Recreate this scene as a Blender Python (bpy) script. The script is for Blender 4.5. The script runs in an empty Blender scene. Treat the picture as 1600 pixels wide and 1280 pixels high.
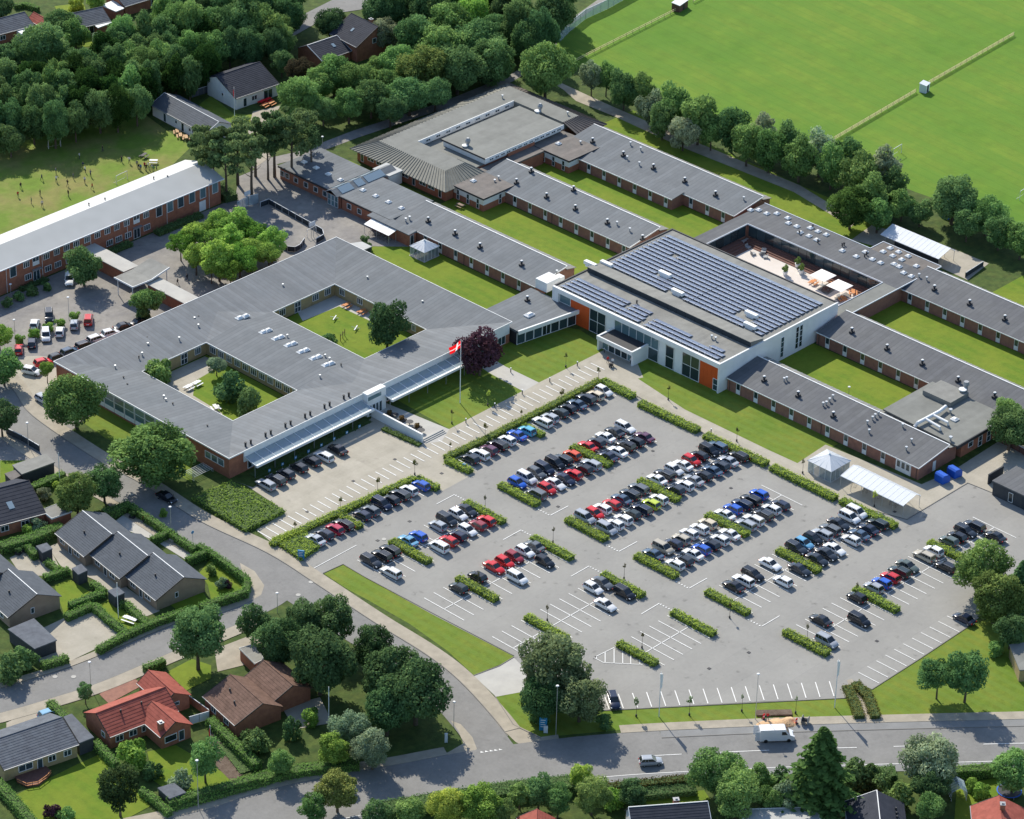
import bpy, math, random
import numpy as np
from mathutils import Vector, Matrix
from mathutils.geometry import tessellate_polygon
random.seed(7)
S = bpy.context.scene
C = S.collection
R = math.radians
# ---------------------------------------------------------------- camera
F_PX, PITCH, ROLL, YAW, CAM_H = 5336.0, 0.528918, 0.0246436, 0.816953, 335.48
def _w(x, y, z):
    ca, sa = math.cos(YAW), math.sin(YAW)
    return Vector((x*ca+y*sa, -x*sa+y*ca, z))
_cp, _sp, _cr, _sr = math.cos(PITCH), math.sin(PITCH), math.cos(ROLL), math.sin(ROLL)
_r, _u = Vector((1, 0, 0)), Vector((0, _sp, _cp))
CR, CU, CF = _w(*(_cr*_r+_sr*_u)), _w(*(-_sr*_r+_cr*_u)), _w(0, _cp, -_sp)
CAM = Vector((CF.x/CF.z*CAM_H, CF.y/CF.z*CAM_H, CAM_H))
def P(px, py, z=0.0):
    "ground plan point seen at a survey position of the photograph, at height z"
    d = CF+(px-800)/F_PX*CR-(py-640)/F_PX*CU
    return CAM+d*((z-CAM.z)/d.z)
def pxm(p):
    return F_PX/((Vector(p)-CAM).dot(CF))
cd = bpy.data.cameras.new('camera')
cam = bpy.data.objects.new('camera', cd); C.objects.link(cam)
cd.sensor_width = 36; cd.lens = F_PX/1600*36; cd.clip_start = 10; cd.clip_end = 6000
m = Matrix((CR, CU, -CF)).transposed().to_4x4(); m.translation = CAM
cam.matrix_world = m
S.camera = cam
S.render.resolution_x, S.render.resolution_y = 1024, 819
# ---------------------------------------------------------------- sky, sun, exposure
SUN_AZ, SUN_EL = R(66.6), R(39)
W = bpy.data.worlds.new("World"); S.world = W; W.use_nodes = True
nt = W.node_tree; bg = nt.nodes['Background']
sky = nt.nodes.new('ShaderNodeTexSky'); sky.sky_type = 'NISHITA'; sky.sun_disc = False
sky.sun_elevation = SUN_EL; sky.sun_rotation = math.pi/2-SUN_AZ
sky.air_density = 1.0; sky.dust_density = 0.6; sky.ozone_density = 2.0
nt.links.new(sky.outputs[0], bg.inputs[0]); bg.inputs[1].default_value = 0.148
sl = bpy.data.lights.new('sun', 'SUN'); sun = bpy.data.objects.new('sun', sl); C.objects.link(sun)
sl.energy = 4.7; sl.angle = R(0.53); sl.color = (1, 0.925, 0.80)
sd = Vector((math.cos(SUN_EL)*math.cos(SUN_AZ), math.cos(SUN_EL)*math.sin(SUN_AZ), math.sin(SUN_EL)))
sun.rotation_euler = sd.to_track_quat('Z', 'Y').to_euler(); sun.location = sd*500
S.view_settings.view_transform = 'Standard'; S.view_settings.look = 'None'
S.view_settings.exposure = 0.38; S.view_settings.gamma = 1; S.view_settings.use_curve_mapping = False
S.render.engine = 'CYCLES'
S.cycles.max_bounces = 6; S.cycles.transparent_max_bounces = 8
# ---------------------------------------------------------------- materials
M = {}
def ramp3(N, L, v, lo, hi):
    r = N.new('ShaderNodeMapRange'); r.inputs[1].default_value = .3; r.inputs[2].default_value = .7; r.inputs[3].default_value = lo; r.inputs[4].default_value = hi; L.new(v, r.inputs[0])
    c = N.new('ShaderNodeCombineColor'); [L.new(r.outputs[0], c.inputs[i]) for i in range(3)]; return c.outputs[0]
def mat(name, col, rough=.8, col2=None, scale=.3, metal=0, spec=.3, coords='pos', detail=5, bump=0, bscale=None,
        stripe=None, stripe2=None, grain=0, gscale=2.5, spots=0, var=.0, alpha=1, objcol=False, coat=0, lo=.35, hi=.65, rnd=0, trans=0):
    m = bpy.data.materials.new(name); m.use_nodes = True; t = m.node_tree; N = t.nodes; L = t.links
    b = N['Principled BSDF']; b.inputs['Roughness'].default_value = rough; b.inputs['Metallic'].default_value = metal
    b.inputs['Specular IOR Level'].default_value = spec; b.inputs['Coat Weight'].default_value = coat
    b.inputs['Coat Roughness'].default_value = .08
    if coords == 'pos':
        g = N.new('ShaderNodeNewGeometry').outputs['Position']
    else:
        g = N.new('ShaderNodeTexCoord').outputs['Object']
    def mix(a, bb, f, mode='MIX'):
        x = N.new('ShaderNodeMix'); x.data_type = 'RGBA'; x.blend_type = mode
        if isinstance(f, (int, float)): x.inputs[0].default_value = f
        else: L.new(f, x.inputs[0])
        for s, v in ((x.inputs[6], a), (x.inputs[7], bb)):
            if isinstance(v, tuple): s.default_value = (*v[:3], 1)
            else: L.new(v, s)
        return x.outputs[2]
    def noise(sc, det=5, vec=g, dist=0):
        n = N.new('ShaderNodeTexNoise'); n.inputs['Scale'].default_value = sc; n.inputs['Detail'].default_value = det
        n.inputs['Roughness'].default_value = .6; n.inputs['Distortion'].default_value = dist
        L.new(vec, n.inputs['Vector']); return n.outputs[0]
    def ramp(v, a, bb):
        r = N.new('ShaderNodeMapRange'); r.inputs[1].default_value = a; r.inputs[2].default_value = bb
        L.new(v, r.inputs[0]); return r.outputs[0]
    out = col
    if objcol:
        oi = N.new('ShaderNodeObjectInfo'); out = oi.outputs['Color']
        if col != (1, 1, 1): out = mix(out, col, 1.0, 'MULTIPLY')
    if col2 is not None:
        out = mix(out, col2, ramp(noise(scale, detail), lo, hi))
    if grain:
        out = mix(out, ramp3(N, L, noise(gscale, 6), 1-grain, 1+grain), 1.0, 'MULTIPLY')
    if spots:
        vo = N.new('ShaderNodeTexVoronoi'); vo.inputs['Scale'].default_value = .42; L.new(g, vo.inputs['Vector'])
        sm = N.new('ShaderNodeMath'); sm.operation = 'MULTIPLY'; L.new(ramp(vo.outputs['Distance'], .30, .05), sm.inputs[0]); L.new(ramp(noise(.8, 2), .5, .62), sm.inputs[1])
        s2 = N.new('ShaderNodeMath'); s2.operation = 'MULTIPLY'; s2.inputs[1].default_value = spots; L.new(sm.outputs[0], s2.inputs[0])
        out = mix(out, (.06, .058, .055), s2.outputs[0])
    for st in (stripe, stripe2):
        if st:   # (axis angle, period m, colour, amount, sharpness)
            ang, per, sc, amt, w = st
            sep = N.new('ShaderNodeVectorRotate'); sep.rotation_type = 'Z_AXIS'; sep.inputs['Angle'].default_value = -R(ang)
            L.new(g, sep.inputs['Vector'])
            sx = N.new('ShaderNodeSeparateXYZ'); L.new(sep.outputs[0], sx.inputs[0])
            nz = N.new('ShaderNodeMath'); nz.operation = 'MULTIPLY'; nz.inputs[1].default_value = 1/per; L.new(sx.outputs[0], nz.inputs[0])
            if w > 0:
                fl = N.new('ShaderNodeMath'); fl.operation = 'FLOOR'; L.new(nz.outputs[0], fl.inputs[0])
                wn = N.new('ShaderNodeTexWhiteNoise'); wn.noise_dimensions = '1D'; L.new(fl.outputs[0], wn.inputs['W'])
                q = N.new('ShaderNodeMapRange'); q.inputs[3].default_value = 1-var; q.inputs[4].default_value = 1+var; L.new(wn.outputs['Value'], q.inputs[0])
                cc = N.new('ShaderNodeCombineColor'); [L.new(q.outputs[0], cc.inputs[i]) for i in range(3)]
                out = mix(out, cc.outputs[0], 1.0, 'MULTIPLY')
            fr = N.new('ShaderNodeMath'); fr.operation = 'FRACT'; L.new(nz.outputs[0], fr.inputs[0])
            if w > 0:
                v = ramp(fr.outputs[0], w, 0)           # thin line
            else:
                pg = N.new('ShaderNodeMath'); pg.operation = 'PINGPONG'; pg.inputs[1].default_value = .5; L.new(fr.outputs[0], pg.inputs[0])
                v = ramp(pg.outputs[0], .22, .28)
            mm = N.new('ShaderNodeMath'); mm.operation = 'MULTIPLY'; L.new(v, mm.inputs[0]); mm.inputs[1].default_value = amt
            m2 = N.new('ShaderNodeMath'); m2.operation = 'MULTIPLY'; L.new(mm.outputs[0], m2.inputs[0])
            L.new(ramp(noise(.35, 3), .2, .55), m2.inputs[1])
            out = mix(out, sc, m2.outputs[0])
    if rnd:
        oi = N.new('ShaderNodeObjectInfo'); hs = N.new('ShaderNodeHueSaturation')
        L.new(ramp2(N, L, oi.outputs['Random'], 1-rnd, 1+rnd), hs.inputs['Value'])
        if isinstance(out, tuple): hs.inputs['Color'].default_value = (*out, 1)
        else: L.new(out, hs.inputs['Color'])
        out = hs.outputs[0]
    if isinstance(out, tuple): b.inputs['Base Color'].default_value = (*out, 1)
    else: L.new(out, b.inputs['Base Color'])
    if bump:
        bp = N.new('ShaderNodeBump'); bp.inputs['Strength'].default_value = bump; bp.inputs['Distance'].default_value = .1
        L.new(noise(bscale or scale*6, 4), bp.inputs['Height']); L.new(bp.outputs[0], b.inputs['Normal'])
    if alpha < 1:
        b.inputs['Alpha'].default_value = alpha
    M[name] = m
    return m
def ramp2(N, L, v, lo, hi):
    r = N.new('ShaderNodeMapRange'); r.inputs[3].default_value = lo; r.inputs[4].default_value = hi; L.new(v, r.inputs[0]); return r.outputs[0]

mat('grass', (.085, .135, .028), .95, (.13, .17, .03), .06, bump=.6, bscale=2, grain=.2, gscale=.8)
mat('rough_grass', (.04, .075, .014), .95, (.07, .10, .02), .5, bump=.8, bscale=1.5, grain=.3, gscale=.7)
mat('lawn', (.105, .18, .010), .95, (.155, .205, .016), .09, stripe=(0, 3.0, (.15, .20, .014), .5, 0), bump=.5, bscale=3, lo=.4, hi=.62, grain=.13, gscale=.7)
mat('front_lawn', (.098, .168, .012), .95, (.16, .195, .022), .12, stripe=(0, 2.2, (.13, .205, .028), .5, 0), bump=.5, bscale=3, grain=.14, gscale=.8)
mat('field', (.082, .185, .011), .95, (.135, .215, .018), .035, stripe=(-6, 9.0, (.095, .20, .016), .6, 0), stripe2=(-6, 2.6, (.062, .155, .010), .35, .25), bump=.5, bscale=2, grain=.12, gscale=.25)
mat('pitch', (.125, .20, .022), .95, (.21, .20, .06), .07, bump=.5, bscale=2, lo=.42, hi=.62, grain=.14, gscale=.5)
mat('asphalt', (.290, .284, .262), .9, (.256, .251, .233), .12, bump=.25, bscale=6, stripe2=(90, 6.1, (.22, .218, .212), .5, .035), grain=.04, gscale=1.2, spots=.5, var=0.02)
mat('road', (.225, .222, .212), .9, (.19, .188, .18), .2, bump=.25, bscale=6, grain=.07, gscale=1.5, spots=.25)
mat('cycle_lane', (.235, .238, .235), .9, (.20, .203, .20), .3, bump=.25, bscale=6)
mat('yard', (.20, .192, .185), .9, (.275, .26, .235), .16, bump=.3, bscale=5, grain=.12, gscale=.9, spots=.4)
mat('paving', (.40, .37, .305), .9, (.34, .315, .255), .25, bump=.3, bscale=5, stripe=(0, 1.2, (.31, .28, .23), .35, .06), stripe2=(90, 1.2, (.31, .28, .23), .35, .06), grain=.07, gscale=2, spots=.2, var=0.03)
mat('sidewalk', (.38, .34, .27), .9, (.30, .27, .215), .5, bump=.3, bscale=5, grain=.1, gscale=2)
mat('concrete', (.46, .45, .41), .9, (.40, .39, .36), .3, bump=.2)
mat('soil', (.10, .07, .05), .95, (.16, .12, .09), 1.2, bump=.8)
mat('marking', (.80, .80, .77), .8, (.66, .66, .63), 1.5)
mat('kerb', (.20, .19, .17), .9)
mat('felt', (.135, .150, .162), .85, (.155, .168, .178), .12, stripe=(90, 1.0, (.105, .115, .125), .85, .28), bump=.25, bscale=3, grain=.10, gscale=.5, var=0.09)
mat('felt_x', (.15, .165, .178), .85, (.17, .182, .192), .12, stripe=(0, 1.0, (.13, .134, .134), .75, .28), bump=.25, bscale=3, grain=.10, gscale=.5, var=0.09)
mat('felt_dark', (.095, .10, .11), .8, (.115, .12, .125), .12, stripe=(90, 1.0, (.075, .08, .088), .8, .28), bump=.25, bscale=3, grain=.12, gscale=.5, var=0.1)
mat('felt_tan', (.20, .205, .188), .85, (.17, .175, .16), .15, stripe=(90, 1.0, (.19, .19, .165), .5, .12), bump=.2, bscale=3, grain=.10, gscale=.5, var=0.06)
mat('felt_brown', (.175, .155, .14), .85, (.14, .13, .12), .3, stripe=(90, 1.0, (.125, .115, .105), .5, .12), bump=.2, bscale=3, grain=.15, gscale=.7, var=0.08)
mat('felt_grey', (.235, .235, .215), .85, (.20, .20, .185), .2, bump=.25, bscale=3, stripe=(90, 1.0, (.19, .19, .175), .4, .1), grain=.12, gscale=.6, var=0.07)
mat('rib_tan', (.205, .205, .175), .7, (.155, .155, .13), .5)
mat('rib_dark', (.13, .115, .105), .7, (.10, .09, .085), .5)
mat('brick', (.38, .155, .09), .9, (.30, .12, .075), .8, bump=.3, bscale=8, grain=.12, gscale=1.5)
mat('brick_brown', (.31, .155, .11), .9, (.24, .12, .09), 1.0, bump=.3, bscale=8)
mat('brick_yellow', (.40, .31, .165), .9, (.33, .25, .13), .8, bump=.3, bscale=8)
mat('brick_tan', (.33, .25, .18), .9, (.27, .20, .145), .8, bump=.3, bscale=8)
mat('white', (.78, .79, .78), .6, (.68, .69, .68), .5)
mat('white_render', (.76, .77, .76), .8, (.70, .71, .70), .25, grain=.05, gscale=.6)
mat('light_metal', (.62, .66, .70), .45, spec=.5)
mat('grey_metal', (.30, .31, .32), .5, metal=.3)
mat('zinc', (.5, .52, .53), .4, metal=.6)
mat('dark', (.035, .037, .042), .6)
mat('dark_wood', (.045, .05, .058), .8, (.06, .065, .07), 1.0)
mat('slat_dark', (.03, .04, .05), .7)
mat('orange_panel', (.62, .10, .02), .6, (.55, .085, .018), .4)
mat('glass', (.03, .05, .06), .08, spec=.8, rnd=.5)
mat('glass_blue', (.10, .17, .19), .12, spec=.8, rnd=.35)
mat('roof_glass', (.22, .29, .34), .15, spec=.7)
mat('poly', (.62, .66, .70), .35, spec=.5, alpha=.8)
mat('poly_clear', (.40, .50, .55), .2, spec=.6, alpha=.5)
mat('school_roof', (.43, .44, .43), .7, (.38, .39, .38), .3, stripe=(0, 1.0, (.40, .41, .40), .5, .08), grain=.06, gscale=.6)
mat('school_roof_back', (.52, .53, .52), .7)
mat('solar', (.13, .155, .225), .25, (.17, .195, .265), .5, spec=.8)
mat('solar_frame', (.62, .65, .70), .4, metal=.4)
mat('tile_dark', (.028, .033, .046), .8, (.04, .045, .06), .7, spec=.15)
mat('tile_grey', (.095, .108, .125), .8, (.08, .092, .108), .6, spec=.15, grain=.12, gscale=1)
mat('tile_slate', (.12, .135, .155), .8, (.095, .105, .125), .6, spec=.15, grain=.18, gscale=1)
mat('tile_red', (.33, .095, .07), .8, (.27, .075, .055), .7, spec=.15, grain=.15, gscale=1.2)
mat('tile_brown', (.17, .105, .08), .85, (.13, .08, .06), .7, spec=.15, grain=.2, gscale=1.2)
mat('fence_wood', (.30, .23, .17), .85, (.24, .18, .13), 1.0)
mat('rail_yellow', (.62, .52, .28), .8)
mat('post', (.28, .24, .16), .8)
mat('paint', (1, 1, 1), .25, objcol=True, coat=.6, spec=.3)
mat('car_glass', (.02, .025, .03), .06, spec=.8)
mat('tyre', (.02, .02, .02), .9)
mat('rim', (.45, .46, .47), .35, metal=.7)
mat('lamp_clear', (.75, .78, .8), .15, spec=.8)
mat('lamp_red', (.45, .02, .02), .25)
mat('black_plastic', (.03, .03, .032), .6)
mat('skin', (.50, .30, .20), .7)
mat('cloth', (1, 1, 1), .9, objcol=True)
mat('trousers', (.05, .055, .08), .9)
mat('hair', (.08, .05, .03), .9)
mat('bark', (.13, .10, .075), .95, (.09, .07, .05), 2)
mat('bark_pale', (.30, .27, .23), .95, (.2, .18, .15), 2)
mat('flag_red', (.80, .02, .03), .8)
mat('wood_orange', (.60, .25, .09), .7, (.5, .2, .07), 2)
mat('wood_red', (.17, .085, .065), .8, (.13, .065, .05), 2)
mat('decking', (.62, .57, .52), .85, (.60, .54, .48), .6, stripe=(90, .6, (.5, .44, .4), .3, .08))
mat('bin_blue', (.015, .10, .50), .5)
mat('sign_blue', (.03, .22, .42), .5)
mat('parasol', (.85, .83, .80), .8)
mat('sand', (.62, .42, .24), .95, (.50, .33, .19), 1.2, bump=.7)
mat('water_cover', (.04, .06, .08), .4)
mat('tarp_blue', (.02, .12, .5), .6)
def leafmat(name, translucent=.25):
    m = bpy.data.materials.new(name); m.use_nodes = True; t = m.node_tree; N = t.nodes; L = t.links
    for n in list(N): N.remove(n)
    o = N.new('ShaderNodeOutputMaterial'); d = N.new('ShaderNodeBsdfDiffuse'); tr = N.new('ShaderNodeBsdfTranslucent')
    mx = N.new('ShaderNodeMixShader'); mx.inputs[0].default_value = translucent
    oi = N.new('ShaderNodeObjectInfo'); at = N.new('ShaderNodeAttribute'); at.attribute_name = 'leaf'
    hs = N.new('ShaderNodeHueSaturation'); L.new(oi.outputs['Color'], hs.inputs['Color'])
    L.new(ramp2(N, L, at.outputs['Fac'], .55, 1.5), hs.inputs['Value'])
    L.new(ramp2(N, L, at.outputs['Fac'], .515, .49), hs.inputs['Hue'])
    L.new(hs.outputs[0], d.inputs[0]); L.new(hs.outputs[0], tr.inputs[0])
    L.new(d.outputs[0], mx.inputs[1]); L.new(tr.outputs[0], mx.inputs[2]); L.new(mx.outputs[0], o.inputs[0])
    M[name] = m
leafmat('leaf', .35)
# ---------------------------------------------------------------- helpers
def tag(o, label=None, cat=None, group=None, kind=None):
    if label:
        n = len(label.split()); assert 4 <= n <= 16, (n, label)
        o['label'] = label
    if cat: o['category'] = cat
    if group: o['group'] = group
    if kind: o['kind'] = kind
    return o
class MB:
    def __init__(s): s.v = []; s.f = []; s.mi = []; s.cm = 0
    def add(s, vs, fs):
        n = len(s.v); s.v += [tuple(v) for v in vs]; s.f += [tuple(i+n for i in f) for f in fs]; s.mi += [s.cm]*len(fs); return s
    def box(s, x0, x1, y0, y1, z0, z1):
        return s.add([(x0, y0, z0), (x1, y0, z0), (x1, y1, z0), (x0, y1, z0), (x0, y0, z1), (x1, y0, z1), (x1, y1, z1), (x0, y1, z1)],
                     [(0, 3, 2, 1), (4, 5, 6, 7), (0, 1, 5, 4), (1, 2, 6, 5), (2, 3, 7, 6), (3, 0, 4, 7)])
    def prism(s, poly, z0, z1, cap=True):
        "poly: list of xy (ccw or cw); z0/z1 number or per-vertex list"
        n = len(poly); a = sum(poly[i][0]*poly[(i+1) % n][1]-poly[(i+1) % n][0]*poly[i][1] for i in range(n))
        if not isinstance(z0, (list, tuple)): z0 = [z0]*n
        if not isinstance(z1, (list, tuple)): z1 = [z1]*n
        if a < 0: poly = poly[::-1]; z0 = z0[::-1]; z1 = z1[::-1]
        vs = [(p[0], p[1], z) for p, z in zip(poly, z0)]+[(p[0], p[1], z) for p, z in zip(poly, z1)]
        fs = [(i, (i+1) % n, (i+1) % n+n, i+n) for i in range(n)]
        if cap:
            tr = tessellate_polygon([[Vector((p[0], p[1], 0)) for p in poly]])
            for t in tr:
                p0, p1, p2 = (Vector(poly[i]) for i in t)
                if (p1-p0).cross(p2-p0) < 0: t = t[::-1]
                fs.append(tuple(i+n for i in t)); fs.append(tuple(t[::-1]))
        return s.add(vs, fs)
    def sheet(s, poly, z):
        n = len(poly)
        tr = tessellate_polygon([[Vector((p[0], p[1], 0)) for p in poly]]); fs = []
        for t in tr:
            p0, p1, p2 = (Vector(poly[i][:2]) for i in t)
            fs.append(tuple(t if (p1-p0).cross(p2-p0) > 0 else t[::-1]))
        return s.add([(p[0], p[1], z) for p in poly], fs)
    def quad(s, a, b, c, d): return s.add([a, b, c, d], [(0, 1, 2, 3)])
    def slab(s, pts, t):
        "quad given by 4 3d points (counter-clockwise seen from outside), thickened downwards by t"
        lo = [(p[0], p[1], p[2]-t) for p in pts]; n = len(pts)
        return s.add(list(pts)+lo, [tuple(range(n)), tuple(range(2*n-1, n-1, -1))]+[(i+n, (i+1) % n+n, (i+1) % n, i) for i in range(n)])
    def tube(s, path, rad, n=8, cap=True):
        path = [Vector(p) for p in path]
        if not isinstance(rad, (list, tuple)): rad = [rad]*len(path)
        vs = []; fs = []
        for i, p in enumerate(path):
            d = (path[min(i+1, len(path)-1)]-path[max(i-1, 0)]).normalized()
            a = d.orthogonal().normalized(); b = d.cross(a)
            if abs(d.z) > .99: a = Vector((1, 0, 0)); b = Vector((0, 1, 0))*(1 if d.z > 0 else -1)
            for k in range(n):
                t = 2*math.pi*k/n; vs.append(p+(a*math.cos(t)+b*math.sin(t))*rad[i])
        for i in range(len(path)-1):
            for k in range(n):
                fs.append((i*n+k, i*n+(k+1) % n, (i+1)*n+(k+1) % n, (i+1)*n+k))
        if cap: fs.append(tuple(range(n))[::-1]); fs.append(tuple((len(path)-1)*n+k for k in range(n)))
        return s.add(vs, fs)
    def mesh(s, name, mats, smooth=False):
        me = bpy.data.meshes.new(name); me.from_pydata(s.v, [], s.f)
        for m in (mats if isinstance(mats, (list, tuple)) else [mats]): me.materials.append(M[m] if isinstance(m, str) else m)
        if any(s.mi): me.polygons.foreach_set('material_index', s.mi)
        if smooth: me.polygons.foreach_set('use_smooth', [True]*len(me.polygons))
        me.update(); return me
    def build(s, name, mats, parent=None, smooth=False, world=True):
        "vertices are in world coordinates; they are made relative to the parent's place"
        if parent is not None and world:
            o = wloc(parent); s.v = [(v[0]-o.x, v[1]-o.y, v[2]-o.z) for v in s.v]
        ob = bpy.data.objects.new(name, s.mesh(name, mats, smooth)); C.objects.link(ob); ob.parent = parent
        return ob
def wloc(o):
    v = Vector((0, 0, 0))
    while o is not None: v += o.location; o = o.parent
    return v
def thing(name, label, cat, loc=(0, 0, 0), rz=0, group=None):
    o = bpy.data.objects.new(name, None); C.objects.link(o); o.location = loc; o.rotation_euler = (0, 0, rz)
    o.empty_display_size = .3
    return tag(o, label, cat, group)
def put(name, me, parent, loc, rz=0, scale=None, world=True):
    o = bpy.data.objects.new(name, me); C.objects.link(o)
    if parent is not None:
        o.parent = parent; o.location = Vector(loc)-(wloc(parent) if world else Vector((0, 0, 0)))
    else: o.location = loc
    o.rotation_euler = (0, 0, rz)
    if scale: o.scale = scale
    return o
KIDS = {}
def kids(o):
    if o.name not in KIDS: KIDS[o.name] = [c for c in bpy.data.objects if c.parent == o]
    return KIDS[o.name]
def dup(o, loc, rz=0, label=None, group=None, color=None, scale=None):
    def cp(a, par):
        c = a.copy(); C.objects.link(c); c.parent = par
        if color is not None: c.color = color
        for k in kids(a): cp(k, c)
        return c
    c = cp(o, None); c.location = loc; c.rotation_euler = (0, 0, rz)
    if scale: c.scale = scale
    if label: tag(c, label)
    if group: c['group'] = group
    return c
ORD = ['first', 'second', 'third', 'fourth', 'fifth', 'sixth', 'seventh', 'eighth', 'ninth', 'tenth', 'eleventh', 'twelfth', 'thirteenth', 'fourteenth', 'fifteenth', 'sixteenth', 'seventeenth', 'eighteenth', 'nineteenth', 'twentieth',
       'twenty-first', 'twenty-second', 'twenty-third', 'twenty-fourth', 'twenty-fifth', 'twenty-sixth', 'twenty-seventh', 'twenty-eighth', 'twenty-ninth', 'thirtieth', 'thirty-first', 'thirty-second', 'thirty-third', 'thirty-fourth', 'thirty-fifth', 'thirty-sixth', 'thirty-seventh', 'thirty-eighth', 'thirty-ninth', 'fortieth']
def inst_bounds(pts): return [(P(*p).x, P(*p).y) for p in pts]

def clothmat(name, col):
    m = bpy.data.materials.new(name); m.use_nodes = True; t = m.node_tree; N = t.nodes
    for n in list(N): N.remove(n)
    o = N.new('ShaderNodeOutputMaterial'); d = N.new('ShaderNodeBsdfDiffuse'); tr = N.new('ShaderNodeBsdfTranslucent'); mx = N.new('ShaderNodeMixShader'); mx.inputs[0].default_value = .5
    d.inputs[0].default_value = tr.inputs[0].default_value = (*col, 1); t.links.new(d.outputs[0], mx.inputs[1]); t.links.new(tr.outputs[0], mx.inputs[2]); t.links.new(mx.outputs[0], o.inputs[0]); M[name] = m
clothmat('flag_cloth', (.85, .015, .02)); clothmat('flag_white', (.85, .85, .85))
# ---------------------------------------------------------------- ground
ZC = [0.002]
def nz():
    ZC[0] += .0011; return ZC[0]
def ground(name, pts, z, m, world=False):
    z = nz(); poly = pts if world else [tuple(P(*p)[:2]) for p in pts]
    o = MB().sheet(poly, z).build(name, m); tag(o, kind='structure'); return o
def smooth_line(pts, n=6):
    "catmull-rom through plan points"
    pts = [Vector(p) for p in pts]; out = []
    q = [2*pts[0]-pts[1]]+pts+[2*pts[-1]-pts[-2]]
    for i in range(1, len(q)-2):
        for k in range(n):
            t = k/n
            out.append(.5*((2*q[i])+(q[i+1]-q[i-1])*t+(2*q[i-1]-5*q[i]+4*q[i+1]-q[i+2])*t*t+(3*q[i]-q[i-1]-3*q[i+1]+q[i+2])*t**3))
    return out+[pts[-1]]
def offset(line, d):
    out = []
    for i, p in enumerate(line):
        t = (line[min(i+1, len(line)-1)]-line[max(i-1, 0)]).normalized(); out.append(p+Vector((-t.y, t.x))*d)
    return out
def gl(pts, n=6): return smooth_line([P(*p).to_2d() for p in pts], n)
def band(name, line, d0, d1, z, m, top=None):
    a, b = offset(line, d0), offset(line, d1)
    if top is None: z = nz(); o = MB().sheet([tuple(p) for p in a+b[::-1]], z).build(name, m)
    else:
        mb = MB()
        for i in range(len(a)-1): mb.prism([tuple(a[i]), tuple(a[i+1]), tuple(b[i+1]), tuple(b[i])], z, top)
        o = mb.build(name, m)
    return tag(o, kind='structure')
g = MB().sheet([(-2500, -2500), (3000, -2500), (3000, 3000), (-2500, 3000)], 0).build('ground', 'rough_grass'); tag(g, kind='structure')
Z1, Z2, Z3, Z4, Z5, Z6 = .004, .008, .012, .016, .02, .024
ground('sports_field', [(905, 106), (868, 74), (890, 30), (940, -5), (1000, -60), (2300, -60), (2300, 480), (1640, 372), (1560, 345), (1430, 300), (1250, 225), (1100, 172), (1000, 140)], Z1, 'field')
ground('playing_pitch', [(-150, 262), (60, 215), (180, 185), (225, 178), (262, 205), (300, 228), (265, 262), (20, 372), (-150, 430)], Z1, 'pitch')
# campus lawns (the strips between the wings)
ground('lawn', [(19.2, 27.7), (35.8, 27.7), (35.8, 75), (28, 75), (19.2, 69)], Z1, 'lawn', 1)
ground('lawn', [(47, 26.2), (62.9, 26.2), (62.9, 72), (47, 72)], Z1, 'lawn', 1)
ground('lawn', [(74, 20), (90, 20), (90, 73), (74, 73)], Z1, 'lawn', 1)
ground('lawn', [(47, -62), (62.9, -62), (62.9, -23.8), (47, -23.8)], Z1, 'lawn', 1)
ground('lawn', [(74, -110), (90, -110), (90, -24.8), (74, -24.8)], Z1, 'lawn', 1)
ground('lawn', [(98, 18), (116, 18), (116, -8), (98, -8)], Z1, 'lawn', 1)
ground('lawn', [(101, 75), (118, 75), (116, 18), (98, 18)], Z1, 'lawn', 1)
ground('lawn', [(102.6, -36), (122, -36), (122, -110), (102.6, -110)], Z1, 'lawn', 1)
ground('lawn', [(48.5, 108), (53, 101), (53, 75), (48.5, 75)], Z1, 'lawn', 1)
# front lawns
ground('front_lawn', [(608, 618), (702, 671), (819, 611), (768, 583), (730, 560), (640, 590)], Z2, 'front_lawn')
ground('front_lawn', [(745, 545), (784, 572), (840, 600), (952, 544), (905, 515), (800, 500)], Z2, 'front_lawn')
ground('front_lawn', [(968, 573), (1070, 640), (1200, 703), (1246, 724), (1310, 694), (1140, 600), (960, 530)], Z2, 'front_lawn')
ground('grass_verge', [(505, 896), (536, 882), (570, 902), (675, 958), (803, 1024), (803, 1030), (740, 1055), (700, 1018), (640, 975), (575, 938), (545, 922)], Z3, 'front_lawn')
ground('grass_verge', [(773, 1088), (815, 1070), (860, 1100), (940, 1111), (1326, 1091), (1345, 1126), (1175, 1129), (1000, 1138), (870, 1150), (845, 1153), (800, 1133)], Z3, 'front_lawn')
ground('grass_verge', [(1362, 1078), (1440, 1028), (1513, 979), (1560, 960), (1640, 1000), (1640, 1114), (1367, 1124)], Z3, 'front_lawn')
ground('grass_verge', [(0, 690), (45, 715), (30, 728), (0, 738)], Z2, 'grass')
ground('grass_verge', [(100, 640), (165, 685), (245, 720), (300, 755), (300, 700), (170, 620), (120, 600)], Z2, 'front_lawn')
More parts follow.
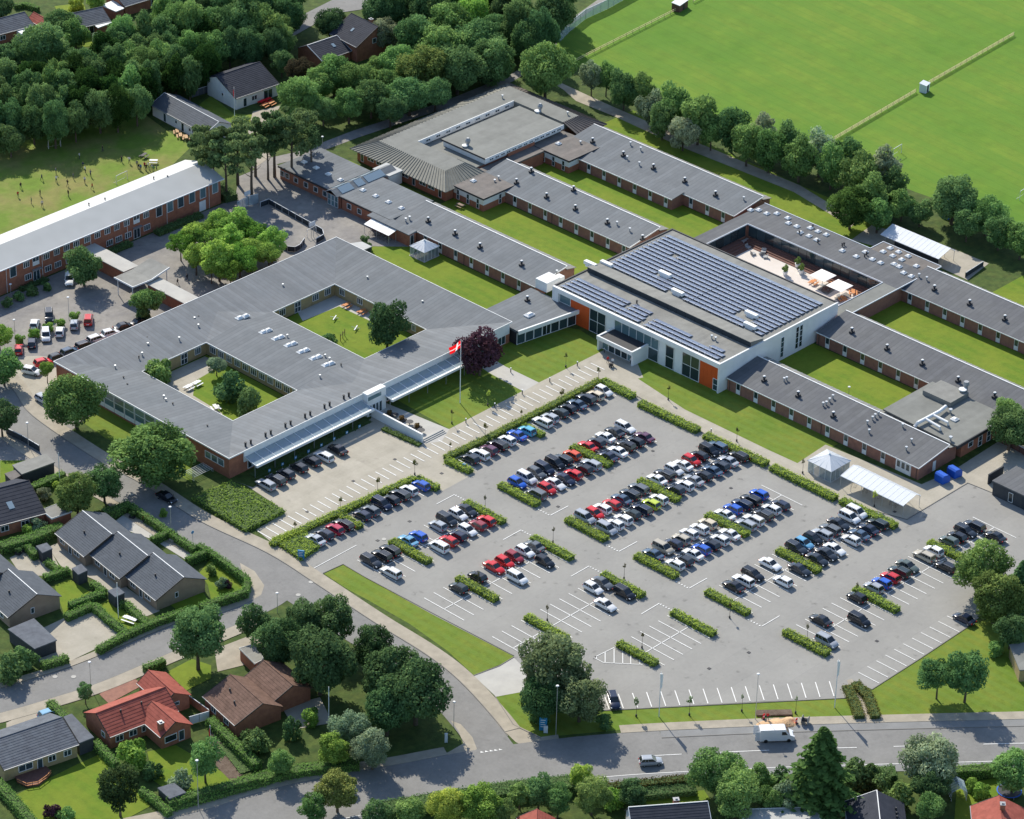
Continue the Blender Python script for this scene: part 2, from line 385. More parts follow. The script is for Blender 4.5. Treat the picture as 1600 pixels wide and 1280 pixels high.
# car park and yards
ground('car_park', [(487, 893), (470, 872), (500, 850), (700, 735), (820, 668), (945, 592), (1000, 622), (1200, 733), (1310, 784), (1417, 812), (1512, 755), (1552, 771), (1640, 812), (1700, 900), (1530, 965), (1513, 979), (1440, 1028), (1362, 1077), (1330, 1062), (1326, 1091), (1200, 1096), (940, 1110), (850, 1100), (812, 1060), (803, 1026), (675, 960), (570, 902), (536, 882), (505, 897)], Z4, 'asphalt')
ground('school_yard', [(-115, 62), (-115, 104.6), (22, 104.6), (30, 112), (40, 112), (36, 60), (28, 68), (19, 72), (-50, 72), (-57, 66), (-60, 55), (-85, 48)], Z2, 'yard', 1)
ground('forecourt', [(395, 762), (365, 752), (384, 758), (447, 800), (400, 828), (425, 848), (480, 868), (640, 762), (690, 768), (745, 738), (704, 722), (960, 600), (1005, 590), (985, 540), (952, 543), (840, 599), (819, 610), (702, 670.5), (680, 686), (660, 694), (585, 650), (560, 668), (480, 712)], Z1+.002, 'paving')
ground('terrace', [(570, 640), (598, 628), (702, 671), (690, 690), (662, 694)], Z3, 'concrete')
ground('footpath', [(768, 560), (790, 573), (842, 598), (818, 612), (768, 585), (745, 570)], Z3, 'concrete')
ground('footpath', [(940, 588), (968, 573), (1070, 640), (1200, 703), (1246, 724), (1290, 695), (1440, 757), (1490, 735), (1560, 690), (1620, 700), (1640, 812), (1552, 771), (1512, 755), (1417, 812), (1310, 784), (1200, 733), (1000, 622)], Z2, 'paving')
ground('footpath', [(860, 122), (812, 100), (880, 140), (900, 158), (960, 182), (1060, 228), (1240, 300), (1330, 355), (1340, 345), (1250, 290), (1070, 215), (960, 168), (905, 143)], Z2, 'sidewalk')
ground('footpath', [(400, 265), (480, 245), (560, 215), (700, 168), (800, 128), (850, 98), (890, 40), (960, -8), (945, -8), (880, 38), (840, 92), (795, 118), (690, 160), (550, 205), (470, 236), (385, 255)], Z2, 'yard')
ground('courtyard_paving', [(1330, 375), (1362, 352), (1480, 385), (1545, 412), (1512, 438), (1440, 405)], Z2, 'paving')
ground('entrance_apron', [(740, 1056), (780, 1041), (803, 1028), (850, 1075), (775, 1089)], Z3, 'concrete')
ground('footpath', [(1323, 1063), (1331, 1061), (1349, 1085), (1360, 1126), (1348, 1126), (1336, 1090)], Z5, 'sidewalk')
# parking on the far left
ground('car_park', [(-10, 560), (60, 556), (90, 560), (130, 592), (85, 610), (105, 640), (30, 645), (-30, 620)], Z3, 'paving')
# roads
r1 = gl([(-60, 560), (-10, 612), (24, 658), (130, 731), (200, 769), (290, 827), (395, 877), (470, 925), (560, 985), (640, 1035), (690, 1075), (740, 1130), (772, 1172)])
band('road', r1, -3.6, 3.6, Z4+.001, 'road')
band('pavement', r1[:-3], 3.75, 6.6, 0, 'sidewalk', .10)
band('kerb', r1[:-2], 3.6, 3.75, 0, 'kerb', .12)
band('pavement', r1[8:34], -5.6, -3.75, 0, 'sidewalk', .10)
band('kerb', r1[8:36], -3.75, -3.6, 0, 'kerb', .12)
r2 = gl([(-80, 1115), (0, 1095), (62, 1077), (140, 1052), (240, 1010), (330, 972), (410, 938), (440, 915)])
band('road', r2, -3.4, 3.4, Z4, 'road')
band('pavement', r2[:36], 3.5, 5.0, 0, 'sidewalk', .10)
band('pavement', r2[:34], -6.2, -3.5, 0, 'sidewalk', .10)
ground('corner_pavement', [(704, 1126), (720, 1132), (738, 1152), (745, 1170), (738, 1183), (600, 1210), (560, 1217), (600, 1200), (700, 1176), (724, 1162), (716, 1142)], Z2, 'sidewalk')
ground('corner_pavement', [(760, 1108), (775, 1098), (800, 1130), (845, 1152), (872, 1148), (874, 1159), (822, 1168), (806, 1160), (780, 1135)], Z2, 'sidewalk')
ground('corner_pavement', [(375, 880), (398, 893), (413, 915), (408, 930), (380, 945), (300, 975), (385, 925)], Z2, 'sidewalk')
r3 = gl([(100, 1350), (330, 1302), (430, 1270), (540, 1245), (640, 1228), (735, 1210), (857, 1192), (980, 1180), (1175, 1170), (1362, 1164), (1600, 1158), (1750, 1155)])
band('main_road', r3, -5.9, 5.6, Z5, 'road')
band('cycle_lane', r3[44:], 4.2, 6.2, Z6, 'cycle_lane')
band('main_road', r3[:45], 5.5, 6.25, Z6, 'road')
band('cycle_lane', r3, -7.6, -5.6, Z6, 'cycle_lane')
band('kerb', r3[44:], 4.1, 4.25, 0, 'kerb', .10)
band('pavement', r3[42:], 6.2, 8.4, 0, 'sidewalk', .09)
band('pavement', r3[:30], 6.2, 8.4, 0, 'sidewalk', .09)
def dash(line, d, w, on, off, start, name='road_marking', z=Z6+.004, i0=0, i1=None):
    pts = offset(line, d)[i0:i1]; mb = MB(); acc = start; L = []
    fine = []
    for a, b in zip(pts, pts[1:]):
        n = max(1, int((b-a).length/.5))
        for k in range(n): fine.append(a+(b-a)*k/n)
    s = start; prev = fine[0]; dist = 0; cur = []
    for p in fine[1:]:
        dist += (p-prev).length
        if (dist+start) % (on+off) < on: cur.append((prev, p))
        prev = p
    for a, b in cur:
        t = (b-a).normalized(); n = Vector((-t.y, t.x))*w/2
        mb.sheet([tuple(a-n), tuple(b-n), tuple(b+n), tuple(a+n)], z)
    o = mb.build(name, 'marking'); tag(o, kind='structure')
# residential courts, drives and gardens
for name, m, pts in (
    ('driveway', 'paving', [(60, 985), (145, 945), (190, 990), (150, 1014), (75, 1050), (58, 1030)]),
    ('driveway', 'paving', [(15, 872), (50, 855), (80, 862), (100, 900), (60, 900), (30, 895)]),
    ('driveway', 'paving', [(75, 855), (100, 845), (160, 880), (200, 920), (250, 955), (225, 965), (180, 930), (145, 905), (95, 885)]),
    ('patio', 'concrete', [(180, 815), (205, 795), (250, 830), (235, 842), (200, 830)]),
    ('patio', 'concrete', [(250, 850), (270, 838), (310, 865), (290, 875)]),
    ('garden_lawn', 'lawn', [(312, 895), (330, 872), (385, 905), (383, 922), (330, 938), (325, 915)]),
    ('garden_lawn', 'lawn', [(100, 960), (85, 915), (108, 905), (140, 925), (108, 950)]),
    ('garden_lawn', 'lawn', [(155, 945), (170, 937), (235, 985), (200, 990)]),
    ('garden_lawn', 'lawn', [(20, 1245), (120, 1195), (165, 1175), (235, 1260), (160, 1300), (60, 1300)]),
    ('garden_lawn', 'lawn', [(230, 1175), (275, 1165), (370, 1220), (280, 1250), (240, 1220)]),
    ('garden_lawn', 'lawn', [(262, 1050), (300, 1030), (330, 1040), (330, 1060), (290, 1080)]),
    ('garden_lawn', 'lawn', [(300, 900), (260, 940), (330, 1000), (340, 960)][::-1]),
    ('vegetable_bed', 'soil', [(328, 1140), (345, 1150), (395, 1200), (362, 1222), (330, 1190)]),
    ('patio', 'brick_brown', [(155, 1085), (205, 1058), (225, 1070), (170, 1100)]),
    ('driveway', 'sidewalk', [(10, 1130), (80, 1095), (100, 1120), (10, 1150)]),
    ('driveway', 'sidewalk', [(335, 1015), (400, 990), (420, 1010), (380, 1040), (340, 1050)]),
    ('patio', 'paving', [(440, 1105), (500, 1090), (520, 1130), (460, 1140)]),
    ('garden_lawn', 'lawn', [(1010, 1245), (1100, 1235), (1110, 1250), (1010, 1262)]),
    ('garden_lawn', 'lawn', [(1495, 1225), (1570, 1215), (1590, 1300), (1490, 1300)]),
    ('garden_lawn', 'lawn', [(0, 720), (50, 720), (60, 745), (0, 765)]),
    ('garden_lawn', 'front_lawn', [(310, 165), (330, 150), (365, 178), (395, 180), (400, 195), (350, 200)]),
    ('driveway', 'sidewalk', [(395, 175), (440, 165), (400, 215), (430, 240), (400, 262), (380, 240)]),
    ('driveway', 'yard', [(-40, 80), (5, 95), (30, 115), (-20, 150)]),
    ('garden_lawn', 'lawn', [(85, 10), (130, 5), (150, 60), (170, 70), (120, 75)]),
    ('road', 'road', [(430, 45), (520, 0), (560, -20), (640, -20), (600, 10), (520, 22), (450, 62)])):
    ground(name, pts, Z3 if 'lawn' not in name else Z2, m)
# sandy strip between the stones in the driveway
# ---------------------------------------------------------------- painted lines (parking bays, one sheet per block)
def line(mb, a, b, w=.16, z=None):
    z = z or GZ+.004
    a, b = Vector(a[:2]), Vector(b[:2]); t = (b-a).normalized(); n = Vector((-t.y, t.x))*w/2
    mb.sheet([tuple(a-n), tuple(b-n), tuple(b+n), tuple(a+n)], z)
def bays(name, x0, n, y0, y1, mid=None, pitch=2.5, extra=None):
    mb = MB()
    for i in range(n): line(mb, (x0+i*pitch, y0), (x0+i*pitch, y1))
    if mid is not None: line(mb, (x0, mid), (x0+(n-1)*pitch, mid))
    tag(mb.build(name, 'marking'), kind='structure')

Z5 = ZC[0]+.002; Z6 = Z5
GZ = Z5
band('road_marking', r3, -5.62, -5.48, 0, 'marking')
dash(r3, -.7, .16, 9, 6, 3, i0=43, z=Z6+.005)
PI_ = 2.45
def blk(c, xa, xb, mid=True, depth=5.0):
    mb = MB(); n = int(round((xb-xa)/PI_))
    for i in range(n+1):
        x = xa+(xb-xa)*i/n; line(mb, (x, c-depth), (x, c+depth))
    if mid: line(mb, (xa, c), (xb, c))
    tag(mb.build('parking_bay_lines', 'marking'), kind='structure')
for c, bs in ((-23, [(-59.0, -51.8), (-49.4, -32.3), (-20.8, -3.6), (-1.3, 11.0)]), (-40.2, [(-59.1, -51.8), (-49.4, -32.3), (-20.8, -3.6), (-1.3, 18.4)]),
              (-57.2, [(-59.2, -51.9), (-49.4, -37.2), (-20.8, -3.6), (-1.3, 13.4)]), (-74.2, [(-44.2, -32.3), (-20.8, -3.6), (-1.3, 18.6)]),
              (-92.0, [(-20.6, -3.4), (-1.2, 18.6), (20.9, 33.0)])):
    for a, b in bs: blk(c, a, b)
def single(y0, y1, xa, xb):
    mb = MB(); n = int(round((xb-xa)/PI_))
    for i in range(n+1):
        x = xa+(xb-xa)*i/n; line(mb, (x, y0), (x, y1))
    tag(mb.build('parking_bay_lines', 'marking'), kind='structure')
single(-10.8, -6, -61.6, -50.6); single(-10.8, -6, -49.6, -32.4); single(-10.8, -6, -21, -3.7); single(-10.8, -6, -1.2, 18.4)
single(-108.6, -104, -21.8, 3.2)
mb = MB()
for i in range(17):
    t = i/16; a = Vector((-58.2, -77.8)).lerp(Vector((-27.5, -102.2)), t); b = Vector((-60.7, -81.3)).lerp(Vector((-30.4, -105.6)), t); line(mb, a, b)
tag(mb.build('parking_bay_lines', 'marking'), kind='structure')
mb = MB()
for i in range(49):
    x = -65.3+i*1.87; line(mb, (x, 1.7), (x, -2.0), .20)
tag(mb.build('walkway_stripes', 'marking'), kind='structure')
# give-way teeth and stop lines beside the central aisle, hatched corner, entry line
mb = MB()
def L4(*q):
    for i in range(0, len(q)-1): line(mb, P(*q[i]), P(*q[i+1]), .14)
for c in (-23, -40.2, -57.2, -74.2):
    for s, x0 in ((1, -22.9), (-1, -30.4)):
        y = c-5.9*1
        if s < 0: y = c+5.6
        for k in range(5):
            yy = y-.65*k if s > 0 else y+.65*k
            mb.sheet([(x0-.22, yy-.18), (x0+.22, yy), (x0-.22, yy+.18)], Z5+.004)
        ye = y-3.0 if s > 0 else y+3.0
        line(mb, (x0, ye), (x0+(4.8 if s > 0 else -4.8), ye-.05))
L4((487.5, 890), (557, 852.5)); L4((928, 1028), (960, 1012)); L4((928, 1028), (943, 1036), (1004, 1039)); L4((945.5, 1019.5), (945.5, 1036)); L4((959.5, 1014), (959.5, 1037))
L4((973, 1014), (973, 1038)); L4((985.5, 1021), (985.5, 1038)); L4((999, 1028), (1000, 1039)); L4((928, 1028), (932, 1026), (932, 1030))
for k in range(5):
    a = P(754+k*7.2, 1177-k*1.0); mb.sheet([(a.x-.25, a.y+.25), (a.x+.3, a.y-.1), (a.x+.1, a.y+.55)], Z6+.004)
tag(mb.build('give_way_markings', 'marking'), kind='structure')
# kerb stones round the verges
mb = MB()
def kerbline(pts, w=.15, h=.11):
    q = [P(*p).to_2d() for p in pts]
    for a, b in zip(q, q[1:]):
        t = (b-a).normalized(); n = Vector((-t.y, t.x))*w/2; mb.prism([tuple(a-n), tuple(b-n), tuple(b+n), tuple(a+n)], 0, h)
kerbline([(505, 896), (536, 882), (570, 902), (675, 958), (803, 1025)]); kerbline([(740, 1056), (780, 1041), (803, 1027)])
kerbline([(773, 1088), (802, 1133), (845, 1154)]); kerbline([(940, 1111), (1326, 1091)]); kerbline([(1362, 1078), (1440, 1028), (1513, 979.5)])
kerbline([(945, 592), (1000, 622), (1200, 733), (1310, 784), (1417, 812), (1512, 755), (1552, 771)])
tag(mb.build('kerb', 'kerb'), kind='structure')
mb = MB()
for q in ((205, 773), (486, 910), (466, 930), (86, 1058), (115, 1058), (600, 843)):
    p = P(*q); mb.prism([(p.x+.45*math.cos(a*math.pi/6), p.y+.45*math.sin(a*math.pi/6)) for a in range(12)], .01, Z6+.01)
tag(mb.build('manhole_cover', 'concrete'), kind='structure')
mb = MB()
for q in ((934, 688), (1142, 763), (872, 792), (1060, 850), (1254, 870), (1398, 800), (1170, 1020), (1020, 705), (640, 815), (590, 845), (1370, 1002), (1108, 1045), (480, 800), (552, 752), (617, 718), (690, 740)):
    p = P(*q); mb.box(p.x-.28, p.x+.28, p.y-.28, p.y+.28, .01, GZ+.006)
tag(mb.build('drain_cover', 'dark'), kind='structure')
# ---------------------------------------------------------------- school buildings
WIN = {}
def win_mesh(w, h, nx, nz, panel, glass, door):
    key = (w, h, nx, nz, panel, glass, door)
    if key not in WIN:
        f = MB(); t = .07 if w < 1.2 else .09; d = .10
        z0 = panel
        f.box(-w/2, -w/2+t, -d, .02, 0, h); f.box(w/2-t, w/2, -d, .02, 0, h)
        f.box(-w/2+t, w/2-t, -d, .02, h-t, h); f.box(-w/2+t, w/2-t, -d, .02, 0, max(t, z0))
        for i in range(1, nx):
            x = -w/2+w*i/nx; f.box(x-t/2, x+t/2, -d+.005, .015, max(t, z0), h-t)
        for i in range(1, nz):
            z = z0+(h-z0)*i/nz; f.box(-w/2+t, w/2-t, -d+.008, .012, z-t/2, z+t/2)
        p = MB().box(-w/2+t, w/2-t, -.045, .0, max(t, z0), h-t)
        WIN[key] = (f.mesh('window_frame', 'white'), p.mesh('pane', glass))
    return WIN[key]
FACE = {'-y': 0, '-x': -math.pi/2, '+y': math.pi, '+x': math.pi/2}
def window(par, x, y, z, w, h, face='-x', nx=1, nz=1, panel=0, glass='glass', name='window', ang=None):
    f, p = win_mesh(w, h, nx, nz, panel, glass, name == 'door')
    a = FACE[face] if ang is None else ang
    o = put(name, f, par, (x, y, z), a); q = bpy.data.objects.new('pane', p); C.objects.link(q); q.parent = o
    return o
def roof_vent_mesh():
    a = MB(); a.tube([(0, 0, 0), (0, 0, .6)], .15, 10); a.tube([(0, 0, .6), (0, 0, .65), (0, 0, .82)], [.15, .30, .26], 10); return a.mesh('roof_vent', 'zinc')
VENT = roof_vent_mesh()
VENT_DARK = MB().tube([(0, 0, 0), (0, 0, .55)], .14, 8).tube([(0, 0, .55), (0, 0, .75)], .22, 8).mesh('roof_pipe', 'dark')
SKYL = MB().box(-.55, .55, -.55, .55, 0, .25).add([(-.5, -.5, .25), (.5, -.5, .25), (.5, .5, .25), (-.5, .5, .25), (-.25, -.25, .48), (.25, -.25, .48), (.25, .25, .48), (-.25, .25, .48)], [(0, 1, 5, 4), (1, 2, 6, 5), (2, 3, 7, 6), (3, 0, 4, 7), (4, 5, 6, 7)]).mesh('rooflight', 'white')
SKYL_BIG = MB().box(-1.0, 1.0, -.7, .7, 0, .3).add([(-.9, -.6, .3), (.9, -.6, .3), (.9, .6, .3), (-.9, .6, .3), (-.5, -.3, .62), (.5, -.3, .62), (.5, .3, .62), (-.5, .3, .62)], [(0, 1, 5, 4), (1, 2, 6, 5), (2, 3, 7, 6), (3, 0, 4, 7), (4, 5, 6, 7)]).mesh('rooflight', 'white')
BIGVENT = MB().box(-.5, .5, -.36, .36, 0, .38).tube([(0, 0, .35), (0, 0, .9)], .22, 10).tube([(0, 0, .9), (0, 0, 1.12)], [.34, .33], 10).mesh('roof_vent', 'dark')
BVTOP = MB().tube([(0, 0, 1.12), (0, 0, 1.24)], [.33, .22], 10).mesh('vent_cap', 'white')
def bigvent(par, x, y, z):
    o = put('roof_vent', BIGVENT, par, (x, y, z)); q = bpy.data.objects.new('vent_cap', BVTOP); C.objects.link(q); q.parent = o
def wing(label, x0, ya, yb, wins, depth=9.6, ze=2.9, zr=4.2, back=2.9, brick='brick_brown', roof='felt', vents=(), small=(), skip=()):
    "single-storey classroom wing: low pitched roof, ridge near the back, narrow glazed lean-to behind it; ya > yb"
    t = thing('school_wing', label, 'school wing', (x0, yb, 0))
    xr = x0+depth; xb = xr+back
    xw = x0+.35
    w = MB(); w.prism([(xw, yb+.25), (xr-.1, yb+.25), (xr-.1, ya), (xw, ya)], 0, [ze-.12, zr-.15, zr-.15, ze-.12])
    w.prism([(xr-.1, yb+.25), (xb-.3, yb+.25), (xb-.3, ya), (xr-.1, ya)], 0, [ze+.2, ze-.2, ze-.2, ze+.2]); w.build('wall', brick, t)
    r = MB().slab([(x0, yb, ze), (xr, yb, zr), (xr, ya, zr), (x0, ya, ze)], .14).build('roof', roof, t)
    MB().slab([(xr+.02, yb, ze+.55), (xb, yb, ze-.05), (xb, ya, ze-.05), (xr+.02, ya, ze+.55)], .1).build('lean_to_roof', 'felt_grey', t)
    n = int((ya-yb)/1.5); s = MB()
    for i in range(1, n):
        y = yb+(ya-yb)*i/n; s.prism([(xr+.1, y-.03), (xb, y-.03), (xb, y+.03), (xr+.1, y+.03)], [ze+.56, ze-.04, ze-.04, ze+.56], [ze+.6, ze, ze, ze+.6])
    tag(s.build('glazing_bars', 'light_metal', t), kind='stuff')
    MB().box(xr-.08, xr+.14, yb, ya, zr+.005, zr+.09).build('ridge_flashing', 'white', t)
    MB().box(x0-.09, x0+.02, yb-.05, ya, ze-.2, ze-.02).build('gutter', 'white', t)
    MB().prism([(x0, yb-.08), (xr, yb-.08), (xr, yb+.02), (x0, yb+.02)], [ze-.2, zr-.2, zr-.2, ze-.2], [ze+.03, zr+.03, zr+.03, ze+.03]).build('verge_board', 'white', t)
    for y in wins: window(t, xw, y, .15, 1.0, 2.35, '-x', 1, 1, .95)
    for v in vents: bigvent(t, v[0], v[1], ze+(v[0]-x0)/depth*(zr-ze))
    for v in small: put('roof_vent', VENT, t, (v[0], v[1], ze+(v[0]-x0)/depth*(zr-ze)))
    for y in (ya-.6, (ya+yb)/2, yb+.7):
        MB().tube([(xw-.08, y, 0), (xw-.08, y, ze-.2)], .05, 6).build('downpipe', 'dark', t)
    return t
def seq(a, n, d=4.53): return [a-d*i for i in range(n)]
# vents are put where the photograph shows them, on the slope height
def on(px, py, z): p = P(px, py, z); return (p.x, p.y)
def onl(L, z): return [on(*q, z) for q in L]
w1 = wing('brick wing with charcoal roof beside the car park, ending at the blue containers', 35.8, -24.1, -71.9, seq(-26.9, 10)[:9], zr=4.1, roof='felt_dark', depth=9.3,
     vents=onl([(1194, 594), (1247, 618), (1302, 649)], 3.6), small=onl([(1229, 596), (1225, 597), (1286, 634), (1291, 633), (1296, 629), (1301, 625)], 3.5)+onl([(1355, 663), (1363, 658), (1367, 655), (1372, 652), (1358, 675), (1410, 671), (1424, 692), (1416, 702)], 3.5))
MB().box(35.8+.22, 35.8+.36, -69.9, -66.3, .1, 2.5).build('door', 'white', w1)
for y in (-69.2, -68.1, -67.0): window(w1, 36.02, y, 1.0, .9, 1.45, '-x')
MB().box(40.5, 41.4, -71.72, -71.66, .1, 2.2).build('door', 'white', w1)
w2 = wing('brick wing with charcoal roof behind the kitchen annexe, right of the white hall', 62.9, -24.5, -92, seq(-27.3, 14), zr=4.3, roof='felt_dark', depth=9.3,
     vents=onl([(1331, 518), (1386, 544), (1441, 568), (1497, 594), (1554, 619)], 3.8))
w3 = wing('brick wing with charcoal roof at the right edge below the bicycle canopy', 89.8, -24.2, -92, seq(-27.2, 14), zr=4.3, roof='felt_dark', depth=9.6,
     vents=onl([(1460, 451), (1515, 474), (1570, 498)], 3.8), small=onl([(1436, 431), (1448, 436)], 4))
w4 = wing('brick wing facing the gazebo lawn, left of the white hall', 35.8, 69.5, 28.0, seq(55.8, 7, 4.6)[:6]+[60.2], zr=4.2, roof='felt',
     vents=onl([(669, 346), (711, 366), (750, 386), (815, 414)], 3.6), small=onl([(634, 342), (640, 340), (870, 428)], 3.7))
w5 = wing('middle brick wing with grey roof running down to the hall', 62.9, 71.6, 26.3, seq(55.5, 7, 4.56)+[60.0], zr=4.2, roof='felt',
     vents=onl([(807, 285), (830, 272), (854, 307), (896, 301), (899, 326), (949, 348), (1004, 373)], 3.7), small=onl([(773, 282), (779, 278), (964, 351), (984, 361)], 3.6))
w6 = wing('long brick wing nearest the sports field with grey felt roof', 89.9, 70.4, 20.5, [33.0, 28.3, 23.8], zr=4.2, roof='felt',
     vents=onl([(926, 221), (974, 242), (1021, 262), (1070, 283), (1118, 304)], 3.7), small=onl([(907, 221), (985, 228), (1001, 236), (980, 246), (999, 255), (1162, 312)], 3.8))
MB().prism([(86.6, 35.3), (90.3, 35.3), (90.3, 62.9), (86.6, 62.9)], 0, [2.6, 3.0, 3.0, 2.6]).build('extension_wall', 'brick_brown', w6)
MB().slab([(86.2, 35.0, 2.8), (90.2, 35.0, 3.25), (90.2, 63.2, 3.25), (86.2, 63.2, 2.8)], .14).build('extension_roof', 'felt', w6)
MB().box(86.1, 86.2, 35, 63.2, 2.62, 2.82).build('gutter', 'white', w6)
for y in seq(59.8, 6, 4.55): window(w6, 86.6, y, .15, 1.0, 2.2, '-x', 1, 1, .95)
# --- square building with two courtyards: roof falls from the outside inwards
sq = thing('courtyard_school_building', 'large square grey-roofed school building enclosing two green courtyards', 'school', (-56.9, 18.8, 0))
ox0, ox1, oy0, oy1, zo, zi = -56.9, 19.2, 18.75, 69.7, 4.7, 3.0
a0, a1, ay0, ay1 = -45.3, -28.4, 30.6, 57.2      # courtyard left
b0, b1, by0, by1 = -10.45, 6.9, 30.5, 57.3       # courtyard right
mm_ = (a1+b0)/2
def sqroof(name, quad, m): MB().slab(quad, .16).build(name, m, sq)
sqroof('roof', [(ox0, oy0, zo), (a0, ay0, zi), (a0, ay1, zi), (ox0, oy1, zo)], 'felt')
sqroof('roof', [(ox1, oy0, zo), (ox1, oy1, zo), (b1, by1, zi), (b1, by0, zi)], 'felt')
sqroof('roof', [(ox0, oy1, zo), (a0, ay1, zi), (a1, ay1, zi), (b0, by1, zi), (b1, by1, zi), (ox1, oy1, zo)][::1], 'felt_x')
sqroof('roof', [(ox0, oy0, zo), (ox1, oy0, zo), (b1, by0, zi), (b0, by0, zi), (a1, ay0, zi), (a0, ay0, zi)], 'felt_x')
zm = 3.9
sqroof('roof', [(a1, ay0, zi+.01), (mm_, ay0, zm), (mm_, ay1, zm), (a1, ay1, zi+.01)], 'felt')
sqroof('roof', [(mm_, by0, zm), (b0, by0, zi+.01), (b0, by1, zi+.01), (mm_, by1, zm)], 'felt')
# small gables that close the raised middle ridge
MB().add([(a1, ay0, zi), (mm_, ay0, zm), (b0, by0, zi), (mm_, ay0-6.35, 3.92)], [(0, 3, 1), (1, 3, 2)]).build('roof_valley', 'felt_x', sq)
MB().add([(a1, ay1, zi), (mm_, ay1, zm), (b0, by1, zi), (mm_, ay1+6.7, 3.92)], [(0, 1, 3), (1, 2, 3)]).build('roof_valley', 'felt_x', sq)
def wallring(x0, x1, y0, y1, z, t, name, m, inward):
    w = MB(); s = t if inward else -t
    w.box(x0, x1, y0, y0+s, 0, z) if s > 0 else w.box(x0+s, x1-s, y0+s, y0, 0, z)
    w.box(x0, x1, y1-s, y1, 0, z) if s > 0 else w.box(x0+s, x1-s, y1, y1-s, 0, z)
    w.box(x0, x0+s, y0+s, y1-s, 0, z) if s > 0 else w.box(x0+s, x0, y0, y1, 0, z)
    w.box(x1-s, x1, y0+s, y1-s, 0, z) if s > 0 else w.box(x1, x1-s, y0, y1, 0, z)
    return w.build(name, m, sq)
wallring(ox0+.25, ox1-.25, oy0+.25, oy1-.25, zo-.22, .3, 'outer_wall', 'brick', True)
wallring(a0-.35, a1+.35, ay0-.35, ay1+.35, zi-.12, .3, 'courtyard_wall', 'brick_yellow', False)
wallring(b0-.35, b1+.35, by0-.35, by1+.35, zi-.12, .3, 'courtyard_wall', 'brick_yellow', False)
def rim(x0, x1, y0, y1, z, w_, nm='eaves_trim', par=None):
    r = MB(); r.box(x0-w_, x1+w_, y0-w_, y0, z-.22, z+.05); r.box(x0-w_, x1+w_, y1, y1+w_, z-.22, z+.05)
    r.box(x0-w_, x0, y0, y1, z-.22, z+.05); r.box(x1, x1+w_, y0, y1, z-.22, z+.05); return r.build(nm, 'white', par or sq)
rim(ox0, ox1, oy0, oy1, zo, .12); 
for (x0, x1, y0, y1) in ((a0, a1, ay0, ay1), (b0, b1, by0, by1)):
    r = MB(); w_ = .1
    r.box(x0, x1, y0, y0+w_, zi-.18, zi+.04); r.box(x0, x1, y1-w_, y1, zi-.18, zi+.04); r.box(x0, x0+w_, y0+w_, y1-w_, zi-.18, zi+.04); r.box(x1-w_, x1, y0+w_, y1-w_, zi-.18, zi+.04)
    r.build('eaves_trim', 'white', sq)
# courtyard windows (faces seen: the far walls)
for x in (-42.5, -38.5): window(sq, x, ay1+.35, .9, 1.6, 1.5, '-y', 3)
window(sq, -34.0, ay1+.35, .1, 1.7, 2.4, '-y', 2, 2); window(sq, -30.4, ay1+.35, .9, 1.6, 1.5, '-y', 3)
for i in range(11): window(sq, a1+.35, 55.6-2.4*i, .9, 1.7, 1.5, '-x', 3)
for x in (-7.5, 1.8, 5.2): window(sq, x, by1+.35, .9, 1.7, 1.5, '-y', 3)
window(sq, -3.2, by1+.35, .1, 1.7, 2.4, '-y', 2, 2)
for y in (55.4, 50.2, 45.2, 34.5): window(sq, b1+.35, y, .9, 1.6 if y > 46 else 1.2, 1.4, '-x', 3)
# west facade with tall white framed glazing, brick at both ends
for i in range(9):
    y = 56.5-3.0*i; window(sq, ox0+.25, y, .5, 2.85, 3.7, '-x', 1, 2, .9, 'glass_blue')
for y in (24.9, 23.1, 21.3): window(sq, ox0+.25, y, 1.9, 1.7, 1.5, '-x', 1, 1, 0, 'glass_blue')
# south side: white upper wall, glazed canopy on posts
MB().box(-53.1, 18.7, oy0+.02, oy0+.25, 2.2, zo-.22).build('white_upper_wall', 'white_render', sq)
for (xa, xb) in ((-53.0, -22.6), (-17.6, 8.0)):
    MB().slab([(xa, 15.6, 2.75), (xb, 15.6, 2.75), (xb, oy0, 3.35), (xa, oy0, 3.35)], .05).build('canopy_glass', 'poly_clear', sq)
    n = int((xb-xa)/2.4)
    for i in range(n+1):
        x = xa+(xb-xa)*i/n
        MB().prism([(x-.05, 15.6), (x+.05, 15.6), (x+.05, oy0), (x-.05, oy0)], [2.6, 2.6, 3.2, 3.2], [2.82, 2.82, 3.42, 3.42]).build('canopy_beam', 'light_metal', sq)
        if i % 2 == 0: MB().tube([(x, 15.9, 0), (x, 15.9, 2.6)], .06, 6).build('canopy_post', 'grey_metal', sq)
    MB().box(xa-.1, xb+.1, 15.15, 15.6, 2.45, 2.95).build('canopy_fascia', 'white', sq)
MB().box(-22.3, -17.3, 17.4, oy0+.05, 0, 4.95).build('entrance_bay', 'white_render', sq)
for x in (-21.6, -20.6, -19.7, -18.8): window(sq, x, 17.4, .05, .75, 2.3, '-y', 1, 1)
MB().box(-22.1, -18.6, 17.35, 17.42, 3.5, 4.3).build('sign_band', 'glass_blue', sq)
for x in np.arange(-51, 18, 2.6): 
    if not -23 < x < -17: window(sq, float(x), oy0+.25, .3, 2.2, 1.9, '-y', 2)
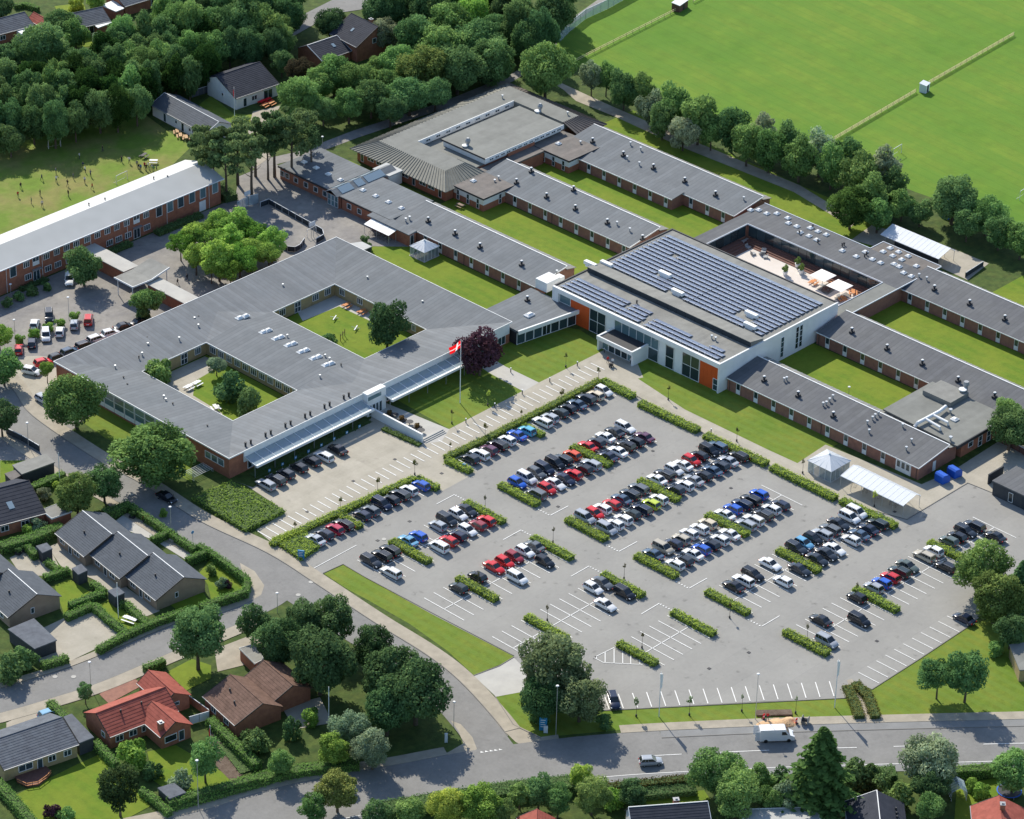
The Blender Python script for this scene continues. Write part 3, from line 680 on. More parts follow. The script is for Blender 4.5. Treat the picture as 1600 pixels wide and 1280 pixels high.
for q in [(148.5, 553.5), (230, 527), (231, 537), (286, 489), (310, 494), (310, 508), (304, 497), (280, 528), (217, 557), (222, 552), (356, 461), (180, 572), (193, 589), (199, 600), (256, 619), (259, 624), (270, 630), (324, 665), (400, 433), (442, 445), (532, 383), (533, 390), (574, 433), (660, 471), (507, 553), (508, 555), (515, 560), (500, 587), (449, 524), (533, 569)]:
    p = P(*q, 4.0); put('roof_vent', VENT if hash(q) % 3 else VENT_DARK, sq, (p.x, p.y, 3.55), scale=(.8, .8, .8))
for i in range(6):
    for d in (0, 1):
        p = P(411+19.6*i+d*7.5, 519+10.3*i-d*3, 3.9); put('rooflight', SKYL_BIG, sq, (p.x, p.y, 3.7), scale=(.8, .8, .9))
for q in ((374, 497), (383.5, 494)): p = P(*q, 3.9); put('rooflight', SKYL_BIG, sq, (p.x, p.y, 3.75), scale=(.8, .8, .9))
for i in range(6):
    for d in (0, 1):
        x = -51.6+i*5.1+d*1.35
        if i < 6: MB().tube([(x, 20.0, 4.4), (x, 20.0, 5.3)], .2, 8).tube([(x, 20.0, 5.3), (x, 20, 5.45)], .26, 8).build('roof_pipe', 'dark', sq)
# courtyards floor
ground('courtyard_lawn', [(a0, ay0), (a1, ay0), (a1, ay1), (a0, ay1)], Z1, 'lawn', 1)
ground('courtyard_lawn', [(b0, by0), (b1, by0), (b1, by1), (b0, by1)], Z1, 'lawn', 1)
ground('courtyard_paving', [(-45, 57), (-29, 57), (-29, 52), (-37, 51), (-41, 47), (-41.5, 38), (-45, 33)], Z2, 'paving', 1)
ground('courtyard_paving', [(-3.2, 57.6), (7.2, 57.6), (7.2, 40), (5.0, 40), (4.6, 53.6), (-5, 54.2)], Z2, 'concrete', 1)
# --- link building
lk = thing('link_building', 'low glazed link block with white fascia between the square school and the hall', 'school wing', (19, 16, 0))
lp = [(18.9, 16.7), (34.2, 14.3), (34.2, 27.6), (19.4, 27.6)]
MB().prism([(19.1, 17.2), (34.0, 14.8), (34.0, 27.5), (19.6, 27.5)], 0, 2.9).build('wall', 'dark', lk)
MB().prism(lp, 3.0, 3.45).build('roof', 'felt', lk)
MB().prism([(18.8, 16.35), (34.3, 13.95), (34.3, 14.3), (19.0, 16.7)], 2.75, 3.6).build('fascia', 'white', lk)
ang = math.atan2(14.8-17.2, 34.0-19.1)
for i in range(7):
    t = (i+.5)/7; window(lk, 19.1+14.9*t+.0, 17.2-2.4*t-.03, .1, 2.1, 2.6, nx=2 if i == 3 else 1, ang=ang, glass='glass', name='door' if i == 3 else 'window')
bigvent(lk, *on(824, 468, 3.8), 3.45)
p = P(827, 491, 3.8); put('rooflight', SKYL_BIG, lk, (p.x, p.y, 3.45))
p = P(856, 438, 5); hv = MB().box(p.x-2, p.x+2, p.y-1.6, p.y+1.6, 3.45, 5.6).box(p.x+2, p.x+4, p.y-1, p.y+.6, 3.45, 4.9).build('air_handling_unit', 'white', lk)
# --- the hall
H0, H1, HY0, HY1, HZ = 33.6, 70.2, -23.9, 21.1, 6.55
hall = thing('assembly_hall', 'white rendered hall with orange panels and solar panels covering its roof', 'hall', (H0, HY0, 0))
MB().box(H0+.6, H1, HY0+.35, HY1, 0, HZ-.35).build('wall', 'white_render', hall)
MB().box(H0, H1+.1, HY0, HY0+.34, 0, HZ+.05).build('side_wall', 'white_render', hall)
MB().box(H0, H0+.6, HY0+.345, HY1, HZ-1.0, HZ+.05).build('fascia', 'white_render', hall)
MB().box(H0, H0+.6, HY1-1.6, HY1, 0, HZ-1.0).build('corner_pier', 'white_render', hall)
MB().box(H0+.6, H1, HY0+.345, HY1-.3, HZ-.34, HZ-.04).build('roof', 'felt_grey', hall)
MB().box(H0+.6, H1+.1, HY1-.3, HY1+.05, HZ-.34, HZ+.15).box(H1-.2, H1+.1, HY0+.345, HY1-.3, HZ-.34, HZ+.15).build('parapet', 'dark', hall)
mb = MB().add([(43.4, HY0+.4, HZ-.04), (43.4, HY1-.6, HZ-.04), (43.4, HY1-.6, HZ+1.15), (43.4, HY0+.4, HZ+1.15), (47.2, HY0+.4, HZ-.04), (47.2, HY1-.6, HZ-.04), (47.2, HY0+.4, HZ+.45), (47.2, HY1-.6, HZ+.45)],
              [(0, 4, 6, 3), (1, 2, 7, 5), (4, 5, 7, 6)]).build('clerestory_side', 'felt_grey', hall)
MB().slab([(43.2, HY0+.35, HZ+1.2), (47.3, HY0+.35, HZ+.5), (47.3, HY1-.55, HZ+.5), (43.2, HY1-.55, HZ+1.2)], .12).build('clerestory_roof', 'felt_grey', hall)
for i in range(18):
    y = HY0+.45+i*2.44; put('clerestory_pane', None, hall, (0, 0, 0)) if False else MB().box(43.3, 43.38, y, y+2.38, HZ, HZ+1.1).build('clerestory_pane', 'slat_dark', hall)
# facade of orange panels, glass bays, white piers (y from left to right)
fx = H0+.62
def fbox(name, y0, y1, z0, z1, m, d=.08): MB().box(fx-d, fx, y0, y1, z0, z1).build(name, m, hall)
def fpan(y0, y1):
    n = max(1, int(round((y0-y1)/1.05)))
    for i in range(n): MB().box(fx-.1, fx, y1+(y0-y1)*i/n+.015, y1+(y0-y1)*(i+1)/n-.015, 0, HZ-1.0).build('orange_panel', 'orange_panel', hall)
def fwin(y0, y1, z0, z1, nx, nz, g='glass_blue'): window(hall, fx-.1, (y0+y1)/2, z0, y0-y1, z1-z0, '-x', nx, nz, 0, g)
fwin(19.4, 16.4, 3.5, HZ-1.0, 1, 1); fpan(16.4, 11.2); fwin(11.1, 6.7, .1, HZ-1.05, 2, 2, 'glass')
fbox('pier', 4.4, 6.6, 0, HZ-1.0, 'white_render', .14)
fwin(4.3, -7.6, 2.9, HZ-1.05, 6, 1); fwin(-4.9, -7.6, .1, 2.85, 1, 1, 'glass')
fbox('pier', -9.4, -7.7, 0, HZ-1.0, 'white_render', .14); fwin(-9.5, -11.7, .1, HZ-1.4, 1, 2, 'glass')
fbox('pier', -13.8, -11.8, 0, HZ-1.0, 'white_render', .14); fwin(-13.9, -18.4, .1, HZ-1.1, 2, 2, 'glass'); fpan(-18.5, -23.5)
window(hall, fx-.11, -22.7, .05, 1.3, 2.6, '-x', 1, 2, 0, 'glass', 'door')
# entrance porch
MB().box(29.5, fx-.12, 4.3, 4.7, 0, 3.3).build('porch_wall', 'white_render', hall)
MB().box(29.5, fx-.12, -4.9, -4.5, 0, 3.3).build('porch_wall', 'white_render', hall)
MB().box(29.5, fx-.12, -4.49, 4.29, 2.75, 3.1).build('porch_roof', 'dark', hall); MB().box(29.2, 29.5, -4.9, 4.7, 2.5, 3.35).build('porch_fascia', 'white', hall)
for i in range(5): window(hall, 30.6, 3.4-1.7*i, .05, 1.65, 2.4, '-x', 1, 1, 0, 'glass_blue' if i in (0, 4) else 'glass', 'door' if i in (1, 2, 3) else 'window')
# narrow windows in the right gable wall
for x, w_, z0, h_ in ((52.9, 1.0, .7, 4.6), (57.5, .95, .9, 5.0), (58.7, .95, .9, 5.0)): window(hall, x, HY0, z0, w_, h_, '-y', 1, 4)
# solar panels on the roof (rows facing the afternoon sun)
SP = MB().slab([(-.56, -.76, .33), (.56, -.76, .12), (.56, .76, .12), (-.56, .76, .33)], .05).mesh('solar_panel', ['solar'])
SPF = MB().slab([(-.62, -.81, .345), (-.56, -.81, .345), (-.56, .81, .345), (-.62, .81, .345)], .04).slab([(-.58, .78, .39), (.56, .78, .15), (.56, .81, .15), (-.58, .81, .39)], .05).box(-.66, -.52, .74, .86, 0, .42).mesh('panel_frame', 'solar_frame')
sol = []
def solrows(x0, x1, y0, y1, skip=()):
    x = x0
    while x < x1:
        y = y1
        while y > y0:
            if not any(a < x < b and c < y < d for a, b, c, d in skip): sol.append((x, y))
            y -= 1.62
        x += 1.4
holes = ((51.2, 54.2, -8.4, 4), (51.5, 55.5, -20, -12.8), (60.5, 62.5, 8.0, 10.0), (49.5, 51.3, -3.0, .5))
holes = ((51.9, 54.3, 6.4, 10.2), (51.5, 54.3, -17.6, -13.2), (60.6, 62.2, 12.0, 13.8), (48.5, 49.6, -.8, 2.8), (48.5, 49.6, -20.3, -16.6))
solrows(48.9, 68.2, -2.5, 18.9, holes); solrows(48.9, 68.2, -22.9, -3.5, holes)
solrows(35.2, 39.5, 4.6, 18.9); solrows(35.2, 38.0, -2.0, 4.2); solrows(38.0, 39.5, -1.5, 3.2); solrows(35.2, 37.9, -22.2, -3.8); solrows(38.0, 39.4, -12.5, -3.8); solrows(38.0, 39.3, -21.5, -18.8)
front = sorted(sol, key=lambda p: p[0])
for x, y in front[:300]:
    o = put('solar_panel', SP, hall, (x, y, HZ)); q = bpy.data.objects.new('panel_frame', SPF); C.objects.link(q); q.parent = o
rest = MB(); rf = MB()
for x, y in front[300:]:
    rest.slab([(x-.56, y-.76, HZ+.33), (x+.56, y-.76, HZ+.12), (x+.56, y+.76, HZ+.12), (x-.56, y+.76, HZ+.33)], .05)
    rf.slab([(x-.62, y-.81, HZ+.345), (x-.56, y-.81, HZ+.345), (x-.56, y+.81, HZ+.345), (x-.62, y+.81, HZ+.345)], .04).slab([(x-.58, y+.78, HZ+.39), (x+.56, y+.78, HZ+.15), (x+.56, y+.81, HZ+.15), (x-.58, y+.81, HZ+.39)], .05).box(x-.66, x-.52, y+.74, y+.86, HZ, HZ+.42)
tag(rest.build('solar_panels', 'solar', hall), kind='stuff'); tag(rf.build('panel_frames', 'solar_frame', hall), kind='stuff')
for x, y in ((53.3, 8.0), (53.0, -15.5), (49.3, 1.0), (49.2, -18.4), (47.9, 19.3), (45.5, 21.6)):
    MB().box(x-.45, x+.45, y-1.5, y+1.5, HZ+.25, HZ+.95).box(x-.6, x+.6, y-.9, y+.9, HZ-.04, HZ+.25).build('rooftop_ventilator', 'white', hall)
for q in ((995, 474), ): p = P(*q, HZ); put('roof_pipe', VENT_DARK, hall, (p.x, p.y, HZ-.04))
for q in ((1112, 529), (1118, 532)): p = P(*q, HZ); put('roof_vent', VENT, hall, (p.x, p.y, HZ-.04))
# --- roofs round the sunken terrace
un = thing('terrace_building', 'dark roofed block with many rooflights wrapping around the sunken terrace', 'school wing', (71, -25, 0))
def flat(par, poly, z, m, wall, inset=.3, wz=None, t=.3):
    MB().prism(poly, z-t, z).build('roof', m, par)
for poly, m in (([(70.4, 15.3), (88.2, 15.3), (88.2, 19.0), (70.4, 19.0)], 'felt_dark'), ([(88.21, -25.2), (98.2, -25.2), (98.2, 19.0), (88.21, 19.0)], 'felt_dark'),
                ([(70.4, -25.2), (88.2, -25.2), (88.2, -21.5), (70.4, -21.5)], 'felt_tan'), ([(98.21, -25.4), (102.6, -25.4), (102.6, -10.1), (98.21, -10.1)], 'felt_brown')): flat(un, poly, 3.55, m, None)
w = MB().box(70.4, 97.9, -25.0, -21.8, 0, 3.2).box(88.5, 97.9, -21.75, 18.7, 0, 3.2).box(70.4, 88.4, 15.6, 18.7, 0, 3.2).box(97.95, 102.3, -25.1, -10.4, 0, 3.2).build('wall', 'brick_brown', un)
r = MB(); r.box(70.4, 88.2, -21.5, -21.38, 3.4, 3.68).box(88.08, 88.2, -21.38, 15.3, 3.4, 3.68).box(70.4, 88.2, 15.18, 15.3, 3.4, 3.68)
r.box(98.2, 98.35, -10.0, 19.1, 3.4, 3.66).box(70.4, 98.2, -25.35, -25.2, 3.4, 3.62).box(98.35, 102.75, -10.1, -9.95, 3.4, 3.66).box(102.6, 102.75, -25.4, -10.1, 3.4, 3.66).box(98.2, 102.6, -25.55, -25.4, 3.4, 3.62).build('eaves_trim', 'light_metal', un)
for i in range(16): MB().box(88.3, 88.48, 15.0-2.3*i-2.2, 15.0-2.3*i, .8, 3.2).build('window', 'glass', un)
for i in range(7): MB().box(71+2.4*i, 73.3+2.4*i, 15.35, 15.55, .8, 3.2).build('window', 'glass', un)
window(un, 75.6, -25.02, 1.0, 1.1, 1.0, '-y')
for q in [(1173, 327.5), (1185.5, 327.5), (1198, 333), (1214, 333), (1231, 340), (1232, 348), (1245, 353), (1250.5, 362.5), (1266, 355.5), (1264, 368), (1278, 361), (1276, 374), (1291, 366), (1316, 391), (1352, 393), (1338, 400), (1363, 404.5), (1376, 410), (1397, 412), (1405, 416), (1412, 425.5), (1424, 431), (1391, 387), (1380, 392.5), (1404, 393), (1395, 399), (1419, 399.5), (1409, 405), (1432, 415)]:
    p = P(*q, 3.8); put('rooflight', SKYL, un, (p.x, p.y, 3.55))
for q in [(1270, 354), (1249, 364), (1278, 378), (1316, 383), (1319, 382), (1351, 400), (1354, 397)]: p = P(*q, 3.8); put('roof_pipe', VENT_DARK, un, (p.x, p.y, 3.55))
ground('terrace_decking', [(70.3, -21.5), (88.4, -21.5), (88.4, 15.4), (70.3, 15.4)], Z3, 'decking', 1)
st = MB()
for i in range(4): st.box(85.4+.75*i, 88.2, -20.0, 14.2, Z3+.2*i, .2*(i+1)); 
tag(st.build('seating_steps', 'wood_red'), 'long stepped wooden seating along the back of the sunken terrace', 'steps')
st = MB()
for i in range(4): st.box(71, 85.3, 11.6+.75*i, 15.2, Z3+.2*i, .2*(i+1))
tag(st.build('seating_steps', 'wood_red'), 'short stepped wooden seating at the upper left end of the terrace', 'steps')
# --- kitchen annexe
ka = thing('kitchen_annexe', 'flat grey roofed kitchen annexe with white ducts on its roof', 'school wing', (47, -72, 0))
MB().prism([(46.6, -72.5), (58.8, -72.5), (62.88, -72.5), (62.88, -54.0), (47.4, -54.0)], 3.2, 3.55).build('roof', 'felt_tan', ka)
MB().box(48.6, 62.7, -72.2, -54.2, 0, 3.18).build('wall', 'brick', ka); MB().box(46.5, 62.9, -72.75, -72.51, 2.9, 3.6).build('fascia', 'dark', ka)
MB().box(57.4, 63.2, -62.6, -55.8, 3.56, 4.5).build('plant_room', 'felt_grey', ka)
for x, w_, z, nm in ((51.5, 1.5, 1.2, 'window'), (54.6, 1.2, .1, 'door'), (57.3, 1.2, .1, 'door')): window(ka, x, -72.2, z, w_, 2.3 if nm == 'door' else 1.2, '-y', 1, 2 if nm == 'door' else 1, 0, 'glass', nm)
def duct(pts, r): MB().tube([tuple(P(*q[:2], q[2])) for q in pts], r, 10).build('duct', 'white', ka)
duct([(1478, 635, 4.4), (1468, 643, 4.4), (1434, 661, 4.3), (1429, 667, 3.6)], .36); duct([(1458, 648.5, 4.4), (1481, 660, 4.4), (1481, 664, 3.6)], .26); duct([(1447, 655, 4.4), (1469, 668, 4.4), (1469, 672, 3.6)], .26)
p = P(1509, 608, 4.4); MB().tube([(p.x, p.y, 3.6), (p.x, p.y, 5.4)], .4, 10).tube([(p.x, p.y, 5.4), (p.x, p.y, 6.1)], [.65, .5], 10).build('extractor_cowl', 'grey_metal', ka)
p = P(1504, 612, 4.4); MB().tube([(p.x, p.y, 3.6), (p.x, p.y, 4.8)], .4, 10).tube([(p.x, p.y, 4.8), (p.x, p.y, 5.0)], .8, 12).build('extractor_cowl', 'white', ka)
for q in ((1485, 645), (1485, 688)): p = P(*q, 3.6); put('roof_vent', VENT, ka, (p.x, p.y, 3.55), scale=(1.4, 1.4, 1.1))
p = P(1491.5, 656, 3.6); put('rooflight', SKYL, ka, (p.x, p.y, 3.55), scale=(1.2, 1.2, 1))
# --- gymnasium block with the ribbed tan roof
gy = thing('gymnasium_block', 'large tan roofed block with ribbed hip slopes around the gymnasium', 'school', (53, 71, 0))
zf = 4.9; ze_ = 3.0
MB().prism([(54.2, 72.2), (63.3, 72.2), (63.3, 90.0), (94.3, 90.0), (94.3, 75.0), (102.4, 75.0), (102.4, 99.8), (54.2, 99.8)], 0, 2.95).build('wall', 'brick', gy)
MB().prism([(57.6, 75.8), (63.6, 75.8), (63.6, 90.3), (94.1, 90.3), (94.1, 74.8), (99.2, 74.8), (99.2, 96.3), (57.6, 96.3)], 3.0, zf).build('roof', 'felt_tan', gy)
def hip(quad, m='rib_tan', n=20):
    MB().slab(quad, .12).build('hip_slope', m, gy); rb = MB(); a, b, c, d = (Vector(v) for v in quad)
    for i in range(n+1):
        t = i/n; p = a.lerp(b, t); q = d.lerp(c, t); u = (b-a).normalized()*.06; up = Vector((0, 0, .12))
        rb.add([p-u, p+u, q+u, q-u, p-u+up, p+u+up, q+u+up, q-u+up], [(4, 5, 6, 7), (0, 1, 5, 4), (1, 2, 6, 5), (3, 0, 4, 7)])
    tag(rb.build('roof_ribs', 'felt_tan' if m == 'rib_tan' else m, gy), kind='stuff')
hip([(52.9, 71.0, ze_), (57.6, 75.8, zf), (57.6, 96.3, zf), (52.9, 100.9, ze_)][::-1][3:]+[(52.9, 100.9, ze_), (57.6, 96.3, zf), (57.6, 75.8, zf)][0:0]+[(0, 0, 0)][0:0] if False else [(52.9, 100.9, ze_), (52.9, 71.0, ze_), (57.6, 75.8, zf), (57.6, 96.3, zf)], n=32)
hip([(52.9, 71.0, ze_), (66.0, 71.0, ze_), (63.6, 75.8, zf), (57.6, 75.8, zf)], n=12)
hip([(66.0, 71.0, ze_), (66.5, 74, ze_), (63.6, 78, zf-.02), (63.62, 75.8, zf-.02)], n=2)
hip([(103.5, 100.9, ze_), (52.9, 100.9, ze_), (57.6, 96.3, zf), (99.2, 96.3, zf)], n=40)
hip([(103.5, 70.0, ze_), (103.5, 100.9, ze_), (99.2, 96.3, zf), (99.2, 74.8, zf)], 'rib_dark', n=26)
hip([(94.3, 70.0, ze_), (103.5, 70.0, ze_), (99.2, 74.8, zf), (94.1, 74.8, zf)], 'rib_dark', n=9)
MB().box(63.6, 94.1, 90.1, 90.29, 3.6, zf+.1).build('clerestory_wall', 'white', gy)
for i in range(9): window(gy, 66.6+3.15*i, 90.1, 4.0, 1.4, .6, '-y', 2)
MB().box(63.5, 94.2, 74.2, 90.05, 0, 3.3).build('inner_wall', 'brick', gy)
MB().box(63.65, 94.05, 74.3, 90.0, 3.3, 3.5).build('inner_roof', 'felt_tan', gy)
MB().box(68.2, 92.5, 73.9, 86.9, 3.5, 4.9).build('gym_wall', 'white', gy); MB().box(67.8, 92.8, 73.5, 87.2, 4.9, 5.15).build('gym_roof', 'felt_tan', gy)
MB().box(67.7, 92.9, 73.4, 73.5, 4.2, 5.2).build('gym_fascia', 'white', gy); MB().box(67.7, 67.8, 73.5, 87.2, 4.85, 5.22).build('gym_fascia', 'dark', gy)
MB().box(75.0, 83.4, 73.4, 73.9, 0, 4.2).build('gym_brick_wall', 'brick', gy)
for i in range(13): window(gy, 69.6+1.8*i, 73.41, 4.25, 1.3, .55, '-y', 2, glass='glass_blue' if 4 < i < 9 else 'glass')
window(gy, 76.6, 73.4, .6, 1.0, 2.0, '-y', 1, 2)
for q, k in (((731, 222), 1), ((844, 168), 1)):
    p = P(*q, 6); MB().tube([(p.x, p.y, 3.5), (p.x, p.y, 5.8)], .32, 10).tube([(p.x, p.y, 5.8), (p.x, p.y, 6.4), (p.x, p.y, 7.0)], [.5, .62, .3], 10).build('extractor_cowl', 'grey_metal', gy)
    MB().tube([(p.x-.9, p.y, 3.5), (p.x-.9, p.y, 5.4)], .35, 10).tube([(p.x-.9, p.y, 5.4), (p.x-.9, p.y, 5.55)], .7, 12).build('extractor_cowl', 'white', gy)
for q in ((785, 151), (887, 177)): p = P(*q, 5.3); put('roof_vent', VENT, gy, (p.x, p.y, zf))
for i in range(10):
    y = 98.2-2.7*i; window(gy, 54.2, y, 1.3 if i % 3 else .3, 2.0 if i % 3 else .9, 1.1 if i % 3 else 2.1, '-x', 2 if i % 3 else 1)
# brown-roofed corner blocks
for (x0, x1, y0, y1), lab in (((56.2, 66.5, 62.7, 72.2), 'square brown roofed block with white upper walls above the picnic bench'), ((83.1, 93.5, 62.6, 74.1), 'square brown roofed block with white upper walls nearer the field')):
    b = thing('corner_block', lab, 'school wing', (x0, y0, 0))
    MB().box(x0, x1, y0, y1, 3.0, 3.3).build('roof', 'felt_brown', b); MB().box(x0+.3, x1-.2, y0+.3, y1-.2, 0, 1.5).build('wall', 'brick', b); MB().box(x0+.27, x1-.2, y0+.27, y1-.2, 1.5, 3.0).build('upper_wall', 'white', b)
    MB().box(x0-.1, x1, y0-.1, y0, 2.95, 3.35).box(x0-.1, x0, y0, y1, 2.95, 3.35).build('verge_board', 'dark', b)
    for i in range(3): window(b, x0+.25, y0+1.9+3.0*i, .3, .8, 2.3, '-x', 1, 2)
    window(b, x0+5.4, y0+.25, .3, .8, 2.3, '-y', 1, 2)
    p = (x0+4.5, y0+7.5); put('rooflight', SKYL, b, (*p, 3.3))
lr = thing('low_roof', 'brown low roof linking the gymnasium to the middle brick wing', 'roof', (66, 70, 0))
MB().prism([(62.5, 70.0), (83.2, 70.0), (83.2, 73.6), (62.5, 73.6)], 2.9, 3.26).build('roof', 'felt_brown', lr); MB().prism([(62.7, 70.2), (83.0, 70.2), (83.0, 73.4), (62.7, 73.4)], 0, 2.9).build('wall', 'brick', lr)
# --- annexe left of the gymnasium
an = thing('nursery_annexe', 'long low brick annexe with a glass ridge across its felt roof', 'school wing', (35, 75, 0))
for (x0, x1, y0, y1) in ((35.3, 48.2, 89.4, 105.2), (34.9, 47.9, 69.6, 85.2)):
    MB().box(x0, x1, y0, y1, 3.0, 3.25).build('roof', 'felt', an); MB().box(x0+.35, x1-.3, y0+.2, y1-.3, 0, 3.0).build('wall', 'brick', an); MB().box(x0-.1, x0, y0, y1, 2.85, 3.2).build('gutter', 'dark', an)
MB().prism([(33.1, 62.2), (35.6, 62.2), (35.6, 74.9), (33.1, 74.9)], 2.85, [3.05, 3.25, 3.25, 3.05]).build('roof', 'felt', an); MB().box(33.5, 35.6, 62.5, 74.7, 0, 2.85).build('wall', 'brick', an)
MB().box(35.2, 47.9, 85.2, 89.4, 0, 3.0).build('wall', 'brick', an)
MB().slab([(34.2, 85.3, 3.15), (52.5, 85.3, 3.15), (52.5, 87.3, 4.1), (34.2, 87.3, 4.1)], .1).slab([(34.2, 87.3, 4.1), (52.5, 87.3, 4.1), (52.5, 89.3, 3.15), (34.2, 89.3, 3.15)], .1).build('gable_roof', 'felt', an)
for xa, xb in ((36.0, 39.6), (40.8, 43.0), (43.8, 49.0)):
    MB().slab([(xa, 85.5, 3.35), (xb, 85.5, 3.35), (xb, 87.2, 4.16), (xa, 87.2, 4.16)], .06).slab([(xa, 87.4, 4.16), (xb, 87.4, 4.16), (xb, 89.1, 3.35), (xa, 89.1, 3.35)], .06).build('glass_ridge', 'roof_glass', an)
MB().box(49.2, 53.5, 84.6, 89.8, 3.0, 3.3).build('link_roof', 'school_roof', an); MB().box(49.4, 53.5, 85.0, 89.5, 0, 3.0).build('link_wall', 'white', an)
MB().add([(34.6, 85.4, 3.0), (34.6, 89.2, 3.0), (34.6, 87.3, 4.0)], [(0, 1, 2), (2, 1, 0)]).build('gable_wall', 'white', an)
for y in (86.2, 87.3, 88.4): window(an, 34.9, y, .1, 1.0, 2.6, '-x', 1, 2, 0, 'glass_blue')
MB().box(34.9, 35.3, 85.5, 89.1, 0, 3.0).build('gable_lower_wall', 'brick', an)
for y in (104.2, 102.6, 99.8, 96.6, 93.5, 90.6): window(an, 35.65, y, .9, 1.3, 1.3, '-x', 1, 1)
for y in (82.6, 79.4): window(an, 35.25, y, .9, 1.3, 1.3, '-x', 1, 1)
window(an, 34.3, 62.5, .1, 1.1, 2.4, '-y', 1, 1)
for q in ((475, 253), (494, 262), (513, 272), (532, 281), (567, 297), (587, 306), (607, 315.5), (627, 325)): p = P(*q, 3.4); put('rooflight', SKYL, an, (p.x, p.y, 3.25))
# --- two-storey school at the left
s2 = thing('two_storey_school', 'long two-storey red brick school with pale low pitched roof by the pitch', 'school', (19, 104.7, 0))
sx0, sx1 = -110, 19.0
MB().prism([(sx0, 105.1), (sx1-.6, 105.1), (sx1-.6, 116.6), (sx0, 116.6)], 0, 5.85).build('wall', 'brick', s2)
MB().add([(sx1-.6, 105.1, 5.8), (sx1-.6, 116.6, 5.8), (sx1-.6, 110.8, 7.6), (sx1-.9, 110.8, 7.6)], [(0, 1, 2), (0, 3, 1)]).build('gable_wall', 'brick', s2)
MB().slab([(sx0, 104.6, 5.9), (sx1, 104.6, 5.9), (sx1, 110.8, 7.8), (sx0, 110.8, 7.8)], .18).build('roof', 'school_roof', s2)
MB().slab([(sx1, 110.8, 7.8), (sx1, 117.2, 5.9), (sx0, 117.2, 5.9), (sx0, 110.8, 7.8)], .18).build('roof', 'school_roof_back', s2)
MB().box(sx0, sx1, 104.45, 104.6, 5.75, 5.95).build('gutter', 'light_metal', s2)
us = [-59.5, -56.8, -54.2, -48.9, -46.1, -43.4, -35.1, -29.8, -27.05, -24.4, -21.8, -18.9, -16.1, -13.4, -10.8, -8.1, -2.7]
for x in us: window(s2, x, 105.1, 3.9, 1.55, 1.4, '-y', 3)
for x in (-59.5, -54.2, -48.9, -43.4, -34.8, -29.5, -26.9, -23.9, -12.9, -10.4, -7.8, -2.6): window(s2, x, 105.1, .95, 1.75, 1.4, '-y', 3)
for x in (-32.6, -5.4): window(s2, x, 105.1, 3.6, 1.7, 2.0, '-y', 2, 1, .9); window(s2, x, 105.1, .1, 1.8, 2.3, '-y', 2, 1, 0, 'glass', 'door'); MB().box(x-1.1, x+1.1, 104.3, 105.1, 2.7, 2.85).build('door_canopy', 'grey_metal', s2)
for x in (-38.6, .9, 4.0, 7.0, 10.2, 13.3, 16.8): window(s2, x, 105.1, 3.0, 1.7, 2.5, '-y', 1, 1, 0, 'glass_blue' if x > 3 and x != 7.0 else 'glass')
MB().box(12.2, 14.0, 105.0, 105.09, .1, 2.4).build('door', 'white', s2)
for x in (-40.4, -31, -18, -8, 3, 15): MB().tube([(x, 105.0, 0), (x, 105.0, 5.8)], .05, 6).build('downpipe', 'white', s2)
for x, y in ((-38.5, 112), (-12, 112.5), (-8.0, 112), (6, 112.5), (-40.5, 110.9), (8.5, 110.9)): put('roof_pipe', VENT_DARK, s2, (x, y, 7.3), scale=(.8, .8, .9))
# --- covered walk and pavilion roof in the yard
cw = thing('covered_walk', 'pale roofed brick corridor from the long school to the square building', 'corridor', (-19, 70, 0))
MB().box(-21.0, -17.0, 91.0, 105.0, 2.9, 3.1).box(-21.0, -17.2, 69.9, 84.5, 2.9, 3.1).build('roof', 'concrete', cw)
MB().box(-20.6, -17.4, 89.0, 105.0, 0, 2.9).build('wall', 'brick', cw); MB().box(-20.4, -17.6, 69.95, 84.2, 0, 2.6).build('wall', 'brick', cw)
pv = thing('pavilion_canopy', 'grey butterfly canopy roof on white posts above the covered walk', 'canopy', (-20, 87, 0))
MB().slab([(-25, 83.4, 4.1), (-19.7, 83.8, 3.7), (-19.7, 89.8, 3.7), (-25, 89.1, 4.1)], .25).slab([(-19.69, 83.8, 3.7), (-14.4, 84.4, 4.3), (-14.4, 90.2, 4.3), (-19.69, 89.8, 3.7)], .25).build('roof', 'felt_grey', pv)
r = MB(); r.slab([(-25.15, 83.25, 4.13), (-19.7, 83.65, 3.73), (-19.7, 83.8, 3.73), (-25, 83.4, 4.13)], .34).slab([(-19.7, 83.65, 3.73), (-14.25, 84.25, 4.33), (-14.4, 84.4, 4.33), (-19.7, 83.8, 3.73)], .34).slab([(-25.15, 83.25, 4.13), (-25, 83.4, 4.13), (-25, 89.1, 4.13), (-25.15, 89.2, 4.13)], .34).build('fascia', 'white', pv)
for x, y in ((-24.6, 84), (-24.6, 88.6), (-14.8, 84.7), (-14.8, 89.8)): MB().tube([(x, y, 0), (x, y, 3.8)], .1, 8).build('post', 'white', pv)
sm = thing('small_porch', 'small white porch roof behind the courtyard school by the round bush', 'porch', (21, 70, 0))
p = [P(535, 368, 2.6), P(556, 366.5, 2.6), P(548, 375, 2.6), P(538, 374, 2.6)]
MB().prism([(19.5, 70.0), (24.5, 67.5), (24.5, 64.5), (19.5, 64.5)], 2.4, 2.6).build('roof', 'school_roof', sm); MB().box(24.2, 24.4, 64.6, 67.4, 0, 2.4).box(19.6, 24.2, 64.6, 64.8, 0, 2.4).build('wall', 'slat_dark', sm)
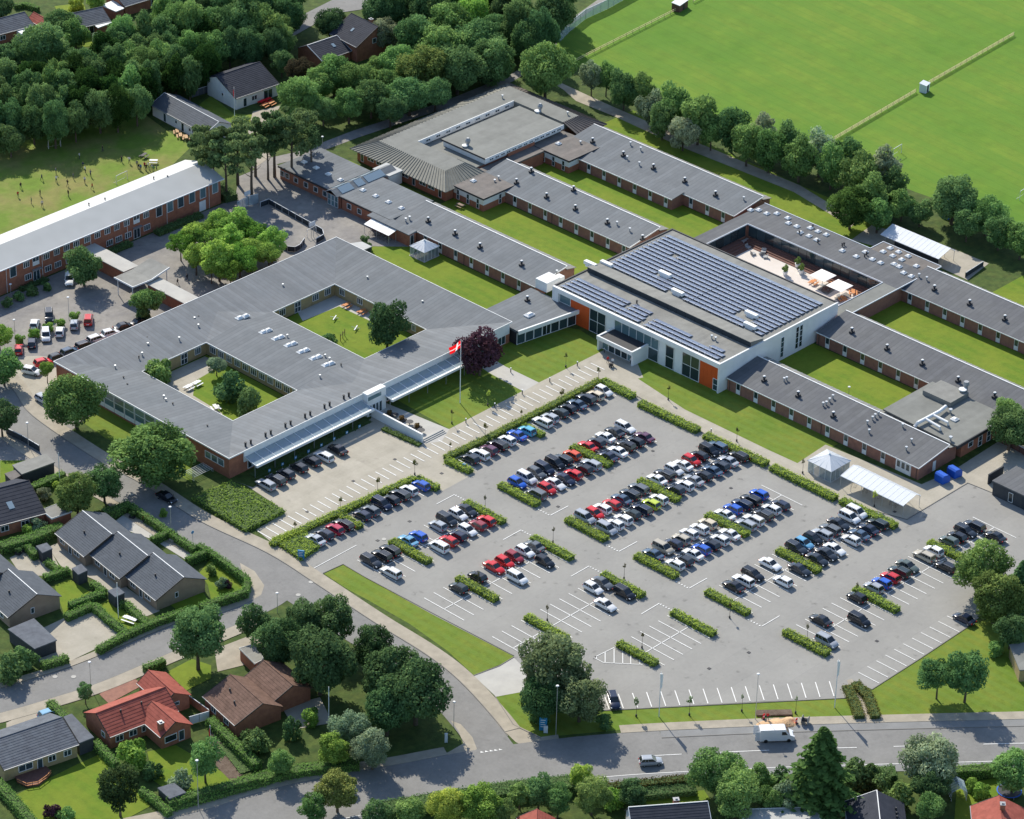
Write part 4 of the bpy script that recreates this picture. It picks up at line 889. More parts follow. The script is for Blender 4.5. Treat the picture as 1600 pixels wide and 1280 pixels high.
# shed at the right
sh = thing('garage_building', 'dark slate-blue flat roofed garage building at the right edge', 'garage', (42, -84.4, 0))
MB().box(41.8, 49.4, -100, -84.5, 2.9, 3.15).build('roof', 'felt_dark', sh); MB().box(42, 49.2, -100, -84.7, 0, 2.9).build('wall', 'dark_wood', sh)
window(sh, 42, -88.9, .3, 1.0, 2.0, '-x'); MB().box(41.9, 42.0, -95.5, -91.5, .1, 2.5).build('garage_door', 'slat_dark', sh); MB().box(44.5, 49, -82.0, -81.7, 0, 2.2).build('screen_wall', 'dark_wood', sh)
# ---------------------------------------------------------------- houses
def lwin(par, x, y, z, w, h, ang, nx=1, nz=1, panel=0, glass='glass', name='window'):
    f, p = win_mesh(w, h, nx, nz, panel, glass, name == 'door')
    o = put(name, f, par, (x, y, z), ang, world=False); q = bpy.data.objects.new('pane', p); C.objects.link(q); q.parent = o
    return o
def house(label, rpx, zr, ang, ln, wf, wb, ze, wall, roof, cat='house', name='house', course=.6, wins=(), ends=(), chim=(), sky=(), oh=.35, ridge=None, vents=(), zb=None, gable=True):
    """ridge starts at survey point rpx and runs ln metres at angle ang; front slope on the -y side"""
    p = P(*rpx, zr); t = thing(name, label, cat, (p.x, p.y, 0), R(ang))
    zb = ze if zb is None else zb
    yf, yb = -wf, wb
    sf = (zr-ze)/wf; sb = (zr-zb)/wb
    # walls with gable ends
    vs = []; w = MB()
    fi, bi = yf+oh, yb-oh
    zfi, zbi = ze+sf*oh-.12, zb+sb*oh-.12
    x0, x1 = oh*.6, ln-oh*.6
    prof = [(fi, 0), (bi, 0), (bi, zbi), (0, zr-.12), (fi, zfi)]
    w.add([(x0, y, z) for y, z in prof]+[(x1, y, z) for y, z in prof], [(0, 4, 3, 2, 1), (5, 6, 7, 8, 9)]+[(i, (i+1) % 5, (i+1) % 5+5, i+5) for i in range(5)])
    w.build('wall', wall, t, world=False)
    def slope(y0, z0, s, nm, m):
        # stepped courses from eave (y0) up to ridge (0)
        L = math.hypot(abs(y0), zr-z0); n = max(2, int(L/course)); mb = MB(); th = .035
        for i in range(n):
            ya, yb_ = y0*(1-i/n), y0*(1-(i+1)/n); za, zb_ = z0+(zr-z0)*i/n, z0+(zr-z0)*(i+1)/n
            q = [(-.0, ya, za+th), (ln, ya, za+th), (ln, yb_, zb_), (0, yb_, zb_)]
            if y0 > 0: q = [q[1], q[0], q[3], q[2]]
            mb.slab(q, .13)
        mb.build(nm, m, t, world=False)
    slope(yf, ze, 1, 'roof', roof); slope(yb, zb, 1, 'roof', roof)
    MB().box(-.02, ln+.02, -.07, .07, zr-.02, zr+.09).build('ridge', ridge or roof, t, world=False)
    for x in (-.07, ln-.0):
        MB().add([(x, yf, ze+.06), (x+.08, yf, ze+.06), (x+.08, 0, zr+.07), (x, 0, zr+.07), (x, yf, ze-.16), (x+.08, yf, ze-.16), (x+.08, 0, zr-.14), (x, 0, zr-.14)],
                 [(0, 1, 2, 3), (4, 7, 6, 5), (0, 4, 5, 1), (0, 3, 7, 4), (1, 5, 6, 2)]).build('verge_board', 'light_metal' if ridge == 'white' and cat != 'row house' else 'black_plastic', t, world=False)
    MB().box(0, ln, yf-.1, yf, ze-.12, ze+.03).build('gutter', 'grey_metal', t, world=False)
    for x, z, w_, h_, nm in wins: lwin(t, x, fi, z, w_, h_, 0, 2 if w_ > 1.2 else 1, 1, 0, 'glass', nm)
    for e, y, z, w_, h_ in ends:
        lwin(t, x1 if e else x0, y, z, w_, h_, math.pi/2 if e else -math.pi/2)
    for x, y, h_ in chim:
        zc = zr-abs(y)*((zr-ze)/wf if y < 0 else sb)
        c = MB().box(x-.45, x+.45, y-.4, y+.4, zc-.5, zc+h_).build('chimney', 'brick', t, world=False)
        MB().box(x-.5, x+.5, y-.45, y+.45, zc+h_, zc+h_+.12).box(x-.2, x+.2, y-.2, y+.2, zc+h_+.12, zc+h_+.3).build('chimney_cap', 'grey_metal', c, world=False)
    for x, y, w_, h_ in sky:
        z = zr+y*sf if y < 0 else zr-y*sb
        MB().slab([(x-w_/2, y-h_/2, z-h_/2*sf+.13), (x+w_/2, y-h_/2, z-h_/2*sf+.13), (x+w_/2, y+h_/2, z+h_/2*sf+.13), (x-w_/2, y+h_/2, z+h_/2*sf+.13)], .12).build('roof_window', 'roof_glass', t, world=False)
    for x, y in vents:
        z = zr+y*sf if y < 0 else zr-y*sb
        MB().tube([(x, y, z-.1), (x, y, z+.5)], .16, 8).build('roof_pipe', 'dark', t, world=False)
    return t
RW = [(2.0, .9, 1.6, 1.2, 'window'), (4.6, .1, 1.0, 2.1, 'door'), (6.8, .8, 1.8, 1.3, 'window')]
kw = dict(zr=4.9, ln=9.9, wf=6.0, wb=4.9, ze=2.3, zb=2.6, wall='brick_tan', roof='tile_grey', cat='row house', name='row_house', wins=RW, ridge='white', vents=[(5, -2.8)], course=.42)
house('uppermost of three staggered tan row houses with grey roofs, nearest the flat garage', (128.8, 798), ang=-97.8, **kw)
house('middle of the three staggered tan row houses beside the curved street', (183.8, 831), ang=-97.8, **kw)
house('lowest of the three staggered tan row houses, its brick gable facing the hedge corner', (239, 864), ang=-97.8, ends=[(1, -1.5, 1.2, .7, 1.1)], **kw)
house('lower tan row house at the left edge behind the slate-blue carport', (12.8, 889.5), ang=-98.5, ends=[(1, -1.0, 1.2, .7, 1.2)], **kw)
house('upper tan row house cut by the left edge, stepped above its neighbour', (-46, 856), ang=-98.5, **kw)
house('house with dark blue roof and skylights at the left edge', (-75, 782), 5.5, -16.4, 15.0, 7.7, 6.0, 2.6, 'brick', 'tile_dark', sky=[(9.6, -4.2, 1.1, 1.6), (5.5, -4.2, 1.1, 1.6)], wins=[(3, .9, 1.6, 1.2, 'window'), (7, .9, 1.6, 1.2, 'window'), (11, .9, 1.6, 1.2, 'window')], course=.8)
h = house('red tiled brick house with chimney wing and flagpole garden', (150, 1114.5), 5.0, -9.8, 13.3, 4.3, 4.3, 2.6, 'brick', 'tile_red', wins=[(2.0, .9, 1.5, 1.2, 'window'), (4.6, .9, 1.5, 1.2, 'window'), (7.0, .9, 1.5, 1.2, 'window')], ends=[(0, -1.8, 1.2, 1.2, 1.1)], course=.55, vents=[(4, -1.2), (8, -1.2)])
house('red tiled garage wing at the street end of the red brick house', (232, 1047), 4.4, -99.5, 8.2, 2.4, 3.4, 2.6, 'brick', 'tile_red', cat='garage', name='garage', ends=[(1, .5, 1.6, 1.1, .7)], course=.55)
house('red tiled front wing of the brick house with white garden windows and chimney', (237.5, 1096), 4.6, -98.5, 7.2, 3.0, 3.4, 2.6, 'brick', 'tile_red', cat='house wing', name='house_wing', ends=[(1, -.9, .9, 2.4, 1.3), (1, 1.2, .3, 1.1, 2.0)], chim=[(5.8, -2.0, 1.2)], course=.55)
house('brown tiled brick house, left part, beside the red roofed one', (360, 1054), 4.9, -100, 10.2, 5.6, 4.0, 2.6, 'brick', 'tile_brown', course=.55, vents=[(3, -2), (6, -3)], wins=[(3, .9, 1.5, 1.2, 'window'), (7, .9, 1.5, 1.2, 'window')])
house('brown tiled brick house, right part, by the dark oak trees', (412, 1032), 4.7, -99.5, 9.0, 4.6, 4.0, 2.6, 'brick', 'tile_brown', cat='house wing', name='house_wing', course=.55)
house('yellow brick bungalow with slate grey roof at the lower left edge', (-20, 1160), 4.5, -13.0, 13.6, 6.0, 4.5, 2.6, 'brick_yellow', 'tile_slate', course=.5, wins=[(11.6, .9, 1.4, 1.2, 'window'), (8.8, .9, 1.4, 1.2, 'window'), (6.6, .1, 1.0, 2.1, 'door'), (4, .9, 2.6, 1.3, 'window')])
house('white rendered gabled club house with red picnic tables in front', (338, 119.5), 6.0, -4.1, 12.6, 7.2, 4.1, 3.0, 'white_render', 'tile_dark', cat='club house', name='club_house', zb=4.3, ends=[(0, -2.0, 1.8, .7, .8)], wins=[(2.8, .1, 1.0, 2.1, 'door'), (5.5, .9, 1.6, 1.2, 'window'), (9.5, .1, 2.6, 2.3, 'door')], course=.5)
house('long low white building with mossy grey roof beside the playing pitch', (257, 145), 4.5, -93.7, 19.9, 4.0, 4.0, 2.7, 'white_render', 'tile_grey', cat='changing hut', name='changing_hut', wins=[(4.8, .1, 1.0, 2.1, 'door'), (9.0, 1.2, .8, .8, 'window'), (11.4, .1, 1.0, 2.1, 'door'), (14.0, 1.1, .8, .8, 'window'), (15.2, 1.1, .8, .8, 'window')], ridge='white', course=.5)
house('dark roofed tall brick house standing among the trees at the top', (548.8, 20.6), 7.5, -94.6, 10.0, 6.6, 5, 4.0, 'brick', 'tile_dark', chim=[(6.4, .8, 1.0)], sky=[(4.6, -3.4, .6, .9)], ends=[(1, -1, 3.5, 1.2, 1.3), (1, 1.5, 3.5, 1.2, 1.3)], course=.45)
house('low dark roofed annexe beside the tall brick house among the trees', (480, 71), 4.5, -4.0, 9.0, 5.5, 4, 2.4, 'brick', 'tile_dark', cat='annexe', name='annexe', sky=[(6, -2.4, .8, 1.1)], ridge='white', course=.5)
house('grey roofed bungalow with red neighbour roof at the top left edge', (-28, 36), 4.5, -8.9, 11.5, 4.5, 4, 2.6, 'brick', 'tile_slate', course=.5, wins=[(3, .9, 1.5, 1.2, 'window'), (8, .9, 1.5, 1.2, 'window')])
house('small red tiled roof beside the grey bungalow at the top left', (52, 19), 4.0, -93, 6.0, 1.9, 2.0, 2.6, 'brick', 'tile_red', cat='outbuilding', name='outbuilding', course=.5)
house('grey roofed bungalow with flat white veranda at the top left', (112, 21), 4.6, -14, 8.0, 4.6, 3.6, 2.6, 'brick', 'tile_slate', course=.5, wins=[(3, .3, 1.2, 2.0, 'door'), (1.5, .9, 1.2, 1.2, 'window')])
house('brick bungalow with grey roof at the top edge behind the trees', (178, -10), 4.6, -5, 14, 4.4, 4, 2.6, 'brick', 'tile_slate', course=.5, wins=[(9, .5, 2.2, 1.8, 'window'), (12, .5, 2.2, 1.8, 'window')])
house('blue-black roofed house with white gable below the main road', (982, 1261.5), 5.5, -37.5, 12.9, 6.5, 3.0, 2.6, 'white_render', 'tile_dark', chim=[(8.0, 1.2, 1.1)], ridge='white', course=.5)
house('dark slate house with pale ridge at the bottom edge', (1370, 1235), 5.0, -137.6, 16, 5.0, 4.6, 2.6, 'brick', 'tile_dark', ridge='white', course=.5, vents=[(3, 3), (4.2, 3), (5.2, 3)])
house('red tiled house with chimney in the bottom right corner', (1561, 1243), 5.0, -139.5, 16, 4.4, 4.6, 2.6, 'brick', 'tile_red', chim=[(3.4, .3, 1.0)], course=.5)
house('red tiled roof peeking up at the bottom edge below the road', (839, 1264), 4.2, -137, 12, 3.2, 3.2, 2.4, 'brick', 'tile_red', course=.5)
def flatroof(label, pts, z, wall, roof, name='garage', cat='garage', rim=None, t_=.22):
    q = [P(*p, z) for p in pts]; c = sum(q, Vector())/len(q)
    t = thing(name, label, cat, (c.x, c.y, 0))
    poly = [(v.x, v.y) for v in q]
    MB().prism(poly, z-t_, z).build('roof', roof, t)
    ins = [(c.x+(v.x-c.x)*.95, c.y+(v.y-c.y)*.95) for v in q]
    MB().prism(ins, 0, z-t_).build('wall', wall, t)
    if rim:
        o_ = [(c.x+(v.x-c.x)*1.03, c.y+(v.y-c.y)*1.03) for v in q]
        for i in range(len(q)):
            j = (i+1) % len(q); MB().prism([poly[i], poly[j], o_[j], o_[i]], z-.25, z+.06).build('roof_edge', rim, t)
    return t
flatroof('long flat grey roofed carport beside the upper street at the left', [(19, 726.5), (71, 709), (86, 722), (34, 741)], 2.6, 'dark_wood', 'felt_grey', 'carport', 'carport')
flatroof('low dark shed roof next to the long grey carport', [(7, 740), (24, 734), (36, 741), (18, 751)], 2.2, 'dark_wood', 'felt_brown', 'shed', 'shed')
flatroof('flat roofed brick garage with white edge behind the row houses', [(65, 797), (93, 786), (112, 799), (81, 810)], 2.6, 'brick', 'felt_grey', rim='white')
flatroof('dark walled carport with slate-blue roof at the paved forecourt', [(12, 983), (53, 966), (89, 1000), (54, 1014)], 2.6, 'dark_wood', 'tile_slate', 'carport', 'carport')
flatroof('dark garden shed, uppermost of three, by the upper row house', [(56, 853), (73, 848), (82, 857), (66, 864)], 2.4, 'dark_wood', 'tile_slate', 'garden_shed', 'garden shed')
flatroof('dark garden shed between the two small hedged lawns', [(112, 888), (127, 881), (137, 891), (122, 898)], 2.4, 'dark_wood', 'tile_slate', 'garden_shed', 'garden shed')
flatroof('dark garden shed, lowest of three, beside the garden flagpole', [(168, 923), (184, 917), (195, 926), (180, 933)], 2.4, 'dark_wood', 'tile_slate', 'garden_shed', 'garden shed')
flatroof('slate grey porch roof with orange door at the bungalow end', [(99, 1120), (112, 1115), (147, 1152), (124, 1161)], 2.7, 'dark_wood', 'tile_slate', 'porch', 'porch')
flatroof('flat white veranda roof attached to the top left bungalow', [(143, 36), (166, 28.5), (175, 35.5), (153, 43.5)], 2.5, 'brick', 'white', 'veranda', 'veranda')
flatroof('small flat white carport roof at the left end of the top bungalow', [(24, 47), (34, 43), (42, 48), (34, 53)], 2.4, 'white', 'white', 'carport', 'carport')
flatroof('flat white carport roof beside the brick bungalow at the top', [(158, 8), (178, 0), (194, 13), (181, 18)], 2.5, 'brick', 'white', 'carport', 'carport')
flatroof('flat pale grey roofed house at the bottom edge left of the spruce', [(1158, 1265), (1275, 1261.5), (1290, 1310), (1172, 1316)], 3.0, 'white_render', 'school_roof', 'house', 'house', rim='white')
flatroof('yellow walled flat roofed garage at the right edge by the verge', [(1577, 1007), (1612, 1002), (1640, 1045), (1593, 1047)], 2.6, 'brick_yellow', 'felt_tan')
flatroof('small dark tool shed roof behind the hedge of the red house garden', [(246, 1231), (272, 1223), (291, 1238), (265, 1248)], 2.0, 'dark_wood', 'tile_slate', 'garden_shed', 'garden shed')
flatroof('grey flat garage with red brick wall beside the brown house drive', [(374, 1013), (400, 1006), (412, 1030), (398, 1037)], 2.5, 'brick', 'felt_grey', rim='white')
# ---------------------------------------------------------------- vegetation
rng = np.random.default_rng(11)
def leaf_mesh(name, pts, nrm, size, val, tri=False):
    n = len(pts); nrm = nrm/np.linalg.norm(nrm, axis=1, keepdims=True)
    r = rng.normal(size=(n, 3)); a = np.cross(nrm, r); a /= np.linalg.norm(a, axis=1, keepdims=True); b = np.cross(nrm, a)
    s = (size*rng.uniform(.6, 1.25, n))[:, None]; k = rng.uniform(.55, .95, n)[:, None]
    v = np.stack([pts-a*s, pts-b*s*k*.9+a*s*.1, pts+a*s, pts+b*s*k], 1).reshape(-1, 3)
    me = bpy.data.meshes.new(name); me.vertices.add(4*n); me.vertices.foreach_set('co', v.astype(np.float32).ravel())
    me.loops.add(4*n); me.loops.foreach_set('vertex_index', np.arange(4*n, dtype=np.int32))
    me.polygons.add(n); me.polygons.foreach_set('loop_start', np.arange(0, 4*n, 4, dtype=np.int32)); me.polygons.foreach_set('loop_total', np.full(n, 4, np.int32))
    at = me.attributes.new('leaf', 'FLOAT', 'FACE'); at.data.foreach_set('value', np.clip(val, 0, 1).astype(np.float32))
    me.materials.append(M['leaf']); me.update(calc_edges=True); return me
def unit(n):
    v = rng.normal(size=(n, 3)); return v/np.linalg.norm(v, axis=1, keepdims=True)
def crown(name, Rr, asp, lobes, nleaf, size, lobe_r=(.34, .5), noise=.75, taper=0):
    """crown of leaf clumps: lobes spread through an ellipsoid Rr wide and asp*Rr half-high, centre at the origin"""
    cs = []; 
    while len(cs) < lobes:
        d = unit(1)[0]; rad = rng.uniform(.38, .86)
        p = d*rad*np.array([1, 1, asp]); 
        if taper: p[:2] *= 1-taper*(p[2]/asp*.5+.5)
        if all(np.linalg.norm(p-c) > .17 for c, _ in cs): cs.append((p, rng.uniform(*lobe_r)))
        elif rng.random() < .05: cs.append((p, rng.uniform(*lobe_r)))
    cs.append((np.zeros(3), .58)); sk = rng.uniform(.88, 1.12, 3); cs = [(c*sk, r) for c, r in cs]
    P_, N_, V_ = [], [], []
    w = np.array([r*r for _, r in cs]); w /= w.sum()
    for (c, r), k in zip(cs, w):
        m = int(nleaf*k*1.5)+8; d = unit(m); d[:, 2] *= .85
        rr = r*(rng.uniform(.62, 1.1, m)+np.abs(rng.normal(0, .10, m)))[:, None]; p = c+d*rr
        keep = np.ones(m, bool)
        for c2, r2 in cs:
            if c2 is not c: keep &= np.linalg.norm(p-c2, axis=1) > r2*.74
        keep |= rng.random(m) < .06
        lv = rng.normal(.5, .19)
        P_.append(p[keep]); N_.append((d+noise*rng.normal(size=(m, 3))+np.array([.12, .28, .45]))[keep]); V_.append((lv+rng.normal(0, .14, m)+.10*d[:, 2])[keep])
    p = np.concatenate(P_)*Rr; return leaf_mesh(name, p, np.concatenate(N_), size, np.concatenate(V_))
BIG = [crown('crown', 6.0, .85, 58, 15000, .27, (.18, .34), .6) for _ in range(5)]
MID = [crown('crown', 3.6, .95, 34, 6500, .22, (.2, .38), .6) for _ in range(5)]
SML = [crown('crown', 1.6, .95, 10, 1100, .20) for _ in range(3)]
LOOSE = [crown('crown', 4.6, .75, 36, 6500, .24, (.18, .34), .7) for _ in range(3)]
def conifer_mesh(Rr, H, n):
    P_, N_, V_ = [], [], []
    z = rng.uniform(.08, 1, n)**.8*H
    tier = np.floor(z/ (H/14)); zz = (z/(H/14)-tier)
    rad = (1-z/H)**.85*Rr*(1.12-.45*zz)+.12; a = rng.uniform(0, 2*np.pi, n)
    br = .75+.25*np.sin(a*7+tier*2.1); r = rad*br*rng.uniform(.45, 1.03, n)
    p = np.stack([r*np.cos(a), r*np.sin(a), z-.12*r], 1); nr = np.stack([np.cos(a)*.6, np.sin(a)*.6, np.full(n, .8)], 1)+.45*rng.normal(size=(n, 3))
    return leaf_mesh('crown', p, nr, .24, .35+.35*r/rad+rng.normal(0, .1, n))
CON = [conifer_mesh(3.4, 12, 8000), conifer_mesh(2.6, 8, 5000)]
def pine_mesh():
    P_, N_, V_ = [], [], []
    for k in range(22):
        a = rng.uniform(0, 6.28); r = rng.uniform(.3, 3.0); z = rng.uniform(-2.2, 2.0); c = np.array([r*np.cos(a), r*np.sin(a), z]); R_ = rng.uniform(.7, 1.25)
        m = 190; d = unit(m); p = c+d*R_*np.array([1, 1, .55])*rng.uniform(.5, 1.05, m)[:, None]
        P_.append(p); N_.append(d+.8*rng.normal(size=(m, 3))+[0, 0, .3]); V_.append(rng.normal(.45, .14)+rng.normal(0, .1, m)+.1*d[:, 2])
    return leaf_mesh('crown', np.concatenate(P_), np.concatenate(N_), .22, np.concatenate(V_))
PINE = [pine_mesh() for _ in range(3)]
def trunk_mesh(h, r0, r1, limbs, spread, m='bark'):
    t = MB(); t.tube([(0, 0, -.1), (.05, .02, h*.35), (-.05, .06, h*.7), (0, 0, h)], [r0*1.25, r0*.9, (r0+r1)/2, r1], 8)
    for i in range(limbs):
        a = i*2.4; z = h*(.45+.4*i/limbs); s = spread*(1-.4*i/limbs)
        t.tube([(0, 0, z), (math.cos(a)*s*.5, math.sin(a)*s*.5, z+s*.35), (math.cos(a)*s, math.sin(a)*s, z+s*.8)], [r1*.8, r1*.5, r1*.22], 5)
    return t.mesh('trunk', m)
TRK = {'b': trunk_mesh(6.5, .34, .2, 7, 3.6), 'm': trunk_mesh(4.5, .2, .11, 6, 2.2), 's': trunk_mesh(1.8, .08, .05, 3, .8), 'p': trunk_mesh(9.0, .24, .12, 6, 1.8), 'c': trunk_mesh(9.5, .22, .06, 0, 0)}
G_DARK, G_MID, G_LIGHT, G_OLIVE, G_GREY, G_PINE, G_PURPLE, G_YEL = (.10, .18, .07, 1), (.19, .31, .095, 1), (.26, .41, .085, 1), (.20, .29, .085, 1), (.27, .34, .20, 1), (.17, .25, .10, 1), (.085, .042, .055, 1), (.42, .52, .10, 1)
G_MD = (.145, .25, .09, 1)
KN = {'b': ('broadleaf_tree', 'tree'), 'm': ('broadleaf_tree', 'tree'), 'l': ('broadleaf_tree', 'tree'), 's': ('shrub', 'shrub'), 'c': ('conifer', 'conifer'), 'p': ('pine_tree', 'pine')}
def jit(c, a=.16):
    f = 1+random.uniform(-a, a); return (c[0]*f*(1+random.uniform(-a, a)*.6), c[1]*f, c[2]*f, 1)
def tree(px, py, rpx, label, kind='m', col=G_MID, stem=None, group=None, name=None, cat=None, fz=1.0):
    """crown centre seen at (px, py) with radius rpx in the photograph"""
    s = pxm(P(px, py, 3)); Rr = rpx/s
    if kind == 'p': zc = 8.5*Rr/3.6+1.0
    elif kind == 'c': zc = 0
    else:
        st = stem if stem is not None else {'b': 1.6, 'm': 1.3, 'l': 2.4, 's': -.15*Rr}[kind]
        asp = {'b': .85, 'm': .9, 'l': .7, 's': .95}[kind]*fz; zc = st+asp*Rr
    q = P(px, py, zc if kind != 'c' else 4.5*Rr/3.4)
    t = thing(name or KN[kind][0], label, cat or KN[kind][1], (q.x, q.y, 0), random.uniform(0, 6.28), group)
    cw_ = 1.55 if kind == 'c' else 1
    ms, R0 = {'b': (BIG, 6.0), 'm': (MID, 3.6), 'l': (LOOSE, 4.6), 's': (SML, 1.6), 'c': (CON, 3.4), 'p': (PINE, 3.6)}[kind]
    k = Rr/R0; me = random.choice(ms) if kind != 'c' else (CON[0])
    o = put('crown', me, t, (0, 0, zc), random.uniform(0, 6.28), (k*cw_*random.uniform(.94, 1.06), k*cw_*random.uniform(.94, 1.06), k*fz), world=False); o.color = jit(col, .19)
    if kind == 's': tk, th = 's', 1.8
    else: tk, th = {'b': ('b', 6.5), 'm': ('m', 4.5), 'l': ('m', 4.5), 'c': ('c', 9.5), 'p': ('p', 9.0)}[kind]
    hz = {'c': 9.5*k, 'p': zc+.2}.get(kind, zc+.1*Rr)
    put('trunk', TRK[tk], t, (0, 0, 0), 0, (k if kind != 's' else max(.4, k), k if kind != 's' else max(.4, k), max(.2, hz)/th), world=False)
    return t
T = tree
T(118, 625, 45, 'spreading green tree at the upper left corner of the square school by the street', 'b', G_MID)
T(243, 706, 64, 'wide bushy tree between the street and the square school', 'b', G_MID, fz=.72)
T(120, 768, 36, 'olive green tree left half of the pair overhanging the row houses', 'b', G_OLIVE)
T(162, 752, 30, 'greyer tree right half of the pair overhanging the row houses', 'b', G_MD)
T(2, 652, 28, 'dark tree at the left edge beside the upper street bend', 'm', G_DARK)
T(130, 414, 31, 'round tree in front of the long two-storey school by the covered walk', 'm', G_MD)
T(226, 468, 24, 'small round tree below the pavilion canopy roof', 'm', G_MID)
T(222, 492, 12, 'low dark bush under the small round tree by the pavilion', 's', G_DARK)
T(73, 576, 12, 'small street tree beside the white hatchback near the school corner', 'm', G_LIGHT, stem=2)
T(5, 572, 28, 'tree at the left edge above the school car park exit', 'm', G_MID)
T(-2, 520, 22, 'light green tree touching the left edge beside the parked cars', 'm', G_LIGHT)
T(605, 507, 34, 'dense dark round tree in the right courtyard lawn', 'm', G_DARK, fz=1.15)
T(516, 533, 13, 'low clipped bush against the courtyard roof edge', 's', G_MD)
T(250, 582, 22, 'spreading light shrub at the upper corner of the left courtyard', 's', G_MID)
T(338, 568, 15, 'small grey-green tree near the left courtyard windows', 'm', G_GREY, stem=1.2)
T(357, 608, 25, 'dark bush on the left courtyard lawn', 's', G_DARK); T(386, 630, 22, 'lower of the two dark bushes in the left courtyard', 's', G_MD)
T(750, 548, 36, 'dark purple copper beech beside the white flagpole', 'm', G_PURPLE, stem=1.5)
for i, (x, y, r) in enumerate([(282, 378, 19), (303, 362, 20), (340, 348, 24), (372, 350, 23), (398, 366, 23), (425, 376, 21), (306, 398, 23), (342, 400, 26), (374, 402, 25), (398, 388, 20), (328, 376, 20), (360, 372, 22), (360, 420, 20), (420, 392, 17), (330, 415, 17)]):
    T(x, y, r*1.18, f'bright green grove tree in the school yard, {ORD[i]} of the grove', 'm' if i % 2 else 'l', G_LIGHT if i % 4 else (.20, .35, .06, 1), stem=2.6, group='trees of the school yard grove', fz=.9)
for i, (x, y, r, f) in enumerate([(312, 225, 17, 0), (332, 222, 24, 0), (352, 238, 22, 0), (370, 212, 24, 0), (392, 235, 24, 0), (398, 205, 22, 0), (428, 200, 24, 0), (418, 222, 18, 0), (455, 205, 24, 0), (470, 185, 22, 0), (486, 215, 18, 0)]):
    T(x, y, r*1.35, f'dark pine, {ORD[i]} from the left in the clump above the long school', 'p', G_PINE, group='pines above the long school', fz=1.3)
# tree line between the wings and the sports field
tl = [(853, 104, 35, 'b'), (925, 117, 19, 'l'), (948, 118, 19, 'l'), (976, 137, 22, 'm'), (1003, 142, 20, 'm'), (1020, 168, 20, 'm'), (1058, 163, 26, 'm'), (1036, 186, 20, 'm'), (1092, 185, 27, 'm'), (1068, 203, 20, 'm'), (1112, 205, 18, 'm'), (1145, 200, 25, 'm'), (1168, 222, 24, 'm'), (1192, 205, 20, 'm'), (1202, 232, 24, 'm'),
      (1228, 222, 24, 'm'), (1250, 246, 25, 'm'), (1282, 236, 26, 'm'), (1300, 258, 24, 'm'), (1326, 248, 24, 'm'), (1345, 275, 27, 'm'), (1378, 268, 28, 'm'), (1362, 305, 24, 'm'), (1395, 292, 22, 'm')]
for i, (x, y, r, k) in enumerate(tl):
    T(x, y, r*1.16, f'{"pale" if i % 3 == 1 else "mid"} green tree, {ORD[i]} from the left in the line along the sports field', k, (G_MID, G_GREY, G_MID, G_MD)[i % 4], group='trees lining the sports field', fz=1.3)
T(1330, 322, 34, 'broad light tree at the end of the brown rooflight roof', 'b', (.08, .14, .035, 1)); T(1372, 335, 26, 'light tree just left of the bicycle canopy behind the terrace', 'm', G_MID)
T(1410, 318, 24, 'tree standing right behind the bicycle canopy', 'm', G_MID); T(1438, 330, 20, 'darker tree behind the bicycle canopy, right of its neighbour', 'm', G_MD)
T(1490, 308, 42, 'large round tree at the lower edge of the right sports field', 'b', G_MD); T(1542, 335, 30, 'tree right of the large round field tree', 'b', G_MID)
T(1562, 362, 26, 'tree near the right edge below the field', 'm', G_MD); T(1596, 375, 28, 'tree cut by the right edge below the sports field', 'm', G_MID)
T(1512, 350, 24, 'tree between the large round field tree and the right edge', 'm', G_MD)
T(1580, 666, 36, 'dense dark tree at the right edge by the kitchen annexe', 'b', G_MD); T(1578, 640, 22, 'paler upper tree at the right edge above the kitchen yard', 'm', G_MID)
T(1540, 885, 44, 'olive green tree overhanging the right edge of the car park', 'b', G_OLIVE); T(1556, 932, 42, 'lower olive green tree beside the right verge of the car park', 'b', G_OLIVE)
T(1594, 925, 26, 'dark fir at the right edge behind the olive trees', 'c', G_DARK); T(1580, 985, 26, 'dark bushy tree above the yellow walled garage', 'm', G_DARK)
T(1558, 1014, 13, 'low bush on the verge beside the yellow walled garage', 's', G_MID)
T(1467, 1055, 32, 'left of the twin trees on the lower right verge', 'l', G_MD, stem=2.5); T(1512, 1050, 34, 'right of the twin trees on the lower right verge, leaning trunk', 'm', G_MD, stem=3)
T(868, 1046, 60, 'broad grey-green tree beside the car park entrance apron', 'b', (.16, .225, .105, 1), fz=.95); T(906, 1086, 42, 'grey-green tree, right part of the clump beside the park entrance', 'b', (.16, .225, .105, 1)); T(850, 1092, 38, 'dark lower left tree of the clump beside the park entrance', 'b', G_DARK)
T(845, 1118, 16, 'low bush behind the blue sign board at the road junction', 's', G_MD); T(945, 1128, 14, 'low bush at the right foot of the grey-green clump', 's', G_MD)
